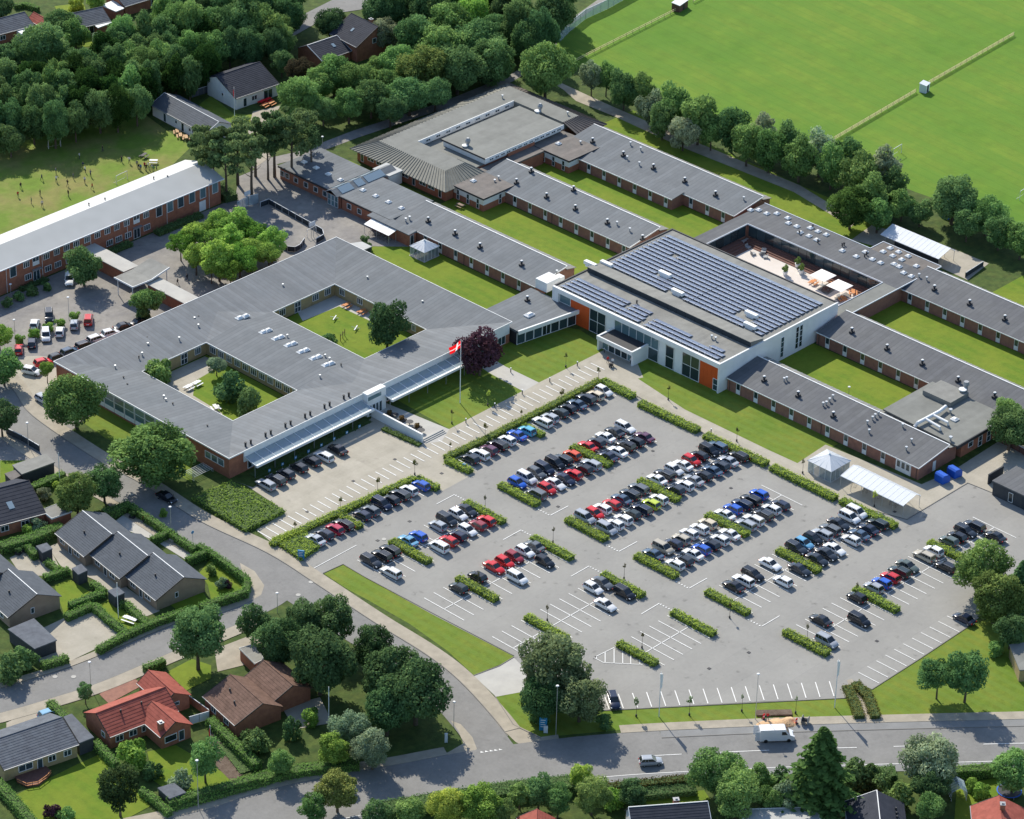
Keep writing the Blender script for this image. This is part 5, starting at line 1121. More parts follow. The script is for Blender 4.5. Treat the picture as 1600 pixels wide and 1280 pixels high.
# residential trees
T(308, 988, 50, 'tall oak in front of the red tiled house by the side street', 'b', G_MD, stem=3)
for x, y, r, l in ((395, 972, 24, 'small dark tree at the side street corner'), (438, 1000, 32, 'grey-green tree left of the dark oak group'), (475, 968, 30, 'dark tree at the top left of the oak group'), (522, 965, 34, 'dark tree at the top of the oak group by the kerb'), (500, 1030, 48, 'dark oak standing left in the oak group above the brown house'), (583, 1010, 30, 'round tree between the dark oaks and the curved street'),
                (612, 1050, 44, 'upper dark oak beside the curved street'), (650, 1075, 50, 'largest dark oak beside the curved street'), (605, 1105, 36, 'lower dark oak beside the curved street')):
    T(x, y, r*1.12, l, 'b' if r > 28 else 'm', G_DARK if 'dark' in l else G_MD, fz=1.15)
T(548, 1140, 30, 'silvery willow left of the brick footpath', 'b', G_GREY); T(582, 1168, 32, 'silvery willow nearest the main road footpath', 'b', G_GREY); T(520, 1172, 28, 'light green garden tree above the lower hedge', 'm', G_LIGHT)
T(487, 1120, 15, 'round bright shrub by the brown house terrace', 's', G_LIGHT); T(458, 1140, 14, 'dark upright shrub beside the brown house', 's', G_DARK, fz=1.5); T(402, 1158, 24, 'grey-green bush below the brown tiled house', 's', G_MD); T(438, 1192, 22, 'round light tree in the lower middle garden', 'm', G_MID)
T(527, 1232, 36, 'ochre tinged tree standing in the main road bend', 'b', (.20, .24, .07, 1)); T(490, 1262, 24, 'grey-green shrub tree left of the ochre one', 'm', G_MID)
T(210, 1180, 26, 'round clipped light green tree in the red house garden', 's', G_LIGHT); T(240, 1205, 15, 'dark bush beside the clipped round tree', 's', G_DARK); T(320, 1184, 30, 'light garden tree beside the garden flagpole', 'm', G_MID, stem=2.2)
T(186, 1228, 43, 'dark flat-topped cedar-like tree in the bungalow garden', 'l', (.075, .12, .045, 1), stem=3); T(80, 1268, 13, 'purple leaved shrub at the bottom left', 's', G_PURPLE); T(104, 1272, 14, 'green shrub beside the purple one at the bottom left', 's', G_MID)
T(280, 1222, 18, 'grey bush behind the small tool shed', 's', G_GREY); T(133, 1080, 14, 'small tree in front of the red house on the pavement side', 'm', G_MD); T(10, 1048, 26, 'clipped dark bush mass below the slate-blue carport', 's', G_MD); T(38, 1032, 20, 'clipped dark bush right below the slate-blue carport', 's', G_MD)
T(60, 822, 12, 'pale round bush in the dark roofed house garden', 's', G_GREY); T(44, 828, 10, 'yellow-green round bush in the dark roofed house garden', 's', G_LIGHT); T(70, 772, 11, 'flowering bush beside the dark blue roof', 's', G_GREY); T(92, 760, 10, 'light bush above the flat brick garage', 's', G_YEL)
T(330, 890, 10, 'small loose shrub on the corner garden lawn', 's', G_MID); T(345, 912, 10, 'grey-green shrub in the corner garden', 's', G_GREY); T(356, 913, 8, 'dark red shrub in the corner garden', 's', G_PURPLE)
T(255, 802, 8, 'small bright bush in the patio corner', 's', G_LIGHT)
# below the main road
for x, y, r, k, c, l in ((587, 1272, 22, 'm', G_MD, 'grey-green tree at the bottom edge left of the red roof'), (640, 1268, 22, 'm', G_MID, 'round tree at the bottom edge beside the road bend'), (700, 1262, 30, 'b', G_YEL, 'yellow-green tree at the bottom edge below the junction'), (752, 1255, 34, 'b', G_LIGHT, 'bright green tree at the bottom edge below the junction'), (785, 1270, 20, 'm', G_MID, 'small bright tree left of the bottom red roof'),
                (812, 1240, 18, 'm', G_MID, 'upright garden tree left of the light green one'), (842, 1235, 24, 'm', G_MD, 'dark green garden tree below the road, left of the light one'), (872, 1250, 22, 'm', G_MID, 'garden tree above the bottom red roof'), (908, 1212, 18, 'm', G_YEL, 'lime green tree below the main road'), (925, 1240, 28, 'b', G_OLIVE, 'olive brown tree below the lime green one'),
                (962, 1248, 16, 's', G_LIGHT, 'light shrub left of the dark roofed house'), (988, 1240, 22, 'm', G_DARK, 'dark conical shrub above the blue-black roof'), (1120, 1205, 38, 'b', G_MID, 'big bright tree right of the road hedge'), (1150, 1238, 38, 'b', G_MID, 'lower bright tree above the flat pale roof'), (1185, 1215, 24, 'm', G_MID, 'right part of the bright tree group by the road'), (1215, 1215, 18, 's', G_DARK, 'dark round bush left of the tall spruce'),
                (1232, 1242, 24, 'm', G_GREY, 'grey-green shrub tree beneath the tall spruce'), (1205, 1250, 20, 'm', G_MID, 'bright shrub tree above the flat pale roof'), (1345, 1212, 24, 's', G_MD, 'dark shrub mass right of the spruce by the road'), (1378, 1222, 22, 's', G_MD, 'dark shrub above the dark slate roof'), (1400, 1245, 22, 's', G_MID, 'light shrub right of the dark slate roof'),
                (1450, 1185, 40, 'b', G_GREY, 'grey-green tree leaning over the main road at the right'), (1455, 1225, 28, 'b', G_DARK, 'dark lower part tree below the grey-green road tree'), (1455, 1262, 22, 'm', G_MID, 'garden tree right of the dark slate roof'), (1586, 1202, 36, 'b', G_MID, 'tree in the bottom right corner by the road'), (1520, 1228, 12, 's', G_LIGHT, 'bright shrub beside the greenhouse'), (1535, 1236, 12, 's', G_LIGHT, 'second bright shrub right of the greenhouse')):
    T(x, y, r*1.1, l, k, c)
T(1282, 1215, 52, 'tall dark spruce standing below the main road', 'c', (.10, .17, .05, 1), fz=.88)
# wooded belts at the top: individual trees on a loose grid
def inpoly(x, y, p):
    c = False; j = len(p)-1
    for i in range(len(p)):
        if (p[i][1] > y) != (p[j][1] > y) and x < (p[j][0]-p[i][0])*(y-p[i][1])/(p[j][1]-p[i][1])+p[i][0]: c = not c
        j = i
    return c
def belt(poly, step, rr, cols, label, group, kind='m', holes=()):
    rown = 0
    xs = [p[0] for p in poly]; ys = [p[1] for p in poly]; y = min(ys); k = 0
    while y < max(ys):
        x = min(xs)+(step/2 if k % 2 else 0); cn = 0
        while x < max(xs):
            px, py = x+random.uniform(-.28, .28)*step, y+random.uniform(-.25, .25)*step*.8
            if inpoly(px, py, poly) and not any(inpoly(px, py, h) for h in holes):
                r = random.uniform(*rr)*1.1; T(px, py, r, f'{label}, {ORD[rown]} row from the top, {ORD[cn]} from left', 'b' if r > 23 else kind, random.choice(cols), group=group, fz=random.uniform(1.25, 1.7)); cn += 1
            x += step
        rown += cn > 0; y += step*.78; k += 1
HH = [[(228, 138), (345, 110), (440, 90), (445, 160), (360, 230), (225, 200)], [(470, 30), (530, 10), (615, 20), (605, 85), (560, 108), (475, 105)]]
belt([(-20, 118), (60, 108), (110, 100), (140, 78), (175, 62), (215, 40), (245, 30), (330, 50), (335, 100), (300, 120), (245, 140), (215, 165), (170, 182), (60, 205), (-20, 225)], 29, (19, 25), [G_MD, G_MD, G_MID, (.04, .09, .022, 1)],
     'tree in the belt behind the pitch', 'trees of the belt behind the playing pitch', holes=HH)
T(68, 75, 40, 'big rounded tree left of the belt, below the small red roof', 'b', G_MD); T(10, 95, 26, 'dark conifer-like tree at the left edge above the paling fence', 'm', G_DARK); T(30, 85, 18, 'dark narrow tree beside the big rounded one', 'm', G_DARK)
T(95, 35, 28, 'grey-green tree between the two top left roofs', 'b', G_MD); T(118, 52, 24, 'tree right of the top left red roof', 'm', G_MID); T(5, 12, 20, 'dark tree in the top left corner', 'm', G_DARK); T(150, 0, 16, 'bright garden tree at the top edge left', 'm', G_LIGHT); T(118, 8, 12, 'bright garden shrub between the top roofs', 's', G_YEL); T(160, 65, 16, 'small grey tree below the white veranda', 'm', G_GREY)
belt([(240, 22), (300, 0), (420, -8), (480, -8), (465, 25), (430, 50), (440, 75), (420, 92), (330, 62), (250, 45)], 32, (20, 27), [G_MD, G_DARK, G_MID], 'tree in the upper left wood', 'trees of the wood left of the top houses', holes=HH)
belt([(500, 25), (560, -5), (640, -8), (830, -8), (890, 0), (870, 60), (820, 78), (800, 30), (720, 8), (640, 30), (600, 20), (540, 15), (510, 60)], 34, (22, 28), [G_DARK, G_MD], 'tree along the top edge', 'trees of the wood along the top edge', holes=HH)
for i, (x, y, r, c) in enumerate([(700, 40, 36, G_MID), (745, 62, 42, G_MD), (690, 75, 42, G_MID), (650, 60, 36, G_MD), (630, 95, 34, G_MID), (665, 110, 38, G_OLIVE), (715, 105, 40, G_MD), (768, 95, 36, G_MD), (605, 128, 26, G_MID), (640, 145, 32, G_MD), (680, 142, 28, G_MD), (560, 125, 30, G_OLIVE), (522, 115, 30, G_MID), (580, 152, 28, G_MD), (545, 160, 28, G_MID), (500, 130, 26, G_MID), (470, 155, 34, G_MID), (470, 112, 22, (.07, .06, .035, 1)), (505, 170, 20, G_MD), (610, 170, 24, G_DARK), (450, 30, 24, G_MID), (440, 62, 24, G_MID), (500, 70, 0, G_MD), (600, 50, 24, G_GREY), (585, 20, 20, G_MID), (515, 35, 24, G_DARK), (440, 95, 20, G_MD), (560, 22, 0, G_MID), (590, 105, 20, G_MID), (735, 20, 30, G_LIGHT), (780, 45, 30, G_MD)]):
    if r: T(x, y, r*1.06, f'tree {"above" if y < 60 else "level with" if y < 112 else "below"} the tall brick house, {ORD[i]} outwards from it in the large clump', 'b', c, group='trees of the clump round the tall house')
# hedges and low planting -------------------------------------------------
def leafbox(name, poly, z0, z1, dens, size, par=None, wob=.12):
    """clipped volume over a plan polygon: leaves on its top and sides over a dark twiggy core"""
    n = len(poly); a = sum(poly[i][0]*poly[(i+1) % n][1]-poly[(i+1) % n][0]*poly[i][1] for i in range(n))/2
    if a < 0: poly = poly[::-1]
    A = abs(a); xs = [p[0] for p in poly]; ys = [p[1] for p in poly]
    m = int(A*dens); P_, N_ = [], []
    cnt = 0
    while cnt < m:
        x = rng.uniform(min(xs), max(xs), 4*m); y = rng.uniform(min(ys), max(ys), 4*m); c = np.zeros(4*m, bool); j = n-1
        for i in range(n):
            (xi, yi), (xj, yj) = poly[i], poly[j]
            c ^= ((yi > y) != (yj > y)) & (x < (xj-xi)*(y-yi)/((yj-yi) or 1e-9)+xi); j = i
        x, y = x[c][:m-cnt], y[c][:m-cnt]; k = len(x); cnt += k
        P_.append(np.stack([x, y, np.full(k, z1)+rng.normal(0, wob, k)+.09*np.sin(x*2.3+1)*np.sin(y*1.9)+.06*np.sin(x*5.1+y*4.3)], 1)); N_.append(np.tile([0, 0, 1.], (k, 1)))
    for i in range(n):
        p, q = np.array(poly[i]), np.array(poly[(i+1) % n]); L = np.linalg.norm(q-p); k = int(L*(z1-z0)*dens*.9)
        t = rng.uniform(0, 1, k)[:, None]; nn = np.array([(q-p)[1], -(q-p)[0], 0])/max(L, 1e-6)
        xy = p+(q-p)*t; pts = np.concatenate([xy, rng.uniform(z0, z1, k)[:, None]], 1)+nn*rng.normal(0, wob, k)[:, None]
        P_.append(pts); N_.append(np.tile(nn, (k, 1)))
    p = np.concatenate(P_); nr = np.concatenate(N_)+.55*rng.normal(size=p.shape)+np.array([0, .1, .3])
    sc = np.sin(p[:, 0]*1.7+p[:, 1]*.9)*np.sin(p[:, 1]*1.3-p[:, 0]*.5)
    return leaf_mesh(name, p, nr, size, .5+.12*sc+rng.normal(0, .17, len(p)))
M['twigs'] = mat('twigs', (.06, .10, .03), .95)
def hedge(label, pts, w=1.7, h=.95, col=(.36, .46, .075, 1), world=False, dens=28, size=.14, cat='hedge', name='hedge', group=None, poly=None, closed=False):
    if poly is not None:
        pl = [tuple(P(*p)[:2]) for p in poly] if not world else poly
    else:
        ln = [Vector(p) for p in pts] if world else [P(*p, h*.9).to_2d() for p in pts]
        a, b = offset(ln, w/2), offset(ln, -w/2); pl = [tuple(v) for v in a+b[::-1]]
    cx, cy = sum(p[0] for p in pl)/len(pl), sum(p[1] for p in pl)/len(pl)
    t = thing(name, label, cat, (cx, cy, 0), 0, group); loc = [(x-cx, y-cy) for x, y in pl]
    if poly is None:
        ins_a = offset(ln, w/2-.16); ins_b = offset(ln, -w/2+.16)
        core = [(v.x-cx, v.y-cy) for v in ins_a+ins_b[::-1]]
    else: core = [(x*.97, y*.97) for x, y in loc]
    MB().prism(core, 0, h-.14).build('branches', 'twigs', t, world=False)
    if poly is not None: me = leafbox('foliage', loc, .1, h, dens, size)
    else:
        L = sum((q-p).length for p, q in zip(ln, ln[1:])); me = leafbox('foliage', loc, .08, h, dens, size)
    o = put('foliage', me, t, (0, 0, 0), world=False); o.color = jit(col, .06)
    return t
HG = 'low hedge islands between the parking bays'
hl = {(-50.6, -23): 'beside the lone white estate car', (-50.7, -40.2): 'left end of the second bay block', (-31.2, -23): 'closest to the forecourt access', (-31.2, -40.2): 'at the end of the three red cars row',
      (-22, -23): 'left end of the blue and white cars', (-22.3, -40.2): 'left end of the long mixed row with lime car'}
hs = [((-50.6, -23.1), 'hedge island between the two dark hatchbacks and the blue cars'), ((-50.7, -40.1), 'hedge island between two dark green cars in the lower left block'), ((-31.3, -23.1), 'hedge island next to the red cars nearest the forecourt access'), ((-31.2, -40.2), 'hedge island behind the grey estate and white cars'),
      ((-22.1, -40.2), 'hedge island at the silver and red left end of the lime car row'), ((-22.3, -23.2), 'hedge island below the bright blue car at the row end'), ((-2.4, -23.1), 'hedge island between the orange-red and red cars'), ((-2.4, -40.4), 'hedge island in the middle of the lime car row'), ((-31.1, -57.4), 'hedge island behind the black hatchback in the sparse row'), ((-22.1, -57.4), 'hedge island at the blue-grey left end of the third row'),
      ((-2.4, -57.3), 'hedge island in the middle of the row with two white saloons'), ((-21.9, -74.2), 'hedge island left of the empty bays below the third row'), ((-2.3, -74.3), 'hedge island between the dark cars of the fourth row'), ((19.7, -92.0), 'hedge island near the overhanging olive tree'), ((-2.2, -92.2), 'hedge island beside the lone black hatchback of the last row'),
      ((-50.8, -57.3), 'hedge island nearest the grey-green tree clump'), ((-31.2, -74.3), 'hedge island between empty bays in the lower middle'), ((-45.3, -73.8), 'hedge island at the white hatched triangle'), ((-21.7, -92.2), 'hedge island next to the silver people carrier')]
for (x, c), l in hs: hedge(l, [(x, c+4.9), (x, c-4.9)] if (x, c) != (-45.3, -73.8) else [(x, c+4.4), (x, c-4.4)], world=True, group=HG)
hedge('long low hedge on the car park side of the lower walkway', [(424, 848), (520, 803), (600, 765), (648, 745)], 1.5, .95)
hedge('short hedge turning the corner above the blue hatchback', [(651, 744), (684, 761)], 1.6, .95)
hedge('short spur hedge between the parked cars of the lower walkway row', [(531, 803), (564, 821)], 1.5, .9)
hedge('wide low block of shrubs at the car park entrance behind the blue board', None, h=.8, poly=[(424, 846), (470, 828), (499, 858), (470, 878)])
hedge('long low hedge on the car park side of the upper walkway', [(696, 713), (760, 683), (850, 637), (938, 592)], 1.5, .95, col=(.30, .36, .07, 1))
hedge('short hedge turning down at the forecourt access by the blue post', [(698, 716), (736, 734)], 1.6, .95)
hedge('short spur hedge beside the light blue hatchback', [(818, 663), (849, 678)], 1.5, .9)
for (a, b), l in ((((941, 592), (990, 617)), 'hedge strip directly in front of the hall entrance path'), (((1000, 627), (1091, 670)), 'hedge strip left of the bollard on the upper edge path'), (((1102, 677), (1198, 722)), 'hedge strip right of the bollard on the upper edge path'), (((1207, 727), (1306, 776)), 'hedge strip in front of the glass gazebo'), (((1315, 779), (1400, 820)), 'hedge strip in front of the bicycle shelter')):
    hedge(l, [a, b], 1.9, 1.0)
hedge('left hedge of the pair flanking the path to the main road', [(1324, 1070), (1336, 1095), (1343, 1118)], 1.9, .9, col=(.17, .17, .05, 1)); hedge('right hedge of the pair flanking the path to the main road', [(1336, 1065), (1357, 1086), (1368, 1118)], 1.9, .9, col=(.17, .17, .05, 1))
hedge('large block of low ground cover at the square school corner', None, h=.9, poly=[(300, 782), (362, 757), (447, 803), (383, 834)], col=(.24, .34, .07, 1), dens=16, size=.19)
hedge('ivy strip below the white terrace wall', [(598, 668), (656, 694)], 1.2, .5, col=(.10, .15, .03, 1))
hedge('long dark ground cover strip beneath the glazed canopy', [(-53, 16.6), (-23, 16.6)], 2.6, .25, world=True, col=(.06, .11, .02, 1), dens=8)
hedge('dark shrub strip at the foot of the long school, right part', [(-1.5, 103.2), (11, 103.2)], 2.0, 1.0, world=True, col=G_MD); hedge('dark shrub strip at the foot of the long school, middle part', [(-15.5, 103.6), (-8.5, 103.6)], 1.8, 1.0, world=True, col=G_MD)
hedge('dark shrub strip at the foot of the long school beside the covered walk', [(-38, 103.8), (-31, 103.8)], 1.6, .6, world=True, col=G_DARK)
hedge('dark shrubbery at the right gable of the long school', [(20.5, 104), (22, 110)], 3.2, 1.6, world=True, col=G_DARK)
for i, q in enumerate([(73, 447), (51, 455), (30, 463), (10, 473)]): T(q[0], q[1], 9, f'low bush, {ORD[i]} from the right along the school front path', 's', G_MD, group='bushes along the school front path')
for i, q in enumerate([(117, 494), (94, 504), (74, 512), (52, 521), (31, 530)]): T(q[0], q[1], 8.5, f'bright low shrub, {ORD[i]} from the right between the school parking bays', 's', G_LIGHT, group='shrubs between the school parking bays')
T(570, 374, 7, 'round clipped bush beside the small porch', 's', G_MD); T(572, 385, 8, 'lower clipped bush beside the small porch', 's', G_DARK)
HR = (.19, .34, .085, 1)
for pts, w, h, l in (
    ([(0, 852), (50, 838), (97, 819)], 2.2, 1.7, 'tall clipped hedge above the upper garden shed'), ([(43, 852), (55, 866)], 1.2, 1.5, 'short clipped hedge left of the upper garden shed'),
    ([(163, 800), (203, 785)], 1.8, 1.8, 'tall clipped hedge behind the overhanging trees'), ([(204, 789), (250, 820), (305, 857)], 1.3, 1.5, 'clipped street hedge beside the two patios'), ([(236, 841), (268, 828)], 1.2, 1.6, 'clipped hedge dividing the two patios'),
    ([(291, 873), (325, 860)], 1.2, 1.7, 'clipped hedge above the corner garden'), ([(309, 850), (330, 862), (386, 903)], 1.3, 1.7, 'clipped street hedge around the corner garden'), ([(387, 904), (384, 922), (312, 946)], 1.4, 1.7, 'clipped hedge rounding the street corner'),
    ([(308, 947), (262, 962)], 1.3, 1.5, 'clipped hedge below the lowest row house'), ([(262, 962), (240, 970), (195, 990), (153, 1013)], 1.4, 1.4, 'long clipped hedge along the side street'), ([(145, 943), (170, 965), (196, 986)], 1.5, 1.3, 'clipped hedge between the forecourt and the picnic lawn'),
    ([(103, 962), (145, 943)], 1.4, 1.3, 'clipped hedge above the paved forecourt'), ([(108, 943), (162, 924)], 1.4, 1.3, 'clipped hedge below the shed garden'), ([(144, 909), (163, 922)], 1.3, 1.3, 'short clipped hedge between shed garden and path'), ([(68, 900), (108, 888)], 1.3, 1.4, 'clipped hedge above the shed garden'),
    ([(73, 875), (92, 888)], 1.2, 1.3, 'short clipped hedge below the upper shed'), ([(187, 942), (198, 941), (228, 971)], 1.4, 1.3, 'clipped hedge right of the picnic lawn'), ([(65, 1037), (106, 1025)], 1.5, 1.4, 'free standing clipped hedge by the bench at the side street'),
    ([(78, 1095), (104, 1122)], 1.6, 1.7, 'clipped hedge between the bungalow and the red house'), ([(149, 1157), (182, 1192)], 1.4, 1.5, 'clipped hedge along the bungalow lawn'), ([(328, 1122), (365, 1158), (402, 1193)], 1.7, 1.6, 'tall clipped hedge beside the vegetable bed'),
    ([(262, 1252), (330, 1232), (402, 1214)], 1.6, 1.7, 'upper clipped hedge along the main road bend'), ([(262, 1262), (330, 1243), (420, 1218)], 1.1, 1.0, 'lower clipped hedge along the main road bend'), ([(225, 1042), (257, 1030)], 1.3, 1.5, 'clipped hedge above the red garage wing'),
    ([(-5, 1220), (25, 1252), (52, 1285)], 1.9, 1.6, 'clipped hedge in the bottom left corner'), ([(220, 1232), (245, 1250), (265, 1268)], 1.2, 1.3, 'clipped hedge left of the tool shed'), ([(402, 1214), (470, 1200), (560, 1190)], 2.2, 1.4, 'loose hedge below the lower middle gardens'),
    ([(50, 760), (100, 738)], 1.5, 1.6, 'clipped hedge below the long carport'), ([(1490, 1202), (1562, 1198)], 2.0, 1.8, 'dark clipped hedge above the greenhouse garden'), ([(22, 8), (38, 5), (60, 12)], 1.2, 1.2, 'short hedge at the top left corner')):
    hedge(l, pts, w, h, HR, dens=30, size=.13)
hedge('brownish beech hedge below the cycle track of the main road', [(942, 1228), (1010, 1222), (1082, 1214)], 1.8, 1.6, (.09, .085, .025, 1))
hedge('dark shrub row behind the brownish beech hedge', [(965, 1240), (1085, 1228)], 3.0, 1.2, G_DARK)
hedge('dark shrubs bordering the main road right of the spruce', [(1320, 1208), (1400, 1205)], 3.0, 2.0, G_MD); hedge('garden shrubs along the road below the junction', [(600, 1262), (700, 1245), (800, 1230), (900, 1220)], 3.5, 1.8, G_MD)
hedge('garden plants in the vegetable bed beside the tall hedge', [(350, 1160), (385, 1205)], 2.5, .35, G_MID, dens=6, name='vegetable_rows', cat='plants')
# thin young trees along walkway and verge
sap = MB().tube([(0, 0, 0), (0, 0, 3.4)], [.05, .02], 5).mesh('trunk', 'bark')
SAPC = crown('crown', .62, 1.35, 7, 110, .13, (.3, .5))
def sapling(px, py, label, h=1.0, col=G_YEL, k=1.0):
    q = P(px, py); t = thing('young_tree', label, 'young tree', (q.x, q.y, 0), random.uniform(0, 6), 'young trees along the paths'); put('trunk', sap, t, (0, 0, 0), 0, (1, 1, h), world=False)
    o = put('crown', SAPC, t, (0, 0, 2.6*h), random.uniform(0, 6), (k, k, k), world=False); o.color = jit(col)
    MB().tube([(0, 0, 0), (0, 0, .45)], .16, 6).build('stake_collar', 'dark', t, world=False)
for i, (x, y, k) in enumerate([(461, 838, .6), (532, 800, .7), (590, 770, .8), (648, 742, .9), (703, 713, .5), (758, 684, .8), (814, 662, .5), (877, 632, .9), (935, 596, .7)]): sapling(x, y, f'thin young tree, {ORD[i]} from the left in the walkway hedge', 1, (.12, .13, .04, 1), k)
for x, y, l in ((706, 662, 'spindly young tree on the lawn left of the flagpole'), (762, 634, 'yellow-green young tree on the shaded flagpole lawn'), (884, 574, 'bare young tree on the lawn before the link building'), (1044, 625, 'young tree on the path left of the hall door'), (1151, 690, 'spindly young tree at the middle of the upper edge path'), (1254, 740, 'young tree beside the glass gazebo'), (1366, 792, 'light green young tree beside the bicycle shelter')): sapling(x, y, l, 1, G_YEL if 'green' in l else (.10, .11, .05, 1), .9 if 'green' in l else .6)
for i, (x, y) in enumerate([(758, 798), (864, 848), (975, 905), (1140, 966), (1003, 1013), (855, 970), (1261, 1000), (747, 918), (1338, 935), (1140, 946)][:9]): sapling(x, y, f'thin young tree, {ORD[i]} of those in the hedge islands', 1.05, (.12, .12, .05, 1), .55)
for i, (x, y) in enumerate([(994, 1120), (1077, 1118), (1159, 1112), (1243, 1115)]): sapling(x, y, f'young tree, {ORD[i]} from the left on the verge beside the main road', 1.15, G_MD, .9 if i < 2 else .5)
# ---------------------------------------------------------------- cars
def car_proto(kind):
    """car at the origin, nose towards +x, on the ground"""
    # L length, belt height, roof height, roof start/end, glass base start/end, bonnet front height
    L, W_, hb, hr, gb0, gb1, gr0, gr1, hf, hn = {
        'hatchback': (4.0, 1.70, .93, 1.46, -1.92, .95, -1.55, .15, .62, .86), 'estate': (4.6, 1.76, .92, 1.46, -2.2, 1.0, -1.95, .2, .62, .86),
        'saloon': (4.5, 1.74, .92, 1.42, -1.55, 1.0, -.95, .2, .60, .84), 'mpv': (4.4, 1.80, 1.0, 1.66, -2.1, 1.25, -1.9, .45, .68, .95),
        'suv': (4.5, 1.84, 1.05, 1.68, -2.15, .95, -1.85, .2, .78, .98)}[kind]
    h = L/2; w = W_/2
    t = bpy.data.objects.new({'hatchback': 'hatchback', 'estate': 'estate_car', 'saloon': 'saloon_car', 'mpv': 'people_carrier', 'suv': 'sport_utility_car'}[kind], None); C.objects.link(t); t.empty_display_size = .3
    hk = hb if kind != 'saloon' else hb-.02
    st = [(-h, .38, hb-.26, w*.80), (-h+.10, .26, hb-.06, w*.94), (-h+.35, .22, hk, w*.99), (gb0+.3, .20, hb, w), (0, .20, hb-.01, w), (gb1-.1, .20, hb-.03, w*.99), (gb1+.35, .21, hn, w*.97), (h-.30, .22, hf+.10, w*.92), (h-.07, .28, hf-.04, w*.80), (h, .36, hf-.16, w*.66)]
    vs, fs = [], []; sec = []
    for x, z0, z1, ww in st:
        zs = (z0+z1)/2+.05
        sec.append([(x, -ww*.88, z0), (x, -ww, z0+.14), (x, -ww, zs), (x, -ww*.93, z1-.04), (x, -ww*.80, z1), (x, ww*.80, z1), (x, ww*.93, z1-.04), (x, ww, zs), (x, ww, z0+.14), (x, ww*.88, z0)])
    n = 10
    for s_ in sec: vs += s_
    for i in range(len(sec)-1):
        for k in range(n): fs.append((i*n+k, (i+1)*n+k, (i+1)*n+(k+1) % n, i*n+(k+1) % n))
    fs.append(tuple(range(n))); fs.append(tuple(range((len(sec)-1)*n, len(sec)*n))[::-1])
    b = MB().add(vs, fs); b.f = [tuple(reversed(f)) for f in b.f]
    # pillars and roof
    wr, wg = w*.76, w*.87
    b.slab([(gr0, -wr, hr-.02), (gr1, -wr, hr-.02), (gr1, wr, hr-.02), (gr0, wr, hr-.02)], .05)
    b.slab([(gr0+.1, -wr*.8, hr+.02), (gr1-.12, -wr*.8, hr+.02), (gr1-.12, wr*.8, hr+.02), (gr0+.1, wr*.8, hr+.02)], .05)
    def pil(x0, x1, e=.035):
        for s in (-1, 1): b.tube([(x0, s*wg*.995, hb-.03), (x1, s*wr*1.0, hr-.03)], e, 4)
    pil(gb1-.02, gr1); pil(gb0+.08, gr0+.02, .06); pil((gb0+gb1)/2+.05, (gr0+gr1)/2+.05, .04)
    if kind in ('estate', 'mpv', 'suv', 'hatchback'): pil(gb0+.75, gr0+.62, .035)
    o = b.build('body', 'paint', t, world=False, smooth=True); o.data.set_sharp_from_angle(angle=R(38))
    g = MB(); e = .012
    q0 = [(gb0+.02, -wg+e, hb-.03), (gb1-.02, -wg+e, hb-.05), (gb1-.02, wg-e, hb-.05), (gb0+.02, wg-e, hb-.03)]; q1 = [(gr0, -wr+e, hr-.05), (gr1, -wr+e, hr-.05), (gr1, wr-e, hr-.05), (gr0, wr-e, hr-.05)]
    g.add(q0+q1, [(0, 1, 5, 4), (1, 2, 6, 5), (2, 3, 7, 6), (3, 0, 4, 7)]); g.build('windows', 'car_glass', t, world=False)
    for x in (-h+.78, h-.80):
        for s in (-1, 1):
            y0, y1 = (s*w*.99, s*(w*.99-.2)); ty = MB(); k = 12; r = .31 if kind not in ('suv',) else .36
            pts0 = [(x+r*math.cos(6.283*i/k), y0, r+r*math.sin(6.283*i/k)) for i in range(k)]; pts1 = [(p[0], y1, p[2]) for p in pts0]
            ty.add(pts0+pts1, [tuple(range(k)), tuple(range(2*k-1, k-1, -1))]+[(i, i+k, (i+1) % k+k, (i+1) % k) for i in range(k)]); wo = ty.build('wheel', 'tyre', t, world=False)
            ri = MB(); rr = r*.62; ri.add([(x+rr*math.cos(6.283*i/8), y0+s*.012, r+rr*math.sin(6.283*i/8)) for i in range(8)], [tuple(range(8)) if s < 0 else tuple(range(7, -1, -1))]); ri.build('rim', 'rim', wo, world=False)
    for s in (-1, 1):
        MB().slab([(h-.32, s*w*.86-.13, hf+.06), (h-.10, s*w*.80-.12, hf-.03), (h-.10, s*w*.80+.06, hf-.03), (h-.32, s*w*.86+.07, hf+.06)], .09).build('headlight', 'lamp_clear', t, world=False)
        MB().box(-h-.012, -h+.13, s*w*.76-.12, s*w*.76+.10, hb-.34, hb-.10).build('taillight', 'lamp_red', t, world=False)
        MB().box(gb1-.25, gb1-.10, s*(w+.03)-.05, s*(w+.03)+.05, hb-.02, hb+.11).build('mirror', 'paint', t, world=False)
    MB().box(h-.03, h+.012, -.5, .5, .36, hf-.22).build('grille', 'black_plastic', t, world=False)
    MB().box(-h-.015, -h+.02, -.26, .26, .50, .62).build('number_plate', 'white', t, world=False)
    if kind in ('estate', 'mpv'):
        for s in (-1, 1): MB().box(gr0+.15, gr1-.2, s*wr*.92-.02, s*wr*.92+.02, hr+.02, hr+.06).build('roof_rail', 'grey_metal', t, world=False)
    return t
PROTO = {k: car_proto(k) for k in ('hatchback', 'estate', 'saloon', 'mpv', 'suv')}
CN = {'hatchback': 'hatchback', 'estate': 'estate car', 'saloon': 'saloon', 'mpv': 'people carrier', 'suv': 'off-roader'}
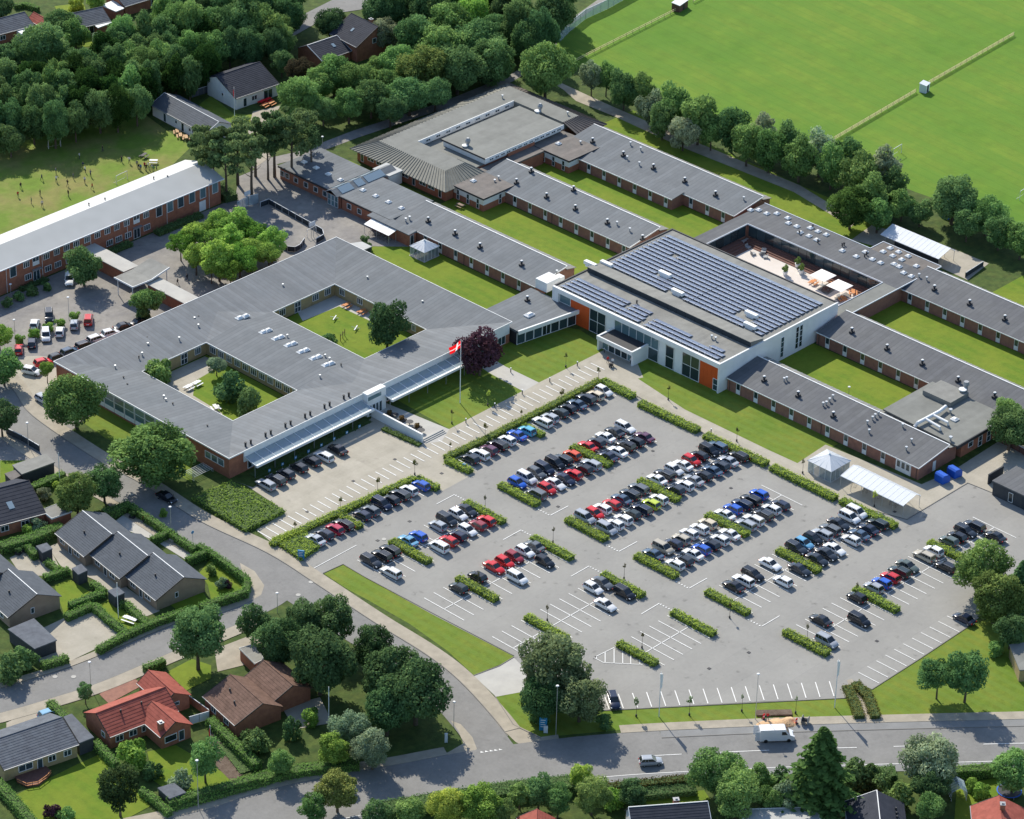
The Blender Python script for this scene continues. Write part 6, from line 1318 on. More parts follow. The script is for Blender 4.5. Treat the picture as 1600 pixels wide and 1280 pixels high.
COL = {'white': (.74, .75, .75), 'silver': (.34, .37, .41), 'grey': (.11, .125, .14), 'dark grey': (.022, .030, .042), 'black': (.006, .009, .015), 'navy': (.008, .016, .045), 'blue': (.015, .10, .50), 'pale blue': (.12, .32, .50),
       'blue-grey': (.05, .095, .16), 'red': (.55, .018, .02), 'dark red': (.24, .02, .03), 'beige': (.42, .38, .30), 'green-grey': (.09, .12, .11), 'dark green': (.014, .028, .03), 'lime': (.50, .60, .05), 'purple': (.10, .03, .07), 'orange-red': (.60, .07, .015), 'crimson': (.42, .01, .05), 'cream': (.60, .52, .38), 'light blue': (.10, .42, .58)}
KA = {'h': 'hatchback', 'e': 'estate', 's': 'saloon', 'm': 'mpv', 'v': 'suv'}
USED = set()
def car(x, y, ang, col, kind, label, group):
    p = PROTO[kind]; c = COL[col]; f = random.uniform(.9, 1.1)
    o = dup(p, (x, y, GZ), ang, label, group, color=(*[v*f for v in c], 1)); o['category'] = 'car'
    return o
SNAP = [-8.2, -20.5, -25.6, -37.7, -42.8, -54.7, -59.8, -71.6, -76.7, -89.5, -94.6, 12.0]
def row(name, off, entries, group, nose=0, sc=4, snap=True):
    "entries: zx zy colour kind-letter [nose]; written for a 4x survey tile at off; ordinals count from the lower left end"
    L = []
    for e in entries.split(';'):
        a = e.split(); zx, zy = float(a[0]), float(a[1]); kl = a[-1]; col = ' '.join(a[2:-1]); L.append((off[0]+zx/sc, off[1]+zy/sc, col, kl))
    L.sort(key=lambda q: P(q[0], q[1], .7).x)
    for i, (px, py, col, kl) in enumerate(L):
        p = P(px, py, .7); y = p.y
        if snap:
            s_ = min(SNAP, key=lambda v: abs(v-y)); y = s_+random.uniform(-.18, .18) if abs(s_-y) < 1.9 else y
        nd = nose if len(kl) == 1 else (1 if kl[1] == '+' else -1)
        if nd == 0: nd = random.choice((1, -1))
        k = KA[kl[0]]
        lab = f'{col} {CN[k]}, {ORD[i]} from lower left in {name}'
        car(p.x, y, R(90*nd)+random.uniform(-.012, .012), col, k, lab, group)
G0 = 'cars parked in the large car park'
row('the row beneath the glass canopy', (400, 640), '68 470 silver e;133 440 dark grey e;195 405 dark grey h;270 362 black h;348 322 black h;422 290 white e;505 245 black s', 'cars parked beneath the glass canopy', 1)
row('the row by the lower walkway hedge', (400, 640), '378 815 silver s;432 780 navy h;483 740 crimson h;550 718 black e;655 655 navy h;710 625 grey h;790 592 navy m-;842 563 black h;900 530 dark grey e;957 503 white h;1012 462 blue h', G0, 1)
row('the row by the upper walkway hedge', (0, 0), '736.8 717.5 dark grey h;751 710 white e;763.8 702.5 purple h;780 696 black e;792.5 687.5 white h;808.8 680 blue s;820 671 light blue h;847 658.8 white e;860 653 silver h;874.9 644.8 dark green h;886.3 637.8 black h;900.3 630.8 blue-grey s;915 622.9 dark grey v;928.4 616.5 cream h;943 610.6 white h-', G0, 1, sc=1)
row('upper half of the first double row', (800, 640), '40 460 blue h-;90 425 white m-;165 400 grey h-;200 368 navy m-;270 335 black m-;325 315 dark grey e;372 280 orange-red h;472 228 red s;530 205 dark grey h;592 175 white s;645 140 dark grey s;705 108 white e-', G0, 1)
row('lower half of the first double row', (800, 640), '155 530 grey m;222 495 red h-;275 465 white s-;333 435 navy s-;375 400 red h;445 370 black h;493 340 silver e;585 285 navy s;655 258 white s;720 232 black v;778 205 black h;815 165 purple s', G0, 1)
row('upper half of the lime car row', (800, 640), '448 670 silver m-;520 650 red h-;578 625 white h;632 595 red h;690 562 blue-grey s;742 530 dark grey e;785 488 grey e;915 440 white s;963 410 dark grey e;1015 375 white h-;1065 345 white s;1120 315 red h-;1163 285 black h;1222 250 black m-;1275 225 blue-grey e', G0, 1)
row('lower half of the lime car row', (800, 640), '585 740 silver m-;640 715 white h;693 683 white h;752 655 dark green h;807 620 navy e;862 585 lime h;915 558 white h;1035 508 dark grey h;1080 472 white h;1135 440 silver s;1192 412 black h;1240 375 blue-grey s;1288 345 dark grey h;1350 320 silver s;1412 288 black e', G0, 1)
row('upper half of the third double row', (800, 640), '878 900 blue-grey s;955 870 beige m-;1005 838 navy h;1070 815 beige h;1118 780 white h;1168 742 white h;1222 712 cream h;1320 650 white s;1378 618 blue h;1438 590 navy e;1487 560 black e;1545 528 blue h', G0, 1)
row('lower half of the third double row', (800, 640), '1015 965 white h;1070 940 dark grey h;1137 905 white s;1195 878 blue h;1240 845 black h;1295 810 white h;1355 775 white s;1470 722 silver e;1515 690 white e;1565 655 dark grey e;1622 622 white h;1668 592 navy h', G0, 1)
row('upper half of the fourth double row', (1200, 640), '175 862 dark grey e-;230 838 pale blue h-;283 805 black h-;333 775 silver e;385 745 grey e;438 712 dark grey s-;492 665 white m-;548 640 white m-', G0, 1)
row('lower half of the fourth double row', (1200, 640), '312 938 dark grey s-;358 898 dark grey s-;418 872 white s-;508 808 white h;585 788 blue-grey s;632 750 navy s;685 712 dark green e', G0, 1)
row('the sparse left part of the fourth row', (1200, 640), '25 970 white s-;-90 1030 black e-;-150 1068 white e;-220 1100 black s;208 1003 dark grey s-;110 1080 white h', G0, 1)
row('upper half of the last double row', (1200, 640), '645 1103 silver h;712 1082 blue h;765 1048 red h;822 1012 dark green e;870 975 green-grey s-;970 910 beige e;1022 875 white h;1130 820 green-grey h;1195 800 black h;1240 760 dark grey e-;1290 725 dark grey e', G0, 1)
row('lower half of the last double row', (1200, 640), '540 1165 black h;1103 978 black e;1435 800 black s', G0, 1)
row('the lower left block, upper line', (400, 640), '720 945 dark grey e-;790 912 black e;850 885 black e;955 820 pale blue s;1015 790 blue h', G0, 1)
row('the lower left block, lower line', (400, 640), '848 1018 white e', G0, 1)
row('the middle left block, upper line', (400, 640), '1142 728 silver h;1205 695 dark grey m-;1268 658 white h-;1325 632 dark grey s-', G0, 1)
row('the middle left block, lower line', (400, 640), '1150 860 white m;1195 815 red h;1262 790 navy h;1325 755 white h-;1393 725 dark red h;1438 692 red h', G0, 1)
row('the three red cars block, upper line', (400, 640), '1268 1115 dark green h;1368 1035 black h;1490 985 red s-;1560 955 red h-;1632 930 dark red h-;1680 885 white h-;1735 850 grey s', G0, 1)
row('the three red cars block, lower line', (400, 640), '1630 1050 white m-;1812 952 black h-', G0, 1)
row('the sparse middle block of four', (800, 640), '565 1082 grey s-;525 1125 white h-;700 1145 black m-;595 1225 white s-', G0, 1)
row('the sparse bays at the lower right', (1200, 960), '330 35 black s;570 35 black m-;355 160 silver m-;1225 25 navy s', G0, 1)
def pcar(px, py, qx, qy, col, kind, label, group=None, dz=0):
    "car lying from rear survey point p to nose survey point q"
    a, b = P(px, py, .7), P(qx, qy, .7); c = (a+b)/2; d = b-a
    o = car(c.x, c.y, math.atan2(d.y, d.x), col, kind, label, group)
    if not group and 'group' in o: del o['group']
    return o
pcar(956, 1085, 962, 1104, 'navy', 'estate', 'dark blue estate car parked alone by the main road verge')
pcar(1002, 1190, 1032, 1188, 'silver', 'hatchback', 'silver hatchback driving along the main road')
pcar(248, 770, 273, 783, 'black', 'saloon', 'black saloon on the curved street in tree shade')
GS = 'cars parked by the long school'
for px, py, qx, qy, c_, k_, l_ in ((52, 513, 56, 498, 'white', 'hatchback', 'white hatchback in the upper line of the school bays, leftmost'), (76, 485, 77, 502, 'dark grey', 'mpv', 'dark grey people carrier at the top of the school bays'), (71, 516, 72, 532, 'white', 'mpv', 'white people carrier, second in the lower line of school bays'), (92, 526, 95, 509, 'white', 'hatchback', 'white hatchback with dark roof in the middle of the school bays'),
                          (115, 514, 117, 498, 'silver', 'hatchback', 'silver hatchback next to the red one in the school bays'), (137, 508, 139, 490, 'red', 'mpv', 'bright red people carrier at the right end of the school bays'), (28, 554, 30, 536, 'red', 'hatchback', 'red hatchback at the left end of the school bays'), (49, 544, 51, 526, 'navy', 'hatchback', 'dark blue hatchback between red and white cars in the school bays'),
                          (80, 561, 100, 554, 'dark grey', 'hatchback', 'dark grey hatchback nearest the school corner along the wall'), (98, 553, 119, 545, 'blue-grey', 'hatchback', 'blue-grey hatchback half hidden by the square roof edge'), (124, 542, 144, 535, 'dark grey', 'estate', 'dark estate behind the square school roof edge'), (142, 532, 162, 525, 'white', 'estate', 'white estate behind the square school roof edge'),
                          (162, 523, 184, 517, 'white', 'hatchback', 'white hatchback with blue glass along the square school'), (182, 513, 206, 507, 'black', 'saloon', 'black saloon along the square school wall'), (210, 506, 228, 499, 'black', 'saloon', 'black car mostly hidden beneath the small round tree'), (60, 568, 76, 564, 'red', 'hatchback', 'red hatchback behind the small street tree'),
                          (37, 577, 62, 582, 'white', 'hatchback', 'white hatchback turning beside the small street tree'), (58, 618, 78, 630, 'silver', 'hatchback', 'pale hatchback beneath the large corner tree'), (108, 428, 108, 446, 'white', 'suv', 'white off-road car under the tree by the long school'), (70, 1118, 84, 1113, 'pale blue', 'hatchback', 'pale blue hatchback in the drive above the yellow bungalow')):
    pcar(px, py, qx, qy, c_, k_, l_, GS if 'drive' not in l_ else None)
for p in PROTO.values():     # the prototypes themselves have been copied; keep none beside the scene
    for k in kids(p):
        for g in kids(k): bpy.data.objects.remove(g)
        bpy.data.objects.remove(k)
    bpy.data.objects.remove(p)
KIDS.clear()
# delivery van
a, b = P(1186, 1150, .9), P(1240, 1148, .9); c = (a+b)/2; ang = math.atan2((b-a).y, (b-a).x)
van = thing('delivery_van', 'white delivery van stopped at the road works with open rear doors', 'van', (c.x, c.y, GZ), ang)
pr = [(-2.9, .35), (-2.9, 2.35), (-2.8, 2.5), (1.25, 2.5), (1.45, 2.4), (2.1, 1.45), (2.75, 1.15), (2.95, .75), (2.95, .35)]
vb = MB(); n = len(pr)
vb.add([(x, -.98+(.1 if z > 1.9 else 0), z) for x, z in pr]+[(x, .98-(.1 if z > 1.9 else 0), z) for x, z in pr], [tuple(range(n)), tuple(range(2*n-1, n-1, -1))]+[(i, i+n, (i+1) % n+n, (i+1) % n) for i in range(n)])
o = vb.build('body', 'paint', van, world=False); o.color = (.8, .8, .8, 1)
MB().slab([(1.48, -.82, 2.36), (2.13, -.88, 1.47), (2.13, .88, 1.47), (1.48, .82, 2.36)][::-1], -.02).slab([(1.5, -.84, 2.36), (2.14, -.9, 1.48), (2.14, .9, 1.48), (1.5, .84, 2.36)], .02).build('windscreen', 'car_glass', van, world=False)
for s in (-1, 1):
    MB().add([(.75, s*.99, 1.5), (1.75, s*.99, 1.5), (1.35, s*.93, 2.1), (.75, s*.93, 2.1)], [(0, 1, 2, 3), (3, 2, 1, 0)]).build('side_window', 'car_glass', van, world=False)
    for x in (-1.9, 2.0): MB().tube([(x, s*.80, .34), (x, s*1.0, .34)], .34, 12).build('wheel', 'tyre', van, world=False)
    MB().box(-3.75, -2.92, s*.95-.02, s*.95+.03, .5, 2.3).build('rear_door', 'light_metal', van, world=False)
    MB().box(2.75, 2.96, s*.75-.15, s*.75+.1, .85, 1.1).build('headlight', 'lamp_clear', van, world=False)
# ---------------------------------------------------------------- people
def person_mesh(pose):
    V = {'pelvis': (0, 0, .95), 'belly': (0, 0, 1.12), 'chest': (.01, 0, 1.34), 'neck': (.02, 0, 1.50), 'head': (.04, 0, 1.62), 'top': (.03, 0, 1.74)}
    if pose == 0: lg = ((.0, .11, 0), (0, -.11, 0)); ar = ((.02, .30, .80), (.02, -.30, .80))
    elif pose == 1: lg = ((.34, .10, .03), (-.36, -.10, .08)); ar = ((-.22, .27, .95), (.28, -.26, .98))
    elif pose == 2: lg = ((.22, .13, .0), (-.20, -.13, .0)); ar = ((.18, .30, .88), (-.05, -.32, .86))
    else: lg = ((.02, .20, 0), (-.02, -.20, 0)); ar = ((.30, .42, 1.25), (.30, -.42, 1.25))
    names = list(V); E = [('pelvis', 'belly'), ('belly', 'chest'), ('chest', 'neck'), ('neck', 'head'), ('head', 'top')]
    Rr = {'pelvis': .155, 'belly': .14, 'chest': .17, 'neck': .06, 'head': .105, 'top': .07}
    for i, s in enumerate((1, -1)):
        f = lg[i]; a = ar[i]
        V[f'hip{i}'] = (0, s*.10, .88); V[f'knee{i}'] = (f[0]*.5+.05, s*.11, .50); V[f'foot{i}'] = (f[0], f[1], f[2]+.07); V[f'toe{i}'] = (f[0]+.17, f[1], f[2]+.05)
        V[f'sh{i}'] = (0, s*.19, 1.42); V[f'el{i}'] = (a[0]*.5-.03, s*.25, (1.42+a[2])/2); V[f'ha{i}'] = a
        E += [('pelvis', f'hip{i}'), (f'hip{i}', f'knee{i}'), (f'knee{i}', f'foot{i}'), (f'foot{i}', f'toe{i}'), ('chest', f'sh{i}'), (f'sh{i}', f'el{i}'), (f'el{i}', f'ha{i}')]
        Rr.update({f'hip{i}': .10, f'knee{i}': .065, f'foot{i}': .05, f'toe{i}': .04, f'sh{i}': .065, f'el{i}': .045, f'ha{i}': .04})
    names = list(V); me = bpy.data.meshes.new('p'); me.from_pydata([V[k] for k in names], [(names.index(a), names.index(b)) for a, b in E], [])
    o = bpy.data.objects.new('p', me); C.objects.link(o); o.modifiers.new('s', 'SKIN'); sv = me.skin_vertices[0].data
    for i, k in enumerate(names): sv[i].radius = (Rr[k], Rr[k]*(1.15 if k in ('pelvis', 'belly', 'chest') else 1)); sv[i].use_root = k == 'pelvis'
    o.modifiers.new('d', 'SUBSURF').levels = 1
    dg = bpy.context.evaluated_depsgraph_get(); m2 = bpy.data.meshes.new_from_object(o.evaluated_get(dg)); m2.name = 'body'; bpy.data.objects.remove(o)
    m2.materials.clear()
    for k in ('cloth', 'skin', 'trousers', 'hair'): m2.materials.append(M[k])
    for p in m2.polygons:
        z = p.center.z; hand = (Vector(p.center)-Vector(ar[0])).length < .1 or (Vector(p.center)-Vector(ar[1])).length < .1
        p.material_index = 2 if z < .98 else (1 if z > 1.50 else 0)
        if z > 1.66 or (z > 1.55 and p.center.x < -.01): p.material_index = 3
        if hand: p.material_index = 1
        p.use_smooth = True
    return m2
PM = [person_mesh(i) for i in range(4)]
def person(px, py, label, col, pose=0, group=None, rz=None):
    q = P(px, py); o = bpy.data.objects.new('person', PM[pose]); C.objects.link(o); o.location = (q.x, q.y, .02); o.rotation_euler = (0, 0, rz if rz is not None else random.uniform(0, 6.28)); o.color = (*col, 1)
    s = random.uniform(.86, 1.0); o.scale = (s, s, s); return tag(o, label, 'person', group)
CC = {'white': (.7, .7, .7), 'black': (.02, .02, .025), 'grey': (.2, .2, .22), 'navy': (.02, .03, .1), 'red': (.5, .03, .03), 'blue': (.05, .15, .4), 'yellow': (.6, .5, .08), 'green': (.05, .25, .1)}
pl = [((350, 1085), 'grey'), ((352, 1135), 'white'), ((262, 1125), 'navy'), ((130, 1175), 'black'), ((113, 1230), 'red'), ((252, 1220), 'black'), ((197, 1270), 'green'), ((264, 1290), 'white'), ((423, 1160), 'black'), ((427, 1225), 'black'), ((458, 1115), 'grey'), ((520, 1045), 'navy'), ((533, 1075), 'white'), ((566, 1100), 'grey'), ((530, 1140), 'white'), ((577, 1180), 'red'), ((761, 1010), 'black'), ((809, 1018), 'white'),
      ((857, 1038), 'grey'), ((868, 1055), 'black'), ((880, 1062), 'blue'), ((904, 1052), 'red'), ((915, 1062), 'black'), ((926, 1050), 'white'), ((938, 1068), 'navy'), ((950, 1062), 'white'), ((962, 1072), 'green'), ((978, 1066), 'grey'), ((641, 945), 'black'), ((498, 990), 'white')]  # the last white entry is really a sign, added here as a player figure
for i, ((x, y), c_) in enumerate(sorted(pl)):
    person(x/4, y/4+1, f'player in {c_} top, {ORD[i]} from the left on the playing pitch', CC[c_], (1, 2, 0, 3)[i % 4], 'people on the playing pitch')
person(277.5, 445, 'person in dark clothes walking in the school yard, left of two', CC['black'], 2); person(292.5, 438.5, 'person in dark clothes walking in the school yard, right of two', CC['black'], 2)
person(949.5, 568, 'person in a red top walking before the hall entrance', CC['red'], 2); person(957, 571, 'person in a pale top pushing a pram before the hall entrance', CC['white'], 2)
person(985, 569, 'person in a white top standing by the porch wall', CC['white'], 0); person(1265.5, 411, 'person in a light blue shirt by the terrace steps', (.45, .55, .7), 0); person(1281, 413, 'second person in a pale shirt further along the terrace wall', CC['white'], 0)
person(1199, 1126, 'road worker in a white helmet and red top beside the sand', CC['red'], 3)
p = P(955, 574); pr_ = thing('pram', 'dark pram pushed in front of the hall entrance', 'pram', (p.x, p.y, .03)); MB().box(-.35, .35, -.25, .25, .35, .65).box(-.35, .0, -.25, .25, .65, .95).build('carriage', 'black_plastic', pr_, world=False)
for x in (-.3, .3):
    for y in (-.25, .25): MB().tube([(x, y-.02, .15), (x, y+.02, .15)], .15, 8).build('wheel', 'tyre', pr_, world=False)
# ---------------------------------------------------------------- furniture and small things
def lamp(px, py, top, label, h=None, arm=False, r=.06):
    b = P(px, py); lo, hi = 0, 20
    for _ in range(30):
        mid = (lo+hi)/2; v = Vector((b.x, b.y, mid))-CAM; w = v.dot(CF); yy = 640-F_PX*v.dot(CU)/w
        if yy > top: lo = mid
        else: hi = mid
    h = lo; t = thing('street_lamp', label, 'street lamp', (b.x, b.y, 0))
    MB().tube([(0, 0, 0), (0, 0, h-.2)], [r, r*.7], 8).build('pole', 'zinc', t, world=False)
    MB().tube([(0, 0, h-.25), (0, 0, h-.1), (0, 0, h)], [.12, .3, .22], 10).build('lamp_head', 'white', t, world=False); return t
for (x, y, tp, l) in ((868.5, 1149, 1071, 'tall street lamp standing before the grey-green tree clump'), (1180, 1124, 1052.5, 'tall street lamp on the verge beside the sand heap'), (310, 1264, 1187.5, 'street lamp in front of the garden tree at the bottom'), (44.5, 698, 660, 'street lamp on the upper street at the far left'), (142, 1077, 1034, 'street lamp on the side street opposite the red roof'), (709, 1137, 1096, 'street lamp at the curved street beside the junction'),
                      (267, 828, 791.5, 'street lamp beside the black saloon on the curved street'), (433.5, 958, 926, 'street lamp at the grass island near the junction'), (17.5, 466, 443.5, 'round headed lamp by the long school left edge'), (108, 500, 464, 'slim lamp between the school parking bays, right one'), (24, 535, 499, 'slim lamp between the school parking bays, left one'), (504, 232, 213, 'slim lamp beside the nursery annexe path'), (877, 35, 18, 'slim lamp beside the wood path at the top'),
                      (1484, 1058, 1042, 'lamp standing behind the twin verge trees'), (1326, 617, 604, 'short lamp on the small inner lawn right of the hall')): lamp(x, y, tp, l)
def flagpole(px, py, top, label, flag=None):
    t = lamp(px, py, top, label, r=.09); t.name = 'flagpole'; t['category'] = 'flagpole'; k = [c for c in bpy.data.objects if c.parent == t]
    for c in k:
        if c.name.startswith('lamp_head'): bpy.data.objects.remove(c)
        else: c.data.materials[0] = M['white']; h = max(v.co.z for v in c.data.vertices)
    return t, h
t, h = flagpole(718.7, 630, 529, 'tall white flagpole with a red and white national flag')
fl = MB()
U = Vector((-.75, .6, 0)).normalized()
def fv(u, v): return (U.x*u*.9+.22*math.sin(u*2.2+v), U.y*u*.9+.2*math.cos(u*1.9), h-.3-v*.85-.55*u)
nx, ny = 14, 10
for i in range(nx):
    for j in range(ny):
        u0, u1, v0, v1 = 2.5*i/nx, 2.5*(i+1)/nx, 1.9*j/ny, 1.9*(j+1)/ny
        fl.cm = 1 if (i in (4, 5) or j in (5,)) else 0
        fl.quad(fv(u0, v0), fv(u1, v0), fv(u1, v1), fv(u0, v1))
fl.build('flag', ['flag_cloth', 'flag_white'], t, world=False)
for (x, y, tp, l) in ((1029.5, 1120, 1048.7, 'white flagpole with furled pale banner, left on the verge'), (1304, 1106, 1028.8, 'white flagpole with furled pale banner beside the path')):
    t, h = flagpole(x, y, tp, l); b_ = MB().slab([(.02, 0, h-.6), (.75, .12, h-.9), (.6, .1, h-3.4), (.02, 0, h-3.6)], .02).tube([(0.1, .05, h-.4), (.14, .05, h-3.2)], [.2, .09], 6); b_.build('banner', 'white', t, world=False)
for (x, y, tp, l, f) in ((514, 1135, 1071.7, 'white garden flagpole by the brown house terrace', 0), (185, 966, 909, 'white garden flagpole beside the lowest dark shed', 0), (93.5, 755, 706, 'white garden flagpole behind the overhanging trees', 0), (329, 1166, 1132, 'garden flagpole with red and white pennant by the vegetable bed', 1), (366.5, 182, 135, 'flagpole with red pennant at the white club house', 1)):
    t, h = flagpole(x, y, tp, l)
    if f: MB().slab([(0, 0, h-.3), (-.5, -.2, h-.8), (-.4, -.2, h-2.6), (0, 0, h-2.2)], .02).build('pennant', 'flag_red', t, world=False)
# bollard lights, blue boards, bay signs
for i, (x, y) in enumerate([(728, 661), (773, 637), (859, 597), (902, 572), (798, 582), (816, 616), (1111, 677), (944, 551)]):
    q = P(x, y); t = thing('bollard_light', f'short bollard light, {ORD[i]} of those bordering the front lawns', 'bollard', (q.x, q.y, 0), 0, 'bollard lights bordering the front lawns'); MB().tube([(0, 0, 0), (0, 0, .85)], .10, 8).build('post', 'dark', t, world=False); MB().tube([(0, 0, .85), (0, 0, 1.05)], .14, 8).build('lamp_head', 'white', t, world=False)
for i in range(8):
    x = -50.2+3.35*i; t = thing('bay_sign', f'small blue bay sign, {ORD[i]} from the left below the canopy', 'sign', (x, 15.0, 0), 0, 'blue bay signs below the canopy'); MB().tube([(0, 0, 0), (0, 0, 1.0)], .03, 6).build('post', 'grey_metal', t, world=False); MB().box(-.3, .3, -.05, -.02, .55, 1.15).build('board', 'sign_blue', t, world=False); MB().box(-.16, .16, -.07, -.052, .72, 1.0).build('printed_text', 'white', t, world=False)
def board(px, py, w_, h_, label, ang, m='sign_blue', hb=.15):
    q = P(px, py); t = thing('sign_board', label, 'sign', (q.x, q.y, 0), ang); MB().box(-w_/2, w_/2, -.12, .12, hb, hb+h_).build('board', m, t, world=False)
    for x in (-w_/2+.1, w_/2-.1): MB().box(x-.05, x+.05, -.05, .05, 0, hb).build('leg', 'grey_metal', t, world=False)
    for k in range(4): MB().box(-w_*.34, w_*(.3-.12*(k % 2)), -.135, -.121, hb+h_*(.78-.17*k), hb+h_*(.83-.17*k)).build('printed_text', 'white', t, world=False)
board(470.5, 875, 1.2, 1.9, 'blue information board in front of the entrance shrub block', R(-60)); board(848.5, 1142, 1.3, 2.6, 'tall blue sign board at the corner of the main road', R(-50)); board(852.5, 1146, .7, 1.4, 'narrow pale sign behind the tall blue board', R(-50), 'light_metal'); board(725, 733, .6, 1.0, 'small blue post sign at the forecourt hedge end', R(-60)); board(697, 1161, .5, 1.8, 'narrow pale sign leaning on the shaded corner lawn', R(-40), 'light_metal')
q = P(301.5, 850); t = thing('traffic_sign', 'round traffic sign on a pole beside the street hedge', 'traffic sign', (q.x, q.y, 0)); MB().tube([(0, 0, 0), (0, 0, 2.6)], .04, 6).build('pole', 'zinc', t, world=False); MB().tube([(0, -.02, 2.5), (0, .04, 2.5)], .32, 12).build('disc', 'sign_blue', t, world=False)
# covered shelters
def shelter(label, x0, x1, y0, y1, zl, zr, n, name='bicycle_shelter', cat='bicycle shelter'):
    "open shelter; roof leans from high right side x1 down to x0; y runs along"
    t = thing(name, label, cat, (x0, y0, 0)); xm = x0+(x1-x0)*.72
    for i in range(n):
        a, b = y0+(y1-y0)*i/n+.03, y0+(y1-y0)*(i+1)/n-.03
        MB().slab([(x0, a, zl), (xm, a, zr), (xm, b, zr), (x0, b, zl)], .04).build('roof_panel', 'poly', t)
        MB().slab([(xm, a, zr), (x1, a, zl+.1), (x1, b, zl+.1), (xm, b, zr)], .04).build('roof_panel', 'poly', t)
    for i in range(n+1):
        y = y0+(y1-y0)*i/n
        MB().slab([(x0, y-.04, zl+.03), (xm, y-.04, zr+.03), (xm, y+.04, zr+.03), (x0, y+.04, zl+.03)], .05).build('rafter', 'light_metal', t)
        if i % 2 == 0 or n < 8:
            for x in (x0+.15, x1-.15): MB().tube([(x, y, 0), (x, y, zl)], .05, 6).build('post', 'zinc', t)
    for x in (x0, x1): MB().box(x-.06, x+.06, y0-.05, y1+.05, zl-.12, zl-.02).build('beam', 'light_metal', t)
    return t
shelter('long translucent roofed bicycle shelter at the upper right of the car park', 23.6, 28.8, -77.8, -62.9, 2.5, 3.3, 12)
t = shelter('translucent roofed bicycle shelter with blue lower walls behind the terrace', 106.6, 112.2, -21.8, -6.3, 2.5, 3.6, 13)
MB().box(106.7, 106.8, -21.7, -10.0, 0, 2.4).build('side_wall', 'slat_dark', t)
def bike(x, y, a, label, group):
    t = thing('bicycle', label, 'bicycle', (x, y, 0), a, group); o = t
    for dx in (-.52, .52):
        k = 12; w = MB()
        for i in range(k):
            a0, a1 = 6.283*i/k, 6.283*(i+1)/k; w.tube([(dx+.33*math.cos(a0), 0, .34+.33*math.sin(a0)), (dx+.33*math.cos(a1), 0, .34+.33*math.sin(a1))], .022, 4, False)
        w.build('wheel', 'tyre', t, world=False)
    f = MB(); f.tube([(-.52, 0, .34), (-.12, 0, .8), (.36, 0, .82), (.52, 0, .34)], .02, 5).tube([(-.12, 0, .8), (-.02, 0, .34), (.36, 0, .82)], .02, 5); f.build('frame', 'grey_metal', t, world=False)
    MB().box(-.25, -.02, -.07, .07, .88, .93).build('saddle', 'black_plastic', t, world=False); MB().tube([(.4, -.25, 1.0), (.4, .25, 1.0)], .015, 5).build('handlebar', 'black_plastic', t, world=False)
for i, y in enumerate((-64.2, -67.0, -67.8, -70.6, -73.4, -74.1, -74.8)): bike(26.0, y, .1, f'parked bicycle, {ORD[i]} from the left under the car park shelter', 'bicycles in the car park shelter')
bs = thing('bicycle_shelter', 'small white roofed bicycle shelter at the nursery annexe wall', 'bicycle shelter', (30.5, 66, 0))
for i in range(4): MB().slab([(30.9, 66.0+1.9*i+.04, 2.2), (33.3, 66.0+1.9*i+.04, 2.7), (33.3, 67.86+1.9*i, 2.7), (30.9, 67.86+1.9*i, 2.2)], .05).build('roof_panel', 'white', bs)
for y in (66.1, 69.8, 73.5):
    for x in (31.0, 33.1): MB().tube([(x, y, 0), (x, y, 2.25)], .05, 6).build('post', 'zinc', bs)
for i in range(6): bike(32.0, 67.0+1.1*i, .15, f'bicycle, {ORD[i]} from the right under the small white roofed shelter', 'bicycles under the small shelter')
def gazebo(label, cx, cy, r, z0, z1, n=4, cat='gazebo'):
    t = thing('gazebo', label, cat, (cx, cy, 0)); pts = [(r*a, r*b) for a, b in ((-1, -1), (1, -1), (1, 1), (-1, 1))]
    for i in range(4):
        (xa, ya), (xb, yb) = pts[i], pts[(i+1) % 4]
        for k in range(4):
            u0, u1 = k/4, (k+1)/4; pa = (xa+(xb-xa)*u0, ya+(yb-ya)*u0); pb = (xa+(xb-xa)*u1, ya+(yb-ya)*u1)
            MB().slab([(pa[0]*1.08, pa[1]*1.08, z0), (pb[0]*1.08, pb[1]*1.08, z0), (pb[0]*.12, pb[1]*.12, z1-.1), (pa[0]*.12, pa[1]*.12, z1-.1)], .04).build('roof_panel', 'poly', t, world=False)
            MB().tube([(pa[0]*1.08, pa[1]*1.08, z0+.03), (0, 0, z1)], .04, 4).build('rafter', 'light_metal', t, world=False)
            MB().tube([(pa[0], pa[1], 0), (pa[0], pa[1], z0)], .05, 6).build('post', 'light_metal', t, world=False)
            if not (i == 3 and k == 1): MB().slab([(pa[0]*.99, pa[1]*.99, .1), (pb[0]*.99, pb[1]*.99, .1), (pb[0]*.99, pb[1]*.99, z0-.1), (pa[0]*.99, pa[1]*.99, z0-.1)], .01).build('glass_panel', 'poly_clear', t, world=False)
    MB().tube([(0, 0, z1-.1), (0, 0, z1+.25)], [.3, .05], 8).build('finial', 'light_metal', t, world=False); MB().box(-r-.2, r+.2, -r-.2, r+.2, .01, .06).build('floor', 'concrete', t, world=False)
gazebo('white glass gazebo on the lawn beside the brick wing', 33.0, 57.4, 2.1, 2.3, 3.6); gazebo('large glass gazebo beside the bicycle shelter at the car park', 26.3, -57.9, 2.75, 2.5, 3.9)
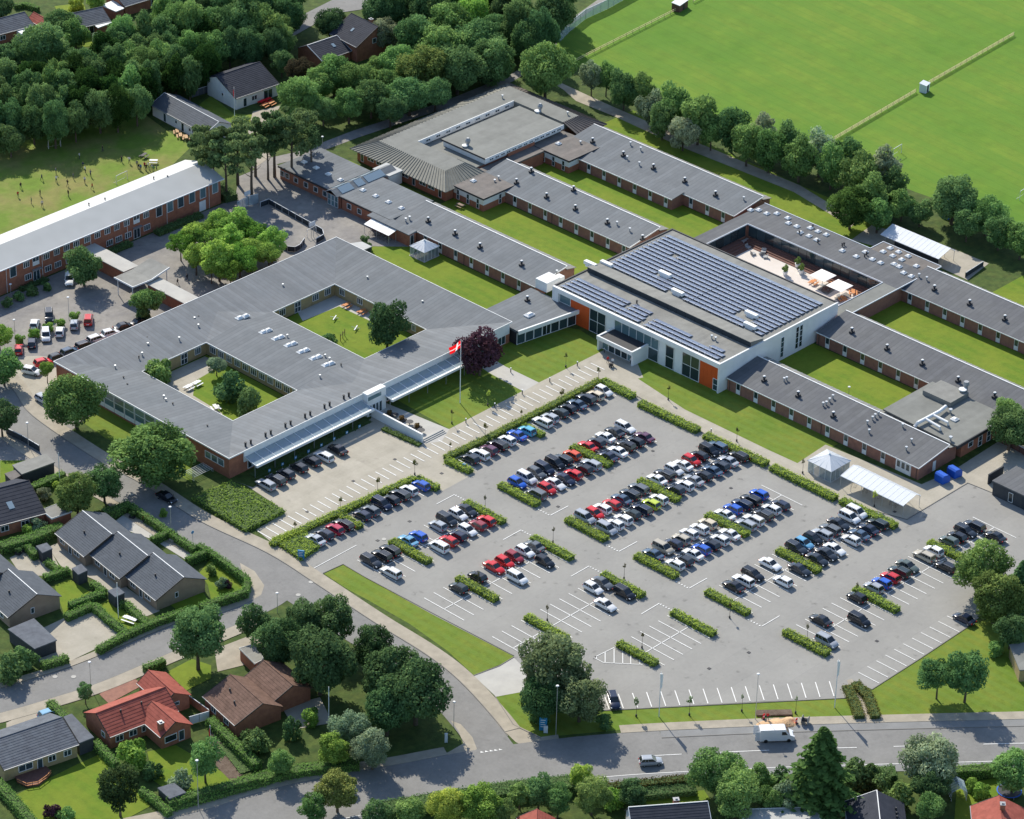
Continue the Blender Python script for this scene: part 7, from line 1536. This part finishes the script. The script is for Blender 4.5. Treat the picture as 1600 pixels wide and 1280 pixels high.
# picnic tables
def picnic(px, py, label, m='wood_orange', a=0, group=None, z=0.05, s=1.0):
    q = P(px, py, .5); t = thing('picnic_table', label, 'picnic table', (q.x, q.y, z), a, group)
    for i in range(3): MB().box(-.9*s, .9*s, -.36+.25*i, -.13+.25*i, .70, .75).build('table_board', m, t, world=False)
    for y in (-.75, .75): MB().box(-.9*s, .9*s, y-.14, y+.14, .42, .46).build('seat', m, t, world=False)
    for x in (-.6, .6): MB().box(x*s-.04, x*s+.04, -.8, .8, .38, .43).tube([(x*s, -.3, .72), (x*s, -.65, 0)], .04, 4).tube([(x*s, .3, .72), (x*s, .65, 0)], .04, 4).build('leg_frame', m, t, world=False)
picnic(542, 477, 'orange picnic table nearest the corner of the right courtyard', a=0.1); picnic(566, 487, 'orange picnic table further along the right courtyard wall', a=.1)
picnic(295, 605, 'left pale picnic table of a joined pair in the left courtyard', 'white', .1); picnic(308, 599, 'right pale picnic table of a joined pair in the left courtyard', 'white', .1); picnic(337, 637, 'white table with bench at the lower courtyard edge', 'white', 1.2)
picnic(719, 321, 'weathered picnic bench by the brown roofed corner block', 'fence_wood', 1.6)
for i, (x, y) in enumerate(((410, 159), (419, 156), (414, 164.5), (424, 161.5))): picnic(x, y, f'red and white picnic table, {ORD[i]} of four at the club house', 'flag_red' if i < 2 else 'wood_orange', .15, 'picnic tables at the club house')
for i, (x, y) in enumerate(((277, 206), (282, 212), (291, 215))): picnic(x, y, f'wooden picnic table, {ORD[i]} of three beside the long white building', 'sand', .9, 'picnic tables beside the long white building')
picnic(203, 968, 'long white garden table with benches on the picnic lawn', 'white', -1.3, s=1.5); picnic(240, 252, 'pale bench at the edge of the playing pitch', 'white', -.8)
for i, (x, y) in enumerate(((225, 243), )): picnic(x, y, 'dark bench on the pitch where players gather', 'dark', .3)
# terrace furniture
def parasol(x, y, label):
    t = thing('parasol', label, 'parasol', (x, y, .05)); MB().tube([(0, 0, 0), (0, 0, 2.7)], .05, 6).build('pole', 'zinc', t, world=False); c = MB(); r = 2.0; P4 = [(-r, -r), (r, -r), (r, r), (-r, r)]
    for i in range(4):
        a, b = P4[i], P4[(i+1) % 4]; c.add([(a[0], a[1], 2.3), (b[0], b[1], 2.3), (0, 0, 2.75)], [(0, 1, 2)])
    c.build('canopy', 'parasol', t, world=False); MB().box(-.4, .4, -.4, .4, 0, .12).build('base', 'grey_metal', t, world=False)
q = P(1286, 430, 2.4); parasol(q.x, q.y, 'square white parasol, left of two on the terrace'); q = P(1312, 446, 2.4); parasol(q.x, q.y, 'square white parasol, right of two on the terrace')
for i, (x, y) in enumerate(((1271, 441), (1291, 452), (1333, 457), (1317, 467), (1300, 445))): picnic(x, y, f'orange brown table set, {ORD[i]} from the left on the terrace', 'wood_orange' if i != 1 else 'wood_red', .1+i*.3, 'table sets on the terrace', z=.05)
MB_ = ground('terrace_mat', [(1276, 452), (1297, 441), (1312, 449), (1292, 462)], 0, 'road'); ground('terrace_mat', [(1303, 466), (1322, 457), (1330, 463), (1312, 474)], 0, 'road')
for i, (x, y) in enumerate(((1169, 386), (1177, 396), (1190, 396), (1196, 401), (1193, 393))):
    q = P(x, y, .4); t = thing('lounge_chair', f'purple-grey lounge seat, {ORD[i]} from the left on the pale decking', 'chair', (q.x, q.y, .05), i*1.3, 'lounge seats on the decking'); MB().box(-.5, .5, -.45, .45, .12, .42).build('seat', 'grey_metal', t, world=False); MB().slab([(-.5, .35, .4), (.5, .35, .4), (.5, .55, .95), (-.5, .55, .95)], .12).build('backrest', 'grey_metal', t, world=False)
for x, y, l in ((1226.5, 430, 'white planter tub with evergreen, lowest on the terrace'), (1246, 418, 'white planter tub with evergreen by the terrace steps'), (1251.5, 428, 'white planter tub with evergreen, right on the terrace')):
    q = P(x, y); t = thing('planter', l, 'planter', (q.x, q.y, .05)); MB().tube([(0, 0, 0), (0, 0, .9)], [.45, .6], 12).build('tub', 'white', t, world=False); o = put('foliage', SML[0], t, (0, 0, 1.5), 0, (.42, .42, .6), world=False); o.color = G_OLIVE
# recycling containers
for x, y, l in ((1472, 752, 'blue recycling container nearer the car park, left of two'), (1491, 743, 'blue recycling container behind, right of two')):
    q = P(x, y); t = thing('recycling_container', l, 'container', (q.x, q.y, GZ), R(-8)); prc = [(-1.0, 0), (1.0, 0), (1.0, 1.1), (.4, 1.7), (-.7, 1.8), (-1.0, 1.5)]; n = len(prc)
    MB().add([(x_, -1.1, z) for x_, z in prc]+[(x_, 1.1, z) for x_, z in prc], [tuple(range(n)), tuple(range(2*n-1, n-1, -1))]+[(i, i+n, (i+1) % n+n, (i+1) % n) for i in range(n)]).build('body', 'bin_blue', t, world=False)
    MB().slab([(.42, -.9, 1.74), (1.03, -.9, 1.13), (1.03, .9, 1.13), (.42, .9, 1.74)][::-1], -.04).build('lid', 'black_plastic', t, world=False)
# terrace wall, steps and furniture at the school entrance
tw = MB().box(-21.6, -21.2, 3.2, 17.2, 0, 1.9).build('terrace_wall', 'white_render'); tag(tw, 'low white wall running down from the school entrance to the walkway', 'wall')
st = MB()
for i in range(3): st.box(-21.1+.0, -15.5, 2.6+.4*i, 3.0+.4*i, 0, .15*(i+1))
tag(st.build('entrance_steps', 'concrete'), 'short concrete steps beside the end of the white terrace wall', 'steps')
for i, (x, y) in enumerate(((609, 647), (617, 650), (628, 655), (640, 661), (652, 667), (658, 674))):
    q = P(x, y, .4)
    if i % 2: 
        t = thing('round_table', f'dark round table, {ORD[i//2]} along the white terrace wall', 'table', (q.x, q.y, 0), 0, 'dark round tables at the terrace wall'); MB().tube([(0, 0, .70), (0, 0, .75)], .75, 16).build('table_top', 'dark', t, world=False); MB().tube([(0, 0, 0), (0, 0, .7)], .08, 8).build('leg', 'dark', t, world=False)
    else:
        t = thing('planter', f'dark planter with rusty grasses, {ORD[i//2]} along the white terrace wall', 'planter', (q.x, q.y, 0), 0, 'planters at the terrace wall'); MB().box(-.7, .7, -.7, .7, 0, .5).build('tub', 'dark', t, world=False); o = put('foliage', SML[1], t, (0, 0, .75), 0, (.35, .35, .3), world=False); o.color = (.2, .13, .05, 1)
# ball court fence in the school yard
def fence(label, pts, h, m_post, panels, name='fence', w=2.2, cat='fence', slats=None, rail='light_metal'):
    q = [P(*p).to_2d() for p in pts]; c = q[0]; t = thing(name, label, cat, (c.x, c.y, 0))
    for a, b in zip(q, q[1:]):
        L = (b-a).length; n = max(1, int(round(L/w))); d = (b-a)/L; nrm = Vector((-d.y, d.x))*.03
        for i in range(n):
            p0, p1 = a+d*L*i/n, a+d*L*(i+1)/n
            MB().tube([(p0.x, p0.y, 0), (p0.x, p0.y, h+.05)], .05, 6).build('post', m_post, t)
            if panels: MB().prism([tuple(p0-nrm+d*.06), tuple(p1-nrm-d*.06), tuple(p1+nrm-d*.06), tuple(p0+nrm+d*.06)], .06, h-.08).build('panel', panels, t)
            if rail:
                for z in (slats or [h]): MB().prism([tuple(p0-nrm*1.5), tuple(p1-nrm*1.5), tuple(p1+nrm*1.5), tuple(p0+nrm*1.5)], z-.1, z).build('rail', rail, t)
        MB().tube([(b.x, b.y, 0), (b.x, b.y, h+.05)], .05, 6).build('post', m_post, t)
    return t
fence('dark panelled ball court barrier, long upper side with white rail', [(407, 324), (420, 319), (504, 366), (506, 374), (494, 381)], 1.3, 'light_metal', 'slat_dark', 'court_barrier', 2.2, 'barrier')
fence('dark panelled ball court barrier, lower left corner pieces', [(476, 380), (469, 390), (461, 394), (449, 393), (440, 388)], 1.3, 'light_metal', 'slat_dark', 'court_barrier', 1.8, 'barrier')
fence('tall wire mesh behind the far goal of the ball court', [(371, 331), (388, 322), (404, 318)], 2.4, 'zinc', 'poly_clear', 'mesh_fence', 2.2)
def goal(px, py, qx, qy, label, w_=None, h=2.0, m='white', d=.9):
    a, b = P(px, py), P(qx, qy); c = (a+b)/2; v = (b-a); t = thing('goal', label, 'goal', (c.x, c.y, 0), math.atan2(v.y, v.x)); L = v.length/2
    MB().tube([(-L, 0, 0), (-L, 0, h), (L, 0, h), (L, 0, 0)], .07, 6).build('goal_frame', m, t, world=False); MB().tube([(-L, 0, h), (-L, d, 0), (L, d, 0), (L, 0, h)], .03, 5).build('net_stay', m, t, world=False)
goal(76, 232.5, 95, 229, 'white goal in the shade at the far side of the pitch'); goal(182, 288, 199, 280, 'white goal at the near side of the pitch by the long school')
goal(480, 371, 494, 364, 'small goal set into the end of the ball court', h=1.8); goal(1395, 247, 1408, 239, 'white goal on the sports field behind the tree line', h=2.2); goal(1593, 313, 1604, 306, 'white goal at the right edge of the sports field', h=2.2)
q = P(488, 371); t = thing('basketball_hoop', 'basketball hoop with pale backboard over the ball court goal', 'hoop', (q.x, q.y, 0)); MB().tube([(-.3, 0, 0), (-.3, 0, 3.1)], .06, 6).tube([(.3, 0, 0), (.3, 0, 3.1)], .06, 6).build('post', 'zinc', t, world=False); MB().box(-.85, .85, -.04, .04, 2.7, 3.7).build('backboard', 'light_metal', t, world=False)
q = P(387, 322); t = thing('basketball_hoop', 'basketball hoop at the far end of the ball court', 'hoop', (q.x, q.y, 0)); MB().tube([(-.3, 0, 0), (-.3, 0, 3.0)], .06, 6).build('post', 'zinc', t, world=False); MB().box(-.85, .85, -.04, .04, 2.6, 3.6).build('backboard', 'light_metal', t, world=False)
fence('yellowish rail fence from the round tree to the red cabin', [(897.5, 99), (1057, 18)], .95, 'post', None, 'rail_fence', 2.6, 'fence', (.55, .95), 'rail_yellow')
fence('yellowish rail fence continuing at the top edge', [(1083, 5), (1115, -12)], .95, 'post', None, 'rail_fence', 2.6, 'fence', (.55, .95), 'rail_yellow')
fence('yellowish rail fence between tree line and grey hut', [(1303, 220), (1431, 145)], 1.0, 'post', None, 'rail_fence', 2.4, 'fence', (.35, .7, 1.0), 'rail_yellow')
fence('yellowish rail fence from the grey hut to its upper end', [(1450, 133), (1584, 56)], 1.0, 'post', None, 'rail_fence', 2.4, 'fence', (.35, .7, 1.0), 'rail_yellow')
fence('tall wire fence curving along the wood path at the top', [(874, 66), (890, 50), (915, 30), (950, 14), (975, 0), (990, -8)], 2.6, 'zinc', 'poly_clear', 'wire_fence', 2.6)
fence('wooden paling fence at the left edge near the top', [(-8, 88), (20, 100), (44, 114)], 1.7, 'fence_wood', 'fence_wood', 'paling_fence', 1.6)
fence('dark fence above the long grey carport', [(10, 678), (35, 690), (62, 706)], 1.4, 'dark', 'slat_dark', 'board_fence', 2.0)
fence('dark wooden fence before the olive shrubs at the kitchen yard', [(1558, 690), (1580, 700), (1605, 714)], 1.5, 'dark', 'wood_red', 'board_fence', 2.0)
fence('grey wall panel between the two white buildings at the pitch', [(300, 153), (328, 144)], 1.8, 'grey_metal', 'tile_grey', 'board_fence', 2.0)
fence('brick red fence enclosing the court of the red tiled house', [(288, 1094), (327, 1122)], 1.7, 'wood_red', 'brick', 'garden_wall', 2.0, 'garden wall')
fence('blue-grey plank fence beside the red house terrace', [(296, 1133), (327, 1124)], 1.7, 'grey_metal', 'light_metal', 'board_fence', 1.5)
fence('dark board fence beneath the terrace edge of the courtyard yard', [(1508, 434), (1536, 416)], 1.2, 'dark', 'slat_dark', 'board_fence', 2.0)
fence('curved wooden railing on the round bungalow deck', [(27, 1224), (42, 1231), (60, 1228), (75, 1217), (80, 1210)], .9, 'wood_red', None, 'deck_railing', 1.0, 'railing', (.45, .9), 'wood_orange')
t = MB().prism([tuple(P(*p)[:2]) for p in ((20, 1210), (28, 1224), (42, 1231), (60, 1229), (74, 1218), (80, 1208), (68, 1196))], 0, .4).build('timber_deck', 'wood_red'); tag(t, 'rounded red-brown timber deck at the yellow bungalow', 'deck')
def hut(px, py, label, lx, ly, h, m, roof, a=0):
    q = P(px, py); t = thing('hut', label, 'hut', (q.x, q.y, 0), a); MB().box(-lx/2, lx/2, -ly/2, ly/2, 0, h).build('wall', m, t, world=False); MB().slab([(-lx/2-.1, -ly/2-.1, h), (lx/2+.1, -ly/2-.1, h+.05), (lx/2+.1, ly/2+.1, h+.3), (-lx/2-.1, ly/2+.1, h+.3)], .12).build('roof', roof, t, world=False); MB().box(-.4, .4, -ly/2-.04, -ly/2, .1, 1.8).build('door', 'dark', t, world=False)
hut(1444, 143, 'small pale blue-grey hut in the gap of the field fence', 2.0, 1.7, 2.0, 'light_metal', 'light_metal', R(12)); hut(1062, 14, 'dark red cabin with white roof at the top of the field', 4.2, 2.2, 1.9, 'wood_red', 'white', R(12))
# dugout: basket and swings in the right courtyard, garden bits
q = P(535, 530); t = thing('swing_frame', 'small timber climbing frame on the courtyard lawn', 'play equipment', (q.x, q.y, 0), .4)
for x in (-1, .2, 1.2): MB().tube([(x, 0, 0), (x, 0, 1.7)], .07, 6).build('post', 'wood_red', t, world=False)
MB().tube([(-1, 0, 1.2), (1.2, 0, 1.2)], .05, 6).build('bar', 'wood_red', t, world=False)
for x, y, l in ((523, 500, 'white four-armed seesaw on the courtyard lawn'), (556, 516, 'small white spring rider on the courtyard lawn')):
    q = P(x, y); t = thing('play_equipment', l, 'play equipment', (q.x, q.y, 0), .5); MB().tube([(0, 0, 0), (0, 0, .5)], .15, 8).build('base', 'grey_metal', t, world=False)
    for a in (0, 1.57): MB().prism([(-.9*math.cos(a)-.1, -.9*math.sin(a)-.1), (.9*math.cos(a)+.1, .9*math.sin(a)-.1), (.9*math.cos(a)+.1, .9*math.sin(a)+.1), (-.9*math.cos(a)-.1, -.9*math.sin(a)+.1)], .5+.02*a, .6+.02*a).build('arm', 'white', t, world=False)
# road works: sand, trench boards, barrier
q = P(1212, 1132); t = MB(); 
def mound(cx, cy, rx, ry, h_):
    n, m_ = 14, 5; vs = []; fs = []
    for j in range(m_+1):
        rr = 1-j/m_
        for i in range(n): a = 6.283*i/n; k = 1+.15*math.sin(a*3+j); vs.append((cx+rx*rr*k*math.cos(a), cy+ry*rr*k*math.sin(a), h_*(1-rr**1.6)))
    for j in range(m_):
        for i in range(n): fs.append((j*n+i, j*n+(i+1) % n, (j+1)*n+(i+1) % n, (j+1)*n+i))
    t.add(vs, fs)
a0_ = math.atan2((P(1240, 1131)-P(1185, 1133)).y, (P(1240, 1131)-P(1185, 1133)).x)
mound(q.x, q.y, 1.9, 1.9, .45); q2 = P(1195, 1133); mound(q2.x, q2.y, 1.8, 1.5, .3); q3 = P(1231, 1129); mound(q3.x, q3.y, 1.7, 1.5, .8)
tag(t.build('sand_heap', 'sand'), 'orange sand heap behind the white delivery van', 'sand heap')
a_, b_ = P(1182, 1120), P(1238, 1119); v = (b_-a_).normalized(); n_ = Vector((-v.y, v.x, 0)); t = MB().prism([tuple((a_)[:2]), tuple(b_[:2]), tuple((b_+n_*1.5)[:2]), tuple((a_+n_*1.5)[:2])], 0, .35).build('soil_bank', 'soil'); tag(t, 'dark bank of dug soil behind the orange sand', 'soil bank')
for (x, y, l) in ((1193, 1124, 'red and white warning stand left at the road works'), (1244, 1131, 'red and white warning stand right at the road works')):
    q = P(x, y); t = thing('barrier_stand', l, 'barrier', (q.x, q.y, 0)); MB().box(-.25, .25, -.03, .03, .2, 1.1).build('board', 'flag_red', t, world=False); MB().box(-.25, .25, -.05, -.031, .5, .7).build('stripe', 'white', t, world=False); MB().box(-.3, .3, -.3, .3, 0, .15).build('foot', 'black_plastic', t, world=False)
q = P(1258, 1131); t = thing('cable_drum', 'dark cable drum trailer standing beside the sand heap', 'cable drum', (q.x, q.y, 0), .4); MB().tube([(0, -.5, .8), (0, .5, .8)], .35, 12).build('cable', 'dark', t, world=False)
for y in (-.55, .5): MB().tube([(0, y, .8), (0, y+.06, .8)], .8, 16).build('flange', 'grey_metal', t, world=False)
# garden greenhouse, trampoline, garden things
q = P(1496, 1235, 1); t = thing('greenhouse', 'small glass greenhouse in the garden at the lower right', 'greenhouse', (q.x, q.y, 0), R(48))
for s in (-1, 1): MB().slab([(-1.6, s*1.25, 1.8), (1.6, s*1.25, 1.8), (1.6, 0, 2.6), (-1.6, 0, 2.6)][::s], .03*s).build('roof_glass', 'poly_clear', t, world=False); MB().box(-1.6, 1.6, s*1.25-.02, s*1.25+.02, 0, 1.8).build('side_glass', 'poly_clear', t, world=False)
for i in range(6):
    x = -1.6+.64*i; MB().tube([(x, -1.25, 0), (x, -1.25, 1.8), (x, 0, 2.62), (x, 1.25, 1.8), (x, 1.25, 0)], .04, 5).build('frame', 'light_metal', t, world=False)
q = P(1577, 1235, .6); t = thing('trampoline', 'round dark trampoline in the bottom right garden', 'trampoline', (q.x, q.y, 0)); MB().tube([(0, 0, .60), (0, 0, .66)], 1.9, 20).build('mat', 'dark', t, world=False); MB().tube([(0, 0, .56), (0, 0, .60)], 2.1, 20).build('rim', 'tarp_blue', t, world=False)
for i in range(6): MB().tube([(1.95*math.cos(i*1.047), 1.95*math.sin(i*1.047), 0), (1.95*math.cos(i*1.047), 1.95*math.sin(i*1.047), .58)], .04, 6).build('leg', 'zinc', t, world=False)
q = P(1480, 333, 1); t = MB().box(q.x-1, q.x+1, q.y-1, q.y+1, 0, 1.2).build('tarpaulin_cover', 'tarp_blue'); tag(t, 'bright blue tarpaulin covered stack behind the trees by the canopy', 'tarpaulin')
# bay rails at the square school corner: bike racks under tree
q = P(310, 738, .3); t = thing('bicycle_rack', 'steel bicycle rack under the corner of the square school', 'bicycle rack', (q.x, q.y, 0), 0)
for i in range(7): MB().tube([(-2.4, -1.4+.45*i, 0), (-2.4, -1.4+.45*i, .8), (2.4, -1.4+.45*i, .8), (2.4, -1.4+.45*i, 0)], .04, 5).build('hoop', 'light_metal', t, world=False)
for x, y, r_, l in ((206, 868, .5, 'potted shrub on the upper patio, left'), (229, 875, .5, 'potted red leaved shrub on the upper patio')): pass
for (x, y, l, c_) in ((207, 809, 'dark planter with shrub on the upper patio', G_MD), (229, 816, 'dark planter with reddish shrub on the upper patio', (.15, .05, .03, 1)), (29, 866, 'dark planter box, left of two on the shed patio', G_MD), (40, 862, 'dark planter box, right of two on the shed patio', G_MD), (270, 845, 'long grey planter bed on the pale patio', G_LIGHT)):
    q = P(x, y); t = thing('planter', l, 'planter', (q.x, q.y, 0), .3); MB().box(-.5, .5, -.5, .5, 0, .5).build('tub', 'dark' if 'dark' in l else 'concrete', t, world=False); o = put('foliage', SML[2], t, (0, 0, .9), 0, (.4, .4, .4), world=False); o.color = c_
